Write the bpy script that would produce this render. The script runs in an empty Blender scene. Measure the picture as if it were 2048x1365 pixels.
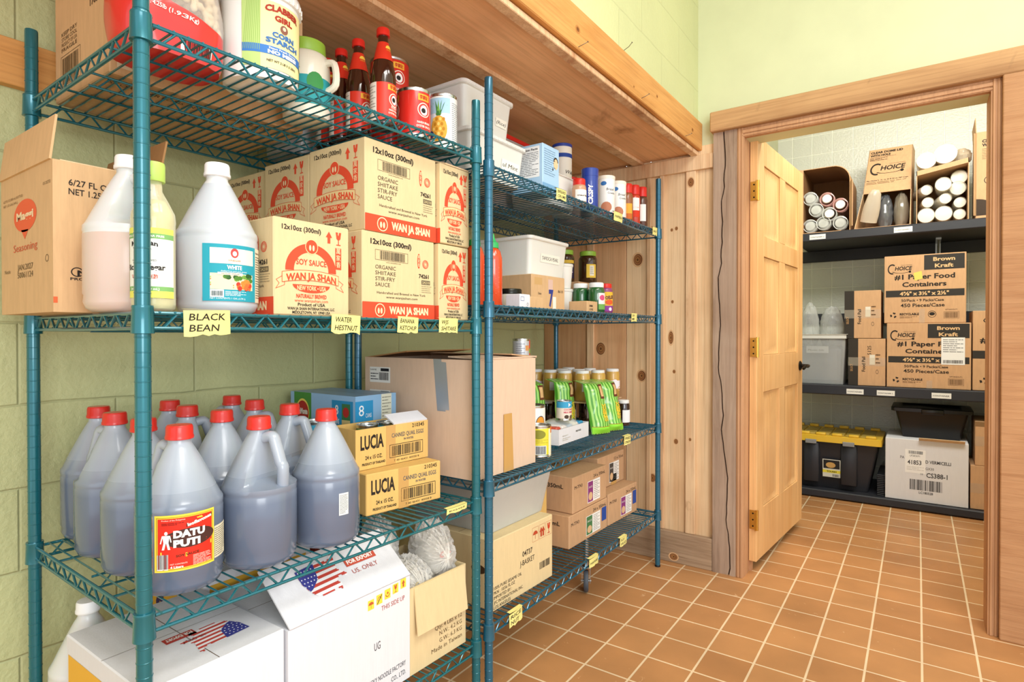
import bpy, math, random
from mathutils import Vector, Matrix, noise
R = random.Random(7)
C = bpy.context.scene.collection
PI = math.pi
# ---------------------------------------------------------------- materials
MATS = {}
def s2l(c):
    return tuple((x/12.92 if x <= .04045 else ((x+.055)/1.055)**2.4) for x in c)
def hexc(h):
    h = h.lstrip('#'); return s2l([int(h[i:i+2], 16)/255 for i in (0, 2, 4)])
def nmat(name):
    m = bpy.data.materials.new(name); m.use_nodes = True
    nt = m.node_tree; return m, nt, nt.nodes['Principled BSDF']
def N(nt, t, **k):
    n = nt.nodes.new(t)
    for a, v in k.items():
        if a in n.inputs: n.inputs[a].default_value = v
        else: setattr(n, a, v)
    return n
def L(nt, a, b): nt.links.new(a, b)
def ramp(nt, stops):
    r = nt.nodes.new('ShaderNodeValToRGB'); e = r.color_ramp.elements
    while len(e) < len(stops): e.new(.5)
    for q, (p, c) in zip(e, stops):
        q.position = p; q.color = (*c, 1)
    return r
def plain(name, col, rough=.5, metal=0, coat=0, var=.0, bump=0, bscale=60, trans=0, alpha=1, ior=1.45, sss=0, spec=.5, emis=0):
    """painted / plastic / paper surface with a faint procedural variation"""
    if name in MATS: return MATS[name]
    m, nt, b = nmat(name)
    c = hexc(col) if isinstance(col, str) else col
    b.inputs['Base Color'].default_value = (*c, 1)
    b.inputs['Roughness'].default_value = rough
    b.inputs['Metallic'].default_value = metal
    b.inputs['Coat Weight'].default_value = coat
    b.inputs['Coat Roughness'].default_value = .08
    b.inputs['Transmission Weight'].default_value = trans
    b.inputs['IOR'].default_value = ior
    b.inputs['Alpha'].default_value = alpha
    b.inputs['Specular IOR Level'].default_value = spec
    if sss:
        b.inputs['Subsurface Weight'].default_value = sss; b.inputs['Subsurface Scale'].default_value = .02
    if emis:
        b.inputs['Emission Color'].default_value = (*c, 1); b.inputs['Emission Strength'].default_value = emis
    if var or bump:
        tc = N(nt, 'ShaderNodeTexCoord')
        nz = N(nt, 'ShaderNodeTexNoise', Scale=bscale, Detail=4.0)
        L(nt, tc.outputs['Object'], nz.inputs['Vector'])
        if var:
            n2 = N(nt, 'ShaderNodeTexNoise', Scale=6.0, Detail=5.0)
            L(nt, tc.outputs['Object'], n2.inputs['Vector'])
            r = ramp(nt, [(.3, tuple(x*(1-var) for x in c)), (.7, tuple(min(1, x*(1+var)) for x in c))])
            L(nt, n2.outputs['Fac'], r.inputs['Fac']); L(nt, r.outputs['Color'], b.inputs['Base Color'])
        if bump:
            bp = N(nt, 'ShaderNodeBump', Strength=bump, Distance=.002)
            L(nt, nz.outputs['Fac'], bp.inputs['Height']); L(nt, bp.outputs['Normal'], b.inputs['Normal'])
    MATS[name] = m; return m
def ink(col):
    return plain('ink_'+col.strip('#'), col, rough=.6, spec=.3)
def kraft(name, col, var=.07):
    """corrugated board: fine vertical flutes, blotchy fibre"""
    if name in MATS: return MATS[name]
    m, nt, b = nmat(name); c = hexc(col)
    tc = N(nt, 'ShaderNodeTexCoord')
    mp = N(nt, 'ShaderNodeMapping'); mp.inputs['Scale'].default_value = (14, 14, 2.5)
    L(nt, tc.outputs['Object'], mp.inputs['Vector'])
    n1 = N(nt, 'ShaderNodeTexNoise', Scale=5.0, Detail=6.0, Roughness=.65)
    L(nt, mp.outputs['Vector'], n1.inputs['Vector'])
    r = ramp(nt, [(.25, tuple(x*(1-var*1.6) for x in c)), (.55, c), (.8, tuple(min(1, x*(1+var)) for x in c))])
    L(nt, n1.outputs['Fac'], r.inputs['Fac']); L(nt, r.outputs['Color'], b.inputs['Base Color'])
    mp2 = N(nt, 'ShaderNodeMapping'); mp2.inputs['Scale'].default_value = (260, 260, 3)
    L(nt, tc.outputs['Object'], mp2.inputs['Vector'])
    n2 = N(nt, 'ShaderNodeTexNoise', Scale=1.0, Detail=2.0)
    L(nt, mp2.outputs['Vector'], n2.inputs['Vector'])
    bp = N(nt, 'ShaderNodeBump', Strength=.25, Distance=.0015)
    L(nt, n2.outputs['Fac'], bp.inputs['Height']); L(nt, bp.outputs['Normal'], b.inputs['Normal'])
    b.inputs['Roughness'].default_value = .75; b.inputs['Specular IOR Level'].default_value = .3
    MATS[name] = m; return m
def wood(name, light, dark, grain=(3, 3, .5), rough=.6, knots=0.0, stain=None, knot_col='#5a3216', bump=.25, sc=1.0, contrast=1.0, seed=0):
    """sawn timber: grain lines stretched along the low-scale axis, optional knots and stains"""
    if name in MATS: return MATS[name]
    m, nt, b = nmat(name); cl, cd = hexc(light), hexc(dark)
    tc = N(nt, 'ShaderNodeTexCoord')
    mp = N(nt, 'ShaderNodeMapping'); mp.inputs['Scale'].default_value = [g*sc for g in grain]
    mp.inputs['Location'].default_value = (seed, seed*1.7, seed*.6)
    L(nt, tc.outputs['Object'], mp.inputs['Vector'])
    warp = N(nt, 'ShaderNodeTexNoise', Scale=1.1, Detail=2.0)
    L(nt, mp.outputs['Vector'], warp.inputs['Vector'])
    add = N(nt, 'ShaderNodeVectorMath', operation='MULTIPLY_ADD')
    L(nt, warp.outputs['Color'], add.inputs[0]); add.inputs[1].default_value = (.9, .9, .9); L(nt, mp.outputs['Vector'], add.inputs[2])
    n1 = N(nt, 'ShaderNodeTexNoise', Scale=6.0, Detail=8.0, Roughness=.62)
    L(nt, add.outputs[0], n1.inputs['Vector'])
    n2 = N(nt, 'ShaderNodeTexNoise', Scale=1.6, Detail=3.0)
    L(nt, add.outputs[0], n2.inputs['Vector'])
    mx = N(nt, 'ShaderNodeMath', operation='ADD'); L(nt, n1.outputs['Fac'], mx.inputs[0]); L(nt, n2.outputs['Fac'], mx.inputs[1])
    h = N(nt, 'ShaderNodeMath', operation='MULTIPLY'); L(nt, mx.outputs[0], h.inputs[0]); h.inputs[1].default_value = .5
    w = .17/contrast
    r = ramp(nt, [(.5-w, cd), (.5, tuple((x*.65+y*.35) for x, y in zip(cl, cd))), (.5+w, cl)])
    L(nt, h.outputs[0], r.inputs['Fac'])
    fg = N(nt, 'ShaderNodeMapping'); fg.inputs['Scale'].default_value = [g*sc*(9 if g > 1 else 1.6) for g in grain]; L(nt, tc.outputs['Object'], fg.inputs['Vector'])
    fn_ = N(nt, 'ShaderNodeTexNoise', Scale=3.0, Detail=5.0, Roughness=.7, Distortion=.25); L(nt, fg.outputs['Vector'], fn_.inputs['Vector'])
    fr = ramp(nt, [(.3, (.74, .70, .66)), (.52, (1, 1, 1)), (.8, (1.06, 1.05, 1.03))]); L(nt, fn_.outputs['Fac'], fr.inputs['Fac'])
    lo = N(nt, 'ShaderNodeTexNoise', Scale=2.2, Detail=3.0, Distortion=.8); L(nt, tc.outputs['Object'], lo.inputs['Vector'])
    lr = ramp(nt, [(.35, (.86, .80, .76)), (.65, (1.04, 1.03, 1.02))]); L(nt, lo.outputs['Fac'], lr.inputs['Fac'])
    m1 = N(nt, 'ShaderNodeMix', data_type='RGBA', blend_type='MULTIPLY'); m1.inputs['Factor'].default_value = .8; L(nt, r.outputs['Color'], m1.inputs[6]); L(nt, fr.outputs['Color'], m1.inputs[7])
    m2 = N(nt, 'ShaderNodeMix', data_type='RGBA', blend_type='MULTIPLY'); m2.inputs['Factor'].default_value = .8; L(nt, m1.outputs[2], m2.inputs[6]); L(nt, lr.outputs['Color'], m2.inputs[7])
    col = m2.outputs[2]
    if knots:
        mk = N(nt, 'ShaderNodeMapping'); mk.inputs['Scale'].default_value = [knots*(1.0 if g > 1 else .55) for g in grain]
        mk.inputs['Location'].default_value = (seed*2.3+.3, seed+.4, seed*.9)
        L(nt, tc.outputs['Object'], mk.inputs['Vector'])
        v = N(nt, 'ShaderNodeTexVoronoi', Scale=1.0); L(nt, mk.outputs['Vector'], v.inputs['Vector'])
        kr = ramp(nt, [(0, (1, 1, 1)), (.075, (.75, .75, .75)), (.11, (.25, .25, .25)), (.2, (0, 0, 0))])
        L(nt, v.outputs['Distance'], kr.inputs['Fac'])
        mk2 = N(nt, 'ShaderNodeMix', data_type='RGBA'); L(nt, kr.outputs['Color'], mk2.inputs['Factor'])
        L(nt, col, mk2.inputs[6]); mk2.inputs[7].default_value = (*hexc(knot_col), 1); col = mk2.outputs[2]
    if stain:
        n3 = N(nt, 'ShaderNodeTexNoise', Scale=stain[1], Detail=6.0, Roughness=.6, Distortion=.6)
        L(nt, tc.outputs['Object'], n3.inputs['Vector'])
        sr = ramp(nt, [(stain[2], (0, 0, 0)), (stain[2]+.07, (.75, .75, .75)), (stain[2]+.12, (.4, .4, .4))])
        L(nt, n3.outputs['Fac'], sr.inputs['Fac'])
        ms = N(nt, 'ShaderNodeMix', data_type='RGBA'); L(nt, sr.outputs['Color'], ms.inputs['Factor'])
        L(nt, col, ms.inputs[6]); ms.inputs[7].default_value = (*hexc(stain[0]), 1); col = ms.outputs[2]
    L(nt, col, b.inputs['Base Color'])
    bp = N(nt, 'ShaderNodeBump', Strength=bump, Distance=.003)
    L(nt, n1.outputs['Fac'], bp.inputs['Height']); L(nt, bp.outputs['Normal'], b.inputs['Normal'])
    b.inputs['Roughness'].default_value = rough; b.inputs['Specular IOR Level'].default_value = .35
    MATS[name] = m; return m
def clearmat(name, col, alpha, rough=.15, tint=.9):
    """thin clear plastic or glass: mostly see-through, with a glossy surface"""
    if name in MATS: return MATS[name]
    m, nt, b = nmat(name); c = hexc(col) if isinstance(col, str) else col
    b.inputs['Base Color'].default_value = (*c, 1); b.inputs['Roughness'].default_value = rough
    tr = N(nt, 'ShaderNodeBsdfTransparent'); tr.inputs[0].default_value = (*[tint+(1-tint)*x for x in c], 1)
    lw = N(nt, 'ShaderNodeLayerWeight', Blend=.35)
    mth = N(nt, 'ShaderNodeMath', operation='MULTIPLY_ADD'); L(nt, lw.outputs['Facing'], mth.inputs[0]); mth.inputs[1].default_value = .6; mth.inputs[2].default_value = alpha
    mth.use_clamp = True
    tc = N(nt, 'ShaderNodeTexCoord'); nz = N(nt, 'ShaderNodeTexNoise', Scale=25.0, Detail=3.0)
    L(nt, tc.outputs['Object'], nz.inputs['Vector'])
    bp = N(nt, 'ShaderNodeBump', Strength=.3, Distance=.004)
    L(nt, nz.outputs['Fac'], bp.inputs['Height']); L(nt, bp.outputs['Normal'], b.inputs['Normal'])
    mx = N(nt, 'ShaderNodeMixShader'); L(nt, mth.outputs[0], mx.inputs[0]); L(nt, tr.outputs[0], mx.inputs[1]); L(nt, b.outputs[0], mx.inputs[2])
    L(nt, mx.outputs[0], nt.nodes['Material Output'].inputs['Surface'])
    MATS[name] = m; return m
# ---------------------------------------------------------------- mesh builder
def fillmat(name, lo, hi, z0, z1, rough=.26, coat=.4, sss=0.0):
    """translucent jug wall: the liquid inside tints it up to the fill level, object z0..z1"""
    if name in MATS: return MATS[name]
    m, nt, b = nmat(name); tc = N(nt, 'ShaderNodeTexCoord'); sx = N(nt, 'ShaderNodeSeparateXYZ'); L(nt, tc.outputs['Object'], sx.inputs[0])
    mr = N(nt, 'ShaderNodeMapRange'); mr.inputs['From Min'].default_value = z0; mr.inputs['From Max'].default_value = z1; L(nt, sx.outputs['Z'], mr.inputs['Value'])
    r = ramp(nt, [(0, hexc(lo)), (1, hexc(hi))]); L(nt, mr.outputs[0], r.inputs['Fac']); L(nt, r.outputs['Color'], b.inputs['Base Color'])
    b.inputs['Roughness'].default_value = rough; b.inputs['Coat Weight'].default_value = coat; b.inputs['Coat Roughness'].default_value = .12
    if sss: b.inputs['Subsurface Weight'].default_value = sss; b.inputs['Subsurface Scale'].default_value = .02
    MATS[name] = m; return m
class MB:
    def __init__(s): s.v = []; s.f = []; s.m = []; s.mats = []
    def mi(s, mat):
        if mat not in s.mats: s.mats.append(mat)
        return s.mats.index(mat)
    def add(s, vs, fs, mat, M=None):
        o = len(s.v)
        if M is not None: vs = [tuple(M @ Vector(v)) for v in vs]
        s.v += [tuple(v) for v in vs]
        i = s.mi(mat)
        for f in fs:
            s.f.append([o+k for k in f]); s.m.append(i)
    def box(s, x0, y0, z0, x1, y1, z1, mat, ch=0, M=None):
        if ch <= 0:
            v = [(x, y, z) for x in (x0, x1) for y in (y0, y1) for z in (z0, z1)]
            f = [(0, 1, 3, 2), (4, 6, 7, 5), (0, 4, 5, 1), (2, 3, 7, 6), (0, 2, 6, 4), (1, 5, 7, 3)]
            s.add(v, f, mat, M); return
        v = []; idx = {}
        X, Y, Z = (x0, x1), (y0, y1), (z0, z1)
        for i in (0, 1):
            for j in (0, 1):
                for k in (0, 1):
                    sx, sy, sz = (1-2*i)*ch, (1-2*j)*ch, (1-2*k)*ch
                    for a in range(3):
                        p = [X[i]+(0 if a == 0 else sx), Y[j]+(0 if a == 1 else sy), Z[k]+(0 if a == 2 else sz)]
                        idx[(i, j, k, a)] = len(v); v.append(p)
        f = []
        for i in (0, 1): f.append([idx[(i, j, k, 0)] for j, k in ((0, 0), (1, 0), (1, 1), (0, 1))][::(1 if i else -1)])
        for j in (0, 1): f.append([idx[(i, j, k, 1)] for i, k in ((0, 0), (1, 0), (1, 1), (0, 1))][::(-1 if j else 1)])
        for k in (0, 1): f.append([idx[(i, j, k, 2)] for i, j in ((0, 0), (1, 0), (1, 1), (0, 1))][::(1 if k else -1)])
        for j in (0, 1):
            for k in (0, 1):
                q = [idx[(0, j, k, 1)], idx[(1, j, k, 1)], idx[(1, j, k, 2)], idx[(0, j, k, 2)]]; f.append(q if j != k else q[::-1])
        for i in (0, 1):
            for k in (0, 1):
                q = [idx[(i, 0, k, 0)], idx[(i, 1, k, 0)], idx[(i, 1, k, 2)], idx[(i, 0, k, 2)]]; f.append(q if i == k else q[::-1])
        for i in (0, 1):
            for j in (0, 1):
                q = [idx[(i, j, 0, 0)], idx[(i, j, 1, 0)], idx[(i, j, 1, 1)], idx[(i, j, 0, 1)]]; f.append(q if i != j else q[::-1])
        for i in (0, 1):
            for j in (0, 1):
                for k in (0, 1):
                    q = [idx[(i, j, k, a)] for a in range(3)]; f.append(q if (i+j+k) % 2 == 0 else q[::-1])
        s.add(v, f, mat, M)
    def lathe(s, prof, mat, n=32, cx=0, cy=0, z0=0, M=None, caps=True, mats=None, rf=None):
        """prof: [(r,z)...]; mats: list of (zmin, material) picked per band"""
        v = []
        for r, z in prof:
            for k in range(n):
                a = 2*PI*k/n; rr = rf(r, z, a) if rf else r
                v.append((cx+rr*math.cos(a), cy+rr*math.sin(a), z0+z))
        o = len(s.v)
        if M is not None: v = [tuple(M @ Vector(q)) for q in v]
        s.v += v
        for i in range(len(prof)-1):
            mm = mat
            if mats:
                zc = (prof[i][1]+prof[i+1][1])/2
                for zm, mt in mats:
                    if zc >= zm: mm = mt
            t = s.mi(mm)
            for k in range(n):
                k2 = (k+1) % n
                s.f.append([o+i*n+k, o+i*n+k2, o+(i+1)*n+k2, o+(i+1)*n+k]); s.m.append(t)
        if caps:
            s.f.append([o+k for k in range(n)][::-1]); s.m.append(s.mi(mats[0][1] if mats else mat))
            s.f.append([o+(len(prof)-1)*n+k for k in range(n)]); s.m.append(s.mi(mats[-1][1] if mats else mat))
    def tube(s, pts, r, mat, n=8, M=None, closed=False, flat=1.0):
        pts = [Vector(p) for p in pts]; v = []; m = len(pts)
        rr = r if isinstance(r, (list, tuple)) else [r]*m
        ref = None
        for i, p in enumerate(pts):
            a = pts[max(0, i-1)] if not closed else pts[i-1]; b = pts[min(m-1, i+1)] if not closed else pts[(i+1) % m]
            t = (b-a)
            t = t.normalized() if t.length > 1e-9 else Vector((0, 0, 1))
            if ref is None or abs(ref.dot(t)) > .98:
                ref = Vector((0, 0, 1)) if abs(t.z) < .9 else Vector((1, 0, 0))
            u = (ref - t*ref.dot(t)).normalized(); w = t.cross(u); ref = u
            for k in range(n):
                a2 = 2*PI*k/n
                v.append(p+u*rr[i]*math.cos(a2)+w*rr[i]*flat*math.sin(a2))
        f = []
        for i in range(m-1 if not closed else m):
            j = (i+1) % m
            for k in range(n):
                k2 = (k+1) % n; f.append((i*n+k, i*n+k2, j*n+k2, j*n+k))
        if not closed:
            f.append(tuple(range(n))[::-1]); f.append(tuple((m-1)*n+k for k in range(n)))
        s.add(v, f, mat, M)
    def grid(s, fn, nu, nv, mat, M=None, closeu=False):
        v = [fn(i/nu, j/nv) for j in range(nv+1) for i in range(nu+1)]
        f = [(j*(nu+1)+i, j*(nu+1)+i+1, (j+1)*(nu+1)+i+1, (j+1)*(nu+1)+i) for j in range(nv) for i in range(nu)]
        s.add(v, f, mat, M)
    def mesh(s, name, ang=38):
        me = bpy.data.meshes.new(name)
        me.from_pydata(s.v, [], s.f)
        for m in s.mats: me.materials.append(m)
        me.polygons.foreach_set('material_index', s.m)
        me.polygons.foreach_set('use_smooth', [True]*len(s.f))
        me.set_sharp_from_angle(angle=math.radians(ang))
        me.update(); return me
    def build(s, name, parent=None, loc=None, rotz=0, rot=None, ang=38):
        o = bpy.data.objects.new(name, s.mesh(name, ang)); C.objects.link(o)
        if parent is not None: o.parent = parent
        if loc is not None: o.location = loc
        if rotz: o.rotation_euler = (0, 0, rotz)
        if rot: o.rotation_euler = rot
        return o
def tag(o, label, cat, group=None):
    o['label'] = label; o['category'] = cat
    if group: o['group'] = group
    return o
def struct(o): o['kind'] = 'structure'; return o
def thing(name, label, cat, loc=(0, 0, 0), rotz=0, group=None, rot=None):
    o = bpy.data.objects.new(name, None); C.objects.link(o)
    o.empty_display_size = .05; o.location = loc
    o.rotation_euler = rot if rot else (0, 0, rotz)
    return tag(o, label, cat, group)
def dup(root, loc, rotz=None, label=None, group=None):
    r = root.copy(); C.objects.link(r); r.location = loc
    if rotz is not None: r.rotation_euler = (0, 0, rotz)
    if label: r['label'] = label
    if group: r['group'] = group
    for ch in list(root.children):
        c = ch.copy(); C.objects.link(c); c.parent = r
        for g in list(ch.children):
            d = g.copy(); C.objects.link(d); d.parent = c
    return r
# ---------------------------------------------------------------- lettering
TS = bpy.data.scenes.new('lettering')
TC = {}
def text_geo(t, bold=0.0, sp=1.0):
    k = (t, bold, sp)
    if k in TC: return TC[k]
    cu = bpy.data.curves.new('t', 'FONT'); cu.body = t; cu.size = 1; cu.resolution_u = 2
    cu.offset = bold; cu.space_character = sp; cu.fill_mode = 'BOTH'
    o = bpy.data.objects.new('t', cu); TS.collection.objects.link(o)
    with bpy.context.temp_override(scene=TS, view_layer=TS.view_layers[0]):
        dg = bpy.context.evaluated_depsgraph_get(); dg.update()
        me = bpy.data.meshes.new_from_object(o.evaluated_get(dg))
    vs = [(v.co.x/.72, v.co.y/.72) for v in me.vertices]; fs = []
    for p in me.polygons: fs.append(tuple(p.vertices))
    bpy.data.objects.remove(o); bpy.data.curves.remove(cu); bpy.data.meshes.remove(me)
    if vs:
        x0 = min(v[0] for v in vs); x1 = max(v[0] for v in vs)
        vs = [(v[0]-x0, v[1]) for v in vs]; w = x1-x0
    else: w = .1
    TC[k] = (vs, fs, w); return TC[k]
class Cv:
    """a printed face: fn(u, v, off) -> 3D point; everything is drawn in metres from the lower-left corner"""
    def __init__(s, mb, fn, w, h, r=None):
        s.mb = mb; s.fn = fn; s.w = w; s.h = h; s.r = r
    def off(s, lay): return .0004+.00035*lay
    def sub(s, u0, v0, w, h, ang=0):
        ca, sa = math.cos(ang), math.sin(ang); f = s.fn
        return Cv(s.mb, lambda u, v, o: f(u0+u*ca-v*sa, v0+u*sa+v*ca, o), w, h, s.r)
    def rect(s, u0, v0, u1, v1, col, lay=0):
        mat = ink(col) if isinstance(col, str) else col
        n = max(1, int(math.ceil(abs(u1-u0)/(s.r*.16)))) if s.r else 1
        vs = []
        for i in range(n+1):
            u = u0+(u1-u0)*i/n
            vs += [s.fn(u, v0, s.off(lay)), s.fn(u, v1, s.off(lay))]
        s.mb.add(vs, [(2*i, 2*i+2, 2*i+3, 2*i+1) for i in range(n)], mat)
    def poly(s, pts, col, lay=0):
        s.mb.add([s.fn(u, v, s.off(lay)) for u, v in pts], [tuple(range(len(pts)))], ink(col) if isinstance(col, str) else col)
    def ell(s, cx, cy, rx, ry, col, lay=0, n=24, ri=0, a0=0, a1=2*PI):
        """ellipse, ring (ri = inner fraction) or arc"""
        mat = ink(col) if isinstance(col, str) else col
        rings = 3 if s.r and ri == 0 else 1
        vs = []; fs = []
        for q in range(rings+1):
            k = ri+(1-ri)*q/rings
            for i in range(n+1):
                a = a0+(a1-a0)*i/n
                vs.append(s.fn(cx+rx*k*math.cos(a), cy+ry*k*math.sin(a), s.off(lay)))
        for q in range(rings):
            for i in range(n):
                a = q*(n+1)+i; fs.append((a, a+n+1, a+n+2, a+1))
        s.mb.add(vs, fs, mat)
    def line(s, pts, w, col, lay=0):
        for (a, b), (c, d) in zip(pts, pts[1:]):
            l = math.hypot(c-a, d-b) or 1; nx, ny = -(d-b)/l*w/2, (c-a)/l*w/2
            ex, ey = (c-a)/l*w*.3, (d-b)/l*w*.3
            s.poly([(a-nx-ex, b-ny-ey), (c-nx+ex, d-ny+ey), (c+nx+ex, d+ny+ey), (a+nx-ex, b+ny-ey)], col, lay)
    def frame(s, u0, v0, u1, v1, t, col, lay=0):
        s.rect(u0, v0, u1, v0+t, col, lay); s.rect(u0, v1-t, u1, v1, col, lay)
        s.rect(u0, v0+t, u0+t, v1-t, col, lay); s.rect(u1-t, v0+t, u1, v1-t, col, lay)
    def text(s, t, u, v, h, col='#2a2522', w=None, al='l', bold=0.0, lay=1, ang=0, sp=1.0, arc=0, slant=0):
        vs, fs, tw = text_geo(t, bold, sp)
        kx = h if w is None else w/tw
        W = tw*kx
        ox = {'l': 0, 'c': -W/2, 'r': -W}[al]
        ca, sa = math.cos(ang), math.sin(ang); P = []
        for x, y in vs:
            a, b = ox+x*kx+y*h*slant, y*h
            if arc:
                q = (a-ox-W/2)/(W/2); b += arc*(1-q*q)
            P.append(s.fn(u+a*ca-b*sa, v+a*sa+b*ca, s.off(lay)))
        s.mb.add(P, fs, ink(col) if isinstance(col, str) else col)
    def lines(s, u0, v0, u1, v1, n, col='#3a3836', fill=.45, lay=1, seed=1):
        """fine print too small to read: broken rules of ink"""
        r = random.Random(seed); dh = (v1-v0)/n
        for i in range(n):
            y = v1-(i+.5)*dh; x = u0
            end = u1-(u1-u0)*r.choice([0, 0, .1, .3])
            while x < end-1e-6:
                e = min(end, x+(u1-u0)*r.uniform(.1, .35)); s.rect(x, y-dh*fill/2, e, y+dh*fill/2, col, lay); x = e+(u1-u0)*.03
    def barcode(s, u0, v0, u1, v1, col='#2a2522', lay=1, seed=1, n=26, bg=None):
        r = random.Random(seed)
        if bg: s.rect(u0-.002, v0-.002, u1+.002, v1+.002, bg, lay-1)
        x = 0; ws = []
        for i in range(n): ws.append((r.choice([1, 1, 2, 3]), r.choice([1, 1, 2])))
        T = sum(a+b for a, b in ws)
        for a, b in ws:
            s.rect(u0+(u1-u0)*x/T, v0, u0+(u1-u0)*(x+a)/T, v1, col, lay); x += a+b
def face(mb, which, sx, sy, sz, x0=0, y0=0, z0=0):
    """canvas on a box's side: e = +x, s = -y, t = top, w = -x"""
    if which == 'e': return Cv(mb, lambda u, v, o: (x0+sx+o, y0+u, z0+v), sy, sz)
    if which == 's': return Cv(mb, lambda u, v, o: (x0+u, y0-o, z0+v), sx, sz)
    if which == 't': return Cv(mb, lambda u, v, o: (x0+sx-v, y0+u, z0+sz+o), sy, sx)
    if which == 'b': return Cv(mb, lambda u, v, o: (x0+sx-v, y0+sy-u, z0-o), sy, sx)
    if which == 'ts': return Cv(mb, lambda u, v, o: (x0+u, y0+v, z0+sz+o), sx, sy)
def wrap(mb, r, a0, h=1, cx=0, cy=0, z0=0, r1=None, zh=1):
    """canvas wrapped round an upright cylinder (or cone r -> r1 over height zh); u = 0 faces angle a0"""
    def fn(u, v, o):
        rr = r+o if r1 is None else r+(r1-r)*v/zh+o
        a = a0+u/r; return (cx+rr*math.cos(a), cy+rr*math.sin(a), z0+v)
    return Cv(mb, fn, 2*PI*r, h, r)
# ---------------------------------------------------------------- room
def tile_floor():
    m, nt, b = nmat('quarry_tile')
    tc = N(nt, 'ShaderNodeTexCoord'); mp = N(nt, 'ShaderNodeMapping'); mp.inputs['Rotation'].default_value = (0, 0, -.009)
    mp.inputs['Location'].default_value = (-.623, -2.785, 0)
    L(nt, tc.outputs['Object'], mp.inputs['Vector'])
    br = N(nt, 'ShaderNodeTexBrick', offset=0.0, squash=1.0)
    br.inputs['Scale'].default_value = 1; br.inputs['Brick Width'].default_value = .159; br.inputs['Row Height'].default_value = .1676
    br.inputs['Mortar Size'].default_value = .0038; br.inputs['Mortar Smooth'].default_value = .1; br.inputs['Bias'].default_value = -.2
    br.inputs['Color1'].default_value = (*hexc('#bf8b5a'), 1); br.inputs['Color2'].default_value = (*hexc('#b07c4e'), 1)
    br.inputs['Mortar'].default_value = (*hexc('#ead2ae'), 1)
    L(nt, mp.outputs['Vector'], br.inputs['Vector'])
    nz = N(nt, 'ShaderNodeTexNoise', Scale=3.2, Detail=5.0); L(nt, tc.outputs['Object'], nz.inputs['Vector'])
    r = ramp(nt, [(.3, (.82, .82, .82)), (.7, (1.12, 1.1, 1.08))])
    L(nt, nz.outputs['Fac'], r.inputs['Fac'])
    mx = N(nt, 'ShaderNodeMix', data_type='RGBA', blend_type='MULTIPLY'); mx.inputs['Factor'].default_value = 1
    L(nt, br.outputs['Color'], mx.inputs[6]); L(nt, r.outputs['Color'], mx.inputs[7])
    # paint flecks and chips
    n3 = N(nt, 'ShaderNodeTexNoise', Scale=38.0, Detail=2.0, Distortion=1.2); L(nt, tc.outputs['Object'], n3.inputs['Vector'])
    r3 = ramp(nt, [(.72, (0, 0, 0)), (.76, (.6, .6, .6))]); L(nt, n3.outputs['Fac'], r3.inputs['Fac'])
    m3 = N(nt, 'ShaderNodeMix', data_type='RGBA'); L(nt, r3.outputs['Color'], m3.inputs['Factor']); L(nt, mx.outputs[2], m3.inputs[6]); m3.inputs[7].default_value = (*hexc('#dcb48c'), 1)
    L(nt, m3.outputs[2], b.inputs['Base Color'])
    inv = N(nt, 'ShaderNodeMath', operation='MULTIPLY_ADD'); L(nt, br.outputs['Fac'], inv.inputs[0]); inv.inputs[1].default_value = -1; inv.inputs[2].default_value = 1
    bp = N(nt, 'ShaderNodeBump', Strength=.5, Distance=.003); L(nt, inv.outputs[0], bp.inputs['Height'])
    L(nt, bp.outputs['Normal'], b.inputs['Normal'])
    b.inputs['Roughness'].default_value = .42; b.inputs['Specular IOR Level'].default_value = .4
    return m
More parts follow.
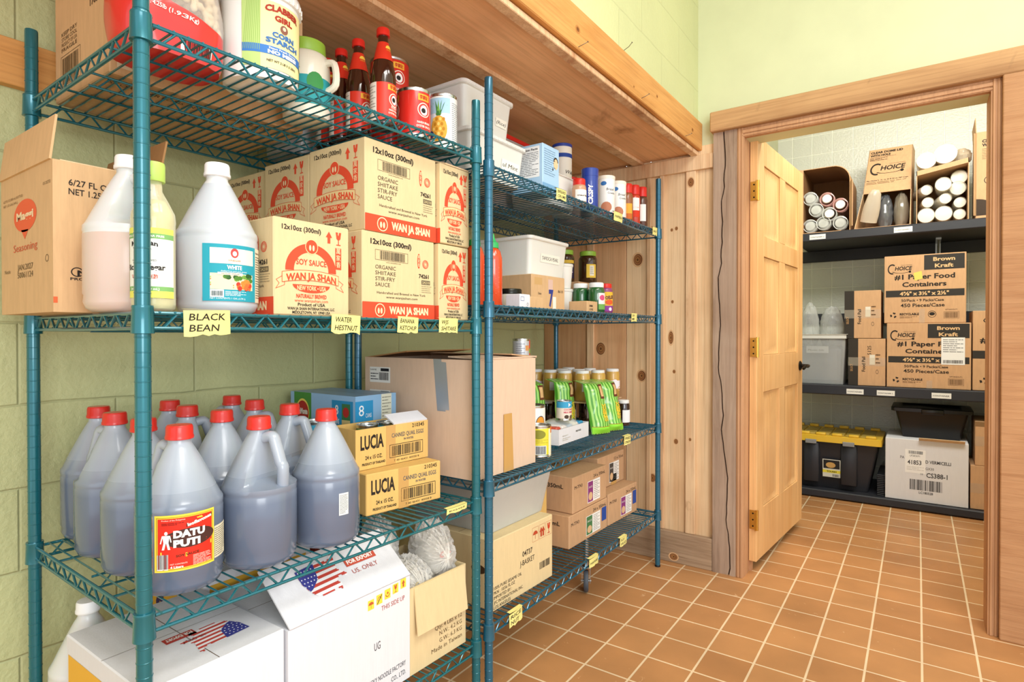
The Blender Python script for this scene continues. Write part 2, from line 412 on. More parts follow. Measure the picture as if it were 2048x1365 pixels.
def block_paint(name, col, axis='x', z_off=0.0, y_off=0.0, mort=.0045, bw=.42, rh=.203, rough=.55, strength=.6):
    """thickly painted concrete block: joints, trowel texture, chips"""
    m, nt, b = nmat(name); c = hexc(col)
    tc = N(nt, 'ShaderNodeTexCoord'); mp = N(nt, 'ShaderNodeMapping')
    if axis == 'x': mp.inputs['Rotation'].default_value = (0, -PI/2, -PI/2)
    sx = N(nt, 'ShaderNodeSeparateXYZ'); L(nt, tc.outputs['Object'], sx.inputs[0])
    cb = N(nt, 'ShaderNodeCombineXYZ')
    a1 = N(nt, 'ShaderNodeMath', operation='ADD'); a1.inputs[1].default_value = y_off; L(nt, sx.outputs['Y' if axis == 'x' else 'X'], a1.inputs[0])
    a2 = N(nt, 'ShaderNodeMath', operation='ADD'); a2.inputs[1].default_value = z_off; L(nt, sx.outputs['Z'], a2.inputs[0])
    wn = N(nt, 'ShaderNodeTexNoise', Scale=2.5, Detail=3.0); L(nt, tc.outputs['Object'], wn.inputs['Vector'])
    wm = N(nt, 'ShaderNodeMath', operation='MULTIPLY_ADD'); L(nt, wn.outputs['Fac'], wm.inputs[0]); wm.inputs[1].default_value = .034; L(nt, a2.outputs[0], wm.inputs[2])
    L(nt, a1.outputs[0], cb.inputs['X']); L(nt, wm.outputs[0], cb.inputs['Y'])
    br = N(nt, 'ShaderNodeTexBrick', offset=.5); br.inputs['Scale'].default_value = 1
    br.inputs['Brick Width'].default_value = bw; br.inputs['Row Height'].default_value = rh
    br.inputs['Mortar Size'].default_value = mort; br.inputs['Mortar Smooth'].default_value = 1.0
    L(nt, cb.outputs[0], br.inputs['Vector'])
    n1 = N(nt, 'ShaderNodeTexNoise', Scale=1.6, Detail=4.0); L(nt, tc.outputs['Object'], n1.inputs['Vector'])
    r = ramp(nt, [(.3, tuple(x*.9 for x in c)), (.7, tuple(min(1, x*1.06) for x in c))]); L(nt, n1.outputs['Fac'], r.inputs['Fac'])
    mx = N(nt, 'ShaderNodeMix', data_type='RGBA'); ml = N(nt, 'ShaderNodeMath', operation='MULTIPLY'); ml.inputs[1].default_value = .3
    L(nt, br.outputs['Fac'], ml.inputs[0]); L(nt, ml.outputs[0], mx.inputs['Factor']); L(nt, r.outputs['Color'], mx.inputs[6]); mx.inputs[7].default_value = (*[x*.72 for x in c], 1)
    L(nt, mx.outputs[2], b.inputs['Base Color'])
    n2 = N(nt, 'ShaderNodeTexNoise', Scale=55.0, Detail=5.0, Roughness=.6); L(nt, tc.outputs['Object'], n2.inputs['Vector'])
    n4 = N(nt, 'ShaderNodeTexNoise', Scale=9.0, Detail=4.0); L(nt, tc.outputs['Object'], n4.inputs['Vector'])
    h = N(nt, 'ShaderNodeMath', operation='MULTIPLY_ADD'); L(nt, br.outputs['Fac'], h.inputs[0]); h.inputs[1].default_value = -1.0; L(nt, n2.outputs['Fac'], h.inputs[2])
    h2 = N(nt, 'ShaderNodeMath', operation='ADD'); L(nt, h.outputs[0], h2.inputs[0]); L(nt, n4.outputs['Fac'], h2.inputs[1])
    bp = N(nt, 'ShaderNodeBump', Strength=strength, Distance=.006); L(nt, h2.outputs[0], bp.inputs['Height']); L(nt, bp.outputs['Normal'], b.inputs['Normal'])
    b.inputs['Roughness'].default_value = rough
    return m
def grid_tile(name, col):
    m, nt, b = nmat(name); c = hexc(col)
    tc = N(nt, 'ShaderNodeTexCoord')
    sx = N(nt, 'ShaderNodeSeparateXYZ'); L(nt, tc.outputs['Object'], sx.inputs[0]); cb = N(nt, 'ShaderNodeCombineXYZ')
    L(nt, sx.outputs['X'], cb.inputs['X']); L(nt, sx.outputs['Z'], cb.inputs['Y'])
    br = N(nt, 'ShaderNodeTexBrick', offset=0.0); br.inputs['Scale'].default_value = 1
    br.inputs['Brick Width'].default_value = .14; br.inputs['Row Height'].default_value = .15
    br.inputs['Mortar Size'].default_value = .004; br.inputs['Mortar Smooth'].default_value = .6
    L(nt, cb.outputs[0], br.inputs['Vector'])
    mx = N(nt, 'ShaderNodeMix', data_type='RGBA'); L(nt, br.outputs['Fac'], mx.inputs['Factor']); mx.inputs[6].default_value = (*c, 1); mx.inputs[7].default_value = (*[min(1, x*1.45) for x in c], 1)
    L(nt, mx.outputs[2], b.inputs['Base Color'])
    n2 = N(nt, 'ShaderNodeTexNoise', Scale=75.0, Detail=2.0); L(nt, tc.outputs['Object'], n2.inputs['Vector'])
    h = N(nt, 'ShaderNodeMath', operation='MULTIPLY_ADD'); L(nt, br.outputs['Fac'], h.inputs[0]); h.inputs[1].default_value = -1.0; L(nt, n2.outputs['Fac'], h.inputs[2])
    bp = N(nt, 'ShaderNodeBump', Strength=.7, Distance=.004); L(nt, h.outputs[0], bp.inputs['Height']); L(nt, bp.outputs['Normal'], b.inputs['Normal'])
    b.inputs['Roughness'].default_value = .34
    return m
M_floor = tile_floor()
M_block = block_paint('painted_block_green', '#c3c893', 'x', z_off=-.98+.203*10, y_off=-.682+.42*8)
M_upblock = block_paint('painted_block_bright', '#cdd19c', 'x', z_off=.1, y_off=.13, mort=.004, strength=.35)
M_drywall = plain('painted_drywall_green', '#d2d8b2', rough=.6, var=.03, bump=.08, bscale=120)
M_closet = plain('closet_paint', '#c3c6a4', rough=.55, var=.04, bump=.1)
M_closet_tile = grid_tile('closet_tile', '#cfd2c8')
M_pine = wood('pine_board', '#efd7b0', '#d8ac7b', (4, 4, .35), contrast=.8, knots=1.9, knot_col='#8a5730', seed=1.3)
M_pineR = wood('pine_board_red', '#e3b98c', '#c68f60', (4, 4, .35), contrast=.8, knots=1.6, knot_col='#8a5730', seed=5.3)
M_batten = wood('pine_batten', '#edcfa6', '#c4936a', (6, 6, .5), stain=('#94653f', 2.4, .63), knots=0, seed=4.1, contrast=1.3)
M_beam = wood('beam_timber', '#dfa965', '#c48743', (5, .5, 5), knots=1.4, knot_col='#9a6430', seed=2.2, contrast=.8)
M_soffit = wood('soffit_plywood', '#f0c396', '#deaa76', (2.2, .35, 2.2), stain=('#8a5630', 1.1, .575), seed=6.0, contrast=.8, rough=.65)
M_header = wood('rough_header', '#d0a878', '#a88058', (.4, 5, 5), stain=('#84684a', 3.0, .58), seed=3.3, bump=.6, rough=.75)
M_post = wood('grey_live_edge', '#b7a08c', '#86705e', (5, 5, .4), seed=8.8, bump=.7, rough=.8, contrast=1.2, stain=('#5e4432', 2.3, .64))
M_sawn = wood('rough_sawn_frame', '#c69a70', '#aa7a52', (1.0, 1.0, 12.0), seed=5.7, bump=.6, rough=.75, contrast=.7, knots=.8)
M_casing = wood('casing_timber', '#cfa27a', '#b3845c', (6, 6, .35), seed=7.7, contrast=.8)
M_grey_base = wood('weathered_plank', '#bfa78b', '#937a60', (.4, 5, 6), seed=9.2, bump=.6, rough=.8, contrast=1.3, knots=1.5, knot_col='#55402c')
M_door = wood('door_pine', '#efc58c', '#d9a160', (5, 5, .3), seed=1.9, contrast=.7, rough=.4, bump=.12)
M_grout = plain('grout_dark', '#6b5a48', .8)
def slab(name, x0, y0, z0, x1, y1, z1, mat, ch=0):
    mb = MB(); mb.box(x0, y0, z0, x1, y1, z1, mat, ch); return struct(mb.build(name))
slab('floor', -.3, -2.6, -.05, 4.2, 5.3, 0, M_floor)
slab('wall_left', -.2, -2.6, 0, -.08, 2.99, 3.3, M_block)
slab('ceiling', -.2, -2.6, 3.25, 4.2, 5.3, 3.33, plain('ceiling_white', '#eeeeda', .8))
# blockwork carried by the beam, above the shelving alcove
mb = MB(); mb.box(.62, -2.6, 2.156, .805, 2.87, 3.25, M_upblock); struct(mb.build('wall_upper'))
# timber alcove soffit: two plywood sheets and a batten
mb = MB(); mb.box(-.08, -2.6, 2.020, .478, 2.87, 2.032, M_soffit); mb.box(.528, -2.6, 2.020, .79, 2.87, 2.032, M_soffit)
mb.box(-.08, -2.6, 2.032, .79, 2.87, 2.05, M_soffit)
struct(mb.build('trim_1'))
mb = MB(); mb.box(.476, -2.6, 2.006, .530, 2.867, 2.021, M_batten, .002); struct(mb.build('trim_2'))
mb = MB(); mb.box(.790, -2.6, 2.028, .8275, 2.868, 2.160, M_beam, .003)
mb.box(.778, -2.6, 2.004, .812, 2.868, 2.024, M_batten, .002)
cvb = Cv(mb, lambda u, v, o: (.8275+o, u, 2.028+v), 3, .13)
for y_, z_, r_ in ((1.02, .05, .012), (1.30, .09, .007), (1.62, .06, .016), (2.05, .03, .006), (2.28, .07, .009), (2.72, .06, .012)):
    for q, (k, c_) in enumerate(((1.0, '#b97f45'), (.6, '#8d5526'), (.3, '#6b3f1c'))): cvb.ell(y_, z_, r_*k, r_*k*.8, c_, q*.35, 16)
struct(mb.build('trim_3'))
# bent nails left in the beam
steel = plain('nail_steel', '#6d6256', .4, metal=.9)
for i, (y, z, dy, dz) in enumerate(((1.62, 2.03, .02, .02), (2.12, 2.035, .015, .018), (1.97, 2.158, .006, .026), (2.62, 2.03, .012, .012))):
    mb = MB(); mb.tube([(.815, y, z), (.842, y+dy*.4, z+dz*.5), (.852, y+dy, z+dz)], .0012, steel, 6)
    mb.tube([(.852, y+dy, z+dz), (.8535, y+dy+.0005, z+dz+.0012)], .0026, steel, 8)
    tag(mb.build('nail'), ['bent nail in beam edge nearest the red sauce bottles', 'bent nail in the middle of the beam lower edge', 'straight nail standing up from the beam top edge', 'bent nail in beam edge next to the door wall'][i], 'nail')
# ledger board on the block wall behind the first rack
mb = MB(); mb.box(-.08, -2.6, 1.728, -.052, .66, 1.838, M_beam, .002); struct(mb.build('trim_4'))
# board-and-batten end wall
mb = MB()
x = -.08
for w in (.31, .2, .135, .2, .13):
    mb.box(x+.0015, 2.868, 0, x+w-.0015, 2.89, 2.02, M_pineR if x < .4 else M_pine, .002); x += w
mb.box(-.08, 2.885, 0, .99, 3.0, 2.02, M_grout); mb.box(.80, 2.862, 2.001, .90, 2.885, 2.052, M_pine)
def knot(mb, x, z, r, y=2.868, t=1.25):
    cv = Cv(mb, lambda u, v, o: (x+u, y-o, z+v), 1, 1)
    for q, (k, c_) in enumerate(((1.3, '#d6ac7e'), (1.0, '#6b4226'), (.86, '#99683f'), (.62, '#7d4f2c'), (.45, '#a0703f'), (.22, '#5d3a20'))): cv.ell((R.random()-.5)*r*.15, 0, r*k, r*k*t, '%s' % c_, q*.35, 22)
for x, z, r in ((.284, 1.059, .026), (.496, 1.524, .024), (.516, .922, .021), (.619, 1.831, .008), (.700, 1.665, .007), (.676, 1.66, .006), (.680, 1.30, .006), (.218, 1.107, .010), (.69, .95, .007), (.70, .60, .010), (.578, .40, .016)): knot(mb, x, z, r)
knot(mb, .672, 1.12, .012, t=2.6)
struct(mb.build('wall_back'))
for k, (xa, xb) in enumerate(((.206, .246), (.549, .571), (.618, .640), (.752, .800))):
    mb = MB(); mb.box(xa, 2.852, .155, xb, 2.868, 1.935, M_batten, .002); 
    if k == 3: knot(mb, .776, 1.88, .014, 2.852, 1.5); knot(mb, .776, .62, .006, 2.852)
    struct(mb.build('trim_%d' % (5+k)))
mb = MB(); mb.box(-.08, 2.846, 1.935, .885, 2.868, 2.0055, M_batten, .002); struct(mb.build('trim_9'))
mb = MB(); mb.box(-.08, 2.840, 0, .887, 2.868, .154, M_grey_base, .003); knot(mb, .700, .030, .020, 2.840, .8); struct(mb.build('baseboard_back'))
# a torn paper knot and grain eye on the weathered plank stay in its material
# upper drywall beside and above the door
mb = MB(); mb.box(.79, 2.87, 2.05, 4.2, 2.98, 3.25, M_drywall); mb.box(2.3, 2.87, 0, 4.2, 2.98, 2.1, M_drywall)
struct(mb.build('wall_back_upper'))
# live-edge post left of the door: an uneven plank with a dark bark seam
mb = MB()
def seam(z): return .935+.017*math.sin(z*3.1+1.2)+.005*math.sin(z*17)+.009*noise.noise(Vector((0, z*14, 3)))-.012*(z-1.1)
nz_ = 64
for side in (0, 1):
    v = []
    for i in range(nz_+1):
        z = 2.093*i/nz_; s_ = seam(z)
        xa, xb = (.889, s_-.0034) if side == 0 else (s_+.0034, .996)
        yy = 2.838+(.004*noise.noise(Vector((side*5, z*6, 0))))
        v += [(xa, yy, z), (xb, yy+(.004 if side == 0 else .0), z), (xb, 2.87, z), (xa, 2.87, z)]
    f = []
    for i in range(nz_):
        a = i*4
        for k in range(4): f.append((a+k, a+(k+1) % 4, a+4+(k+1) % 4, a+4+k))
    f += [(3, 2, 1, 0), (nz_*4, nz_*4+1, nz_*4+2, nz_*4+3)]
    mb.add(v, f, M_post)
mb.box(.9, 2.853, 0, .99, 2.87, 2.09, plain('bark_dark', '#4b3220', .9))
struct(mb.build('trim_10'))
# door surround: header plank, casings, jambs
mb = MB(); mb.box(.879, 2.812, 2.093, 2.35, 2.87, 2.186, M_header, .004); struct(mb.build('trim_11'))
def casing(name, x0, x1, z1):
    mb = MB(); w = x1-x0
    mb.box(x0, 2.842, 0, x1, 2.87, z1, M_casing, .001)
    mb.box(x0+w*.18, 2.836, 0, x1-w*.55, 2.842, z1, M_casing, .002); mb.box(x0+w*.62, 2.838, 0, x1-w*.12, 2.842, z1, M_casing, .0015)
    return struct(mb.build(name))
casing('trim_12', .996, 1.028, 2.093)
casing('trim_13', 1.914, 1.947, 2.093)
mb = MB(); mb.box(1.028, 2.842, 2.050, 1.914, 2.87, 2.093, M_casing, .001); mb.box(1.02, 2.836, 2.066, 1.92, 2.842, 2.082, M_casing, .002); mb.box(1.02, 2.838, 2.053, 1.92, 2.842, 2.060, M_casing, .0015)
struct(mb.build('trim_14'))
mb = MB()
mb.box(1.010, 2.87, 0, 1.030, 2.995, 2.08, M_casing); mb.box(1.912, 2.87, 0, 1.932, 2.995, 2.08, M_casing); mb.box(1.030, 2.87, 2.058, 1.912, 2.995, 2.09, M_casing)
mb.box(1.030, 2.955, 0, 1.040, 2.985, 2.06, M_casing)
struct(mb.build('trim_15'))
mb = MB(); mb.box(1.947, 2.815, 0, 2.3, 2.87, 2.094, M_sawn, .003); mb.box(1.95, 2.87, 0, 2.3, 2.98, 2.1, M_drywall)
struct(mb.build('trim_16'))
# the closet behind the door
slab('wall_closet_left', .61, 3.0, 0, .73, 5.15, 3.25, M_closet)
slab('wall_closet_back', .61, 5.15, 0, 3.0, 5.27, 3.25, M_closet_tile)
slab('wall_closet_right', 2.75, 2.98, 0, 2.87, 5.15, 3.25, M_closet)
mb = MB(); mb.box(.73, 2.98, 2.09, 2.75, 3.0, 3.25, M_closet); mb.box(.73, 2.98, 0, 1.01, 3.0, 2.09, M_closet); mb.box(1.94, 2.98, 0, 2.75, 3.0, 2.09, M_closet)
struct(mb.build('wall_closet_front'))
# ---------------------------------------------------------------- door leaf, six panels
brass = plain('brass', '#d9b25c', .28, metal=1.0)
black_iron = plain('black_iron', '#1c1714', .35, metal=.6)
def make_door():
    W, H, T = .862, 2.02, .035
    d = bpy.data.objects.new('door_1', None); C.objects.link(d); d.location = (1.0495, 2.935, .055)
    d.rotation_euler = (0, 0, PI/2-.070); struct(d)
    # local: x along leaf from hinge, y thickness (face at y=-T/2 looks at the room), z up
    mb = MB(); h = T/2
    st = .105; rails = [(0, .24), (.80, .98), (1.46, 1.56), (1.90, H)]
    mb.box(0, -h, 0, st, h, H, M_door, .0015); mb.box(W-st, -h, 0, W, h, H, M_door, .0015)
    for a, b_ in rails: mb.box(st, -h, a, W-st, h, b_, M_door, .0015)
    cx = W/2
    for (a, b_), (c_, d_) in zip(rails, rails[1:]): mb.box(cx-.05, -h, b_, cx+.05, h, c_, M_door, .0015)
    mb.box(.02, -.006, .02, W-.02, .006, H-.02, M_door)
    leaf = mb.build('door_leaf', d)
    for (a, b_), (c_, d_) in zip(rails, rails[1:]):
        for x0, x1 in ((st, cx-.05), (cx+.05, W-st)):
            mb = MB()
            for sg in (-1, 1):
                y0, y1 = sg*.006, sg*.0115; e1, e2 = .012, .044
                ring = []
                for e, y in ((.002, sg*.012), (e1, y0+sg*.001), (e2, y1)):
                    ring += [(x0+e, y, b_+e), (x1-e, y, b_+e), (x1-e, y, c_-e), (x0+e, y, c_-e)]
                f = [(8, 9, 10, 11)]
                for q in (0, 4):
                    for k in range(4): f.append((q+k, q+(k+1) % 4, q+4+(k+1) % 4, q+4+k))
                if sg > 0: f = [t[::-1] for t in f]
                mb.add(ring, f, M_door)
            mb.build('door_panel', leaf)
    for z in (.20, 1.02, 1.76):
        mb = MB()
        mb.tube([(-.004, -h-.004, z-.048), (-.004, -h-.004, z+.048)], .0062, brass, 10)
        for q in range(-2, 3): mb.tube([(-.004, -h-.004, z+q*.019-.0005), (-.004, -h-.004, z+q*.019+.0005)], .0068, brass, 10)
        mb.box(-.0025, -h, z-.045, -.0005, h-.004, z+.045, brass)
        mb.box(-.032, -h-.003, z-.045, -.008, -h-.001, z+.045, brass)
        for q in (-.03, 0, .03): mb.tube([(-.0028, -.002, z+q), (-.0036, -.002, z+q)], .004, black_iron, 8)
        mb.build('hinge', d)
    hd = MB()
    hx, hz = W-.06, .90
    M = Matrix.Translation((hx, -h, hz)) @ Matrix.Rotation(PI/2, 4, 'X')
    hd.lathe([(.028, 0), (.028, .004), (.022, .009), (.011, .013), (.010, .038), (.012, .045)], black_iron, 20, M=M)
    hd.tube([(hx, -h-.042, hz), (hx-.02, -h-.050, hz+.002), (hx-.06, -h-.050, hz+.004), (hx-.092, -h-.047, hz-.004), (hx-.106, -h-.044, hz-.012)], [.010, .009, .0075, .0085, .0075], black_iron, 10)
    M2 = Matrix.Translation((hx, h, hz)) @ Matrix.Rotation(-PI/2, 4, 'X')
    hd.lathe([(.028, 0), (.028, .004), (.022, .009), (.011, .013), (.010, .038), (.012, .045)], black_iron, 20, M=M2)
    hd.tube([(hx, h+.042, hz), (hx-.06, h+.050, hz), (hx-.106, h+.044, hz-.01)], .009, black_iron, 10)
    hd.build('door_handle', d)
    return d
make_door()
# ---------------------------------------------------------------- camera, light
def camera():
    cd = bpy.data.cameras.new('camera'); o = bpy.data.objects.new('camera', cd); C.objects.link(o)
    o.location = (1.72, 0, 1.1348); o.rotation_euler = (PI/2-.0085, 0, .6147)
    cd.sensor_width = 36; cd.lens = 1173.3/2048*36; cd.shift_y = -.0013; cd.clip_start = .02
    bpy.context.scene.camera = o
camera()
def area(name, loc, rot, sx, sy, power, col=(1, 1, 1), spread=PI):
    l = bpy.data.lights.new(name, 'AREA'); l.shape = 'RECTANGLE'; l.size = sx; l.size_y = sy; l.energy = power; l.color = col; l.spread = spread
    o = bpy.data.objects.new(name, l); C.objects.link(o); o.location = loc; o.rotation_euler = rot; return o
area('ceiling_lamp_light', (2.5, .3, 3.2), (0, 0, 0), 1.2, 1.2, 53, (1, .985, .97))
# daylight from the window side of the room, right of and behind the camera
w = area('window_daylight', (3.9, -.9, 1.7), (math.radians(88), 0, math.radians(68)), 1.6, 1.5, 60, (.93, .97, 1))
area('door_fill_light', (2.3, 1.5, 3.18), (0, 0, 0), .9, .5, 15, (1, .985, .96))  # fill added to brighten the closet and door frame, no known fixture
area('closet_fill_light', (1.9, 3.30, 2.75), (math.radians(42), 0, 0), 1.3, .5, 48, (1, .96, .9))  # added fill, stands in for room light reaching into the closet
wd = bpy.data.worlds.new('world'); bpy.context.scene.world = wd; wd.use_nodes = True
wd.node_tree.nodes['Background'].inputs[0].default_value = (.97, .98, 1, 1); wd.node_tree.nodes['Background'].inputs[1].default_value = 1.5
sc = bpy.context.scene
sc.view_settings.view_transform = 'Standard'; sc.view_settings.look = 'None'; sc.view_settings.gamma = 1; sc.view_settings.use_curve_mapping = False
sc.view_settings.exposure = 0.0
# ---------------------------------------------------------------- wire shelving
TEAL = plain('teal_epoxy', '#166a76', .26, metal=.35, coat=.6, var=.06)
TEAL2 = plain('teal_epoxy_blue_sheen', '#22647e', .26, metal=.35, coat=.6, var=.06)  # same teal paint, with a bluish light reflection put into its colour
def post_mesh(H, mat):
    mb = MB(); r = .0127; prof = [(r*.9, 0), (r, .002)]
    z = .03
    while z < H-.03:
        prof += [(r, z-.0012), (r+.0006, z-.0006), (r+.0006, z+.0006), (r, z+.0012)]; z += .0254
    prof += [(r, H-.004), (r*.95, H), (r*.7, H+.0015)]
    mb.lathe(prof, mat, 20); return mb.mesh('post', 24)
def collar_mesh(mat):
    mb = MB(); mb.lathe([(.0140, -.040), (.0182, -.039), (.0178, -.034), (.0166, .004), (.0172, .006), (.0165, .009), (.0135, .009)], mat, 24); return mb.mesh('collar')
def wire_shelf_mesh(D, W, mat, extra=None):
    mb = MB(); zr = -.0035; zb = -.030; e = .0175
    def truss(p, q, per=.056, rr=.0036, wr=.0024):
        p = Vector(p); q = Vector(q); Ld = (q-p).length; d = (q-p)/Ld
        a, b = p+d*e, q-d*e
        mb.tube([a+Vector((0, 0, zr)), b+Vector((0, 0, zr))], rr, mat, 8)
        mb.tube([a+Vector((0, 0, zb)), b+Vector((0, 0, zb))], rr, mat, 8)
        n = max(2, int((Ld-2*e)/per)); pts = []
        st = (Ld-2*e-.02)/n
        for i in range(n):
            t = e+.01+i*st
            pts += [p+d*(t)+Vector((0, 0, zb+.002)), p+d*(t+st*.12)+Vector((0, 0, zb+.001)), p+d*(t+st*.5)+Vector((0, 0, zr-.002)), p+d*(t+st*.62)+Vector((0, 0, zr-.001))]
        mb.tube(pts, wr, mat, 6)
    truss((0, 0, 0), (0, W, 0)); truss((D, 0, 0), (D, W, 0)); truss((0, 0, 0), (D, 0, 0)); truss((0, W, 0), (D, W, 0))
    truss((D*.5, .0, -.004), (D*.5, W, -.004), rr=.0026, wr=.002)
    for fx in (.25, .75): mb.tube([(D*fx, 0, -.0055), (D*fx, W, -.0055)], .0028, mat, 6)
    n = int((W-.03)/.0254); y = (W-n*.0254)/2
    for i in range(n+1):
        mb.tube([(-.001, y+i*.0254, -.0012), (D+.004, y+i*.0254, -.0016)], .0021, mat, 5)
    return mb.mesh('wire_shelf')
def shelving(label, loc, rotz, D, W, hf, hb, zs, mat):
    t = thing('wire_shelving_unit', label, 'shelving unit', loc, rotz, None)
    pf, pb = post_mesh(hf, mat), post_mesh(hb, mat); cm = collar_mesh(mat); sm = wire_shelf_mesh(D, W, mat)
    foot = MB(); foot.lathe([(.008, 0), (.0135, .001), (.0135, .008), (.012, .010)], plain('foot_black', '#15181a', .5), 16); fm = foot.mesh('leveling_foot')
    for x, y in ((0, 0), (D, 0), (0, W), (D, W)):
        p = bpy.data.objects.new('post', pf if x else pb); C.objects.link(p); p.parent = t; p.location = (x, y, .008)
        q = bpy.data.objects.new('leveling_foot', fm); C.objects.link(q); q.parent = p; q.location = (0, 0, -.008)
    for z in zs:
        s = bpy.data.objects.new('wire_shelf', sm); C.objects.link(s); s.parent = t; s.location = (0, 0, z)
        for x, y in ((0, 0), (D, 0), (0, W), (D, W)):
            c = bpy.data.objects.new('collar', cm); C.objects.link(c); c.parent = s; c.location = (x, y, 0)
    return t
U1 = shelving('teal wire rack nearest the camera, holding soy sauce jugs', (.040, .468, 0), -.019, .582, .891, 1.812, 1.825, (1.675, 1.176, .648, .2265), TEAL)
U2 = shelving('longer teal wire rack between the first rack and wood wall', (.086, 1.375, 0), .0076, .576, 1.37, 1.885, 1.89, (1.640, 1.225, .695, .268), TEAL2)
# ---------------------------------------------------------------- makers for stock
K_tan = kraft('kraft_tan', '#d2ad80'); K_yel = kraft('kraft_yellow', '#dcc698', .04); K_brn = kraft('kraft_brown', '#c59e78')
K_pink = kraft('kraft_pinkish', '#d8bda4', .04); K_dark = kraft('kraft_dark', '#a77c4e'); K_luc = kraft('kraft_golden', '#dfb76c', .05)
K_white = kraft('board_white', '#dfe0e5', .02); K_edge = kraft('kraft_edge', '#e0c39a')
TAPE = plain('packing_tape_brown', '#c99d5c', .25, coat=.5)
TAPEC = clearmat('packing_tape_clear', '#f5e9d2', .22, .15)
def carton(name, label, cat, loc, size, mat, deco=None, rotz=0, group=None, top='closed', tape=None, ch=.0025, rot=None, lid=None):
    """closed carton as one mesh; printed faces live in its own mesh; tape is a part. origin = near-back base corner"""
    sx, sy, sz = size; mb = MB()
    if top == 'closed':
        mb.box(0, 0, 0, sx, sy, sz, mat, ch)
        f = face(mb, 't', sx, sy, sz)
        dark = plain('board_gap', '#5d4428', .9)
        (f.rect(.004, sx/2-.0008, sy-.004, sx/2+.0008, dark, -.6) if sy >= sx else f.rect(sy/2-.0008, .004, sy/2+.0008, sx-.004, dark, -.6))
    else:
        t = .004
        mb.box(0, 0, 0, sx, sy, t, mat); mb.box(0, 0, t, t, sy, sz, mat); mb.box(sx-t, 0, t, sx, sy, sz, mat)
        mb.box(t, 0, t, sx-t, t, sz, mat); mb.box(t, sy-t, t, sx-t, sy, sz, mat)
    for k, fn in (deco or {}).items():
        fn(face(mb, k, sx, sy, sz))
    o = mb.build(name, None, loc, rotz, rot); tag(o, label, cat, group)
    if tape:
        for tp in tape:
            w, a, b, c_, d = tp[:5]; m2 = MB(); face(m2, w, sx, sy, sz).rect(a, b, c_, d, tp[5] if len(tp) > 5 else TAPE, 0)
            m2.build('packing_tape', o)
    return o
def flap(parent, name, p0, p1, dirv, length, mat, t=.004, bend=0.0, label=None, n=4):
    """cardboard flap hinged on edge p0-p1, reaching out along dirv; bend curls it"""
    p0, p1, d = Vector(p0), Vector(p1), Vector(dirv).normalized(); ax = (p1-p0).normalized(); nr = ax.cross(d).normalized()
    v = []; f = []
    for i in range(n+1):
        s = length*i/n; off = bend*(i/n)**2
        q = d*s+nr*off
        for e in (p0+ax*.002, p1-ax*.002):
            v += [e+q, e+q+nr*t]
    for i in range(n):
        a = 4*i; b = a+4
        f += [(a, a+2, b+2, b), (a+1, b+1, b+3, a+3), (a, b, b+1, a+1), (a+2, a+3, b+3, b+2)]
    f += [(0, 1, 3, 2), (4*n, 4*n+2, 4*n+3, 4*n+1)]
    mb = MB(); mb.add(v, f, mat); o = mb.build(name, parent)
    if label: o['label'] = label
    return o
def tubmesh(mb, x0, x1, y0, y1, h, taper, mat, t=.002, rim=.006, M=None, r=.018):
    """open tapered rectangular tub with rounded corners and a rolled rim"""
    def loop(e, z, n=5):
        a, b, c_, d = x0-e, x1+e, y0-e, y1+e; rr = r; pts = []
        for cx, cy, a0 in ((b-rr, d-rr, 0), (a+rr, d-rr, PI/2), (a+rr, c_+rr, PI), (b-rr, c_+rr, 1.5*PI)):
            for i in range(n): q = a0+PI/2*i/(n-1); pts.append((cx+rr*math.cos(q), cy+rr*math.sin(q), z))
        return pts
    L_ = [loop(-taper, 0), loop(0, h-.004), loop(rim, h-.002), loop(rim, h), loop(-t, h), loop(-taper-t, t)]
    n = len(L_[0]); v = [p for l in L_ for p in l]; f = [tuple(range(n))[::-1]]
    for i in range(len(L_)-1):
        for k in range(n): f.append((i*n+k, i*n+(k+1) % n, (i+1)*n+(k+1) % n, (i+1)*n+k))
    f.append(tuple((len(L_)-1)*n+k for k in range(n)))
    mb.add(v, f, mat, M)
def lidmesh(mb, x0, x1, y0, y1, z, mat, h=.012, e=.008, r=.02, inset=.012):
    def loop(e, z, n=5):
        a, b, c_, d = x0-e, x1+e, y0-e, y1+e; rr = r; pts = []
        for cx, cy, a0 in ((b-rr, d-rr, 0), (a+rr, d-rr, PI/2), (a+rr, c_+rr, PI), (b-rr, c_+rr, 1.5*PI)):
            for i in range(n): q = a0+PI/2*i/(n-1); pts.append((cx+rr*math.cos(q), cy+rr*math.sin(q), z))
        return pts
    L_ = [loop(e, z), loop(e, z+h-.002), loop(e-.003, z+h), loop(-inset+.004, z+h), loop(-inset, z+h-.005)]
    n = len(L_[0]); v = [p for l in L_ for p in l]; f = [tuple(range(n))[::-1]]
    for i in range(len(L_)-1):
        for k in range(n): f.append((i*n+k, i*n+(k+1) % n, (i+1)*n+(k+1) % n, (i+1)*n+k))
    f.append(tuple((len(L_)-1)*n+k for k in range(n)))
    mb.add(v, f, mat)
TIN = plain('tin', '#c9cbc8', .25, metal=1.0)
def can(name, label, cat, loc, r, h, mat, deco=None, group=None, rot=None, rotz=0):
    mb = MB()
    prof = [(r*.93, .001), (r*.99, 0), (r*1.0, .003), (r*.975, .006), (r*.985, .009), (r*.985, h-.009), (r*.975, h-.006), (r, h-.003), (r*.99, h), (r*.93, h-.0005), (r*.925, h-.004), (r*.6, h-.0035), (r*.58, h-.0045)]
    mb.lathe(prof, TIN, 32, mats=[(-1, TIN), (.008, mat), (h-.0095, TIN)])
    if deco: deco(wrap(mb, r*.985, 0, h))
    o = mb.build(name, None, loc, rotz, rot); return tag(o, label, cat, group)
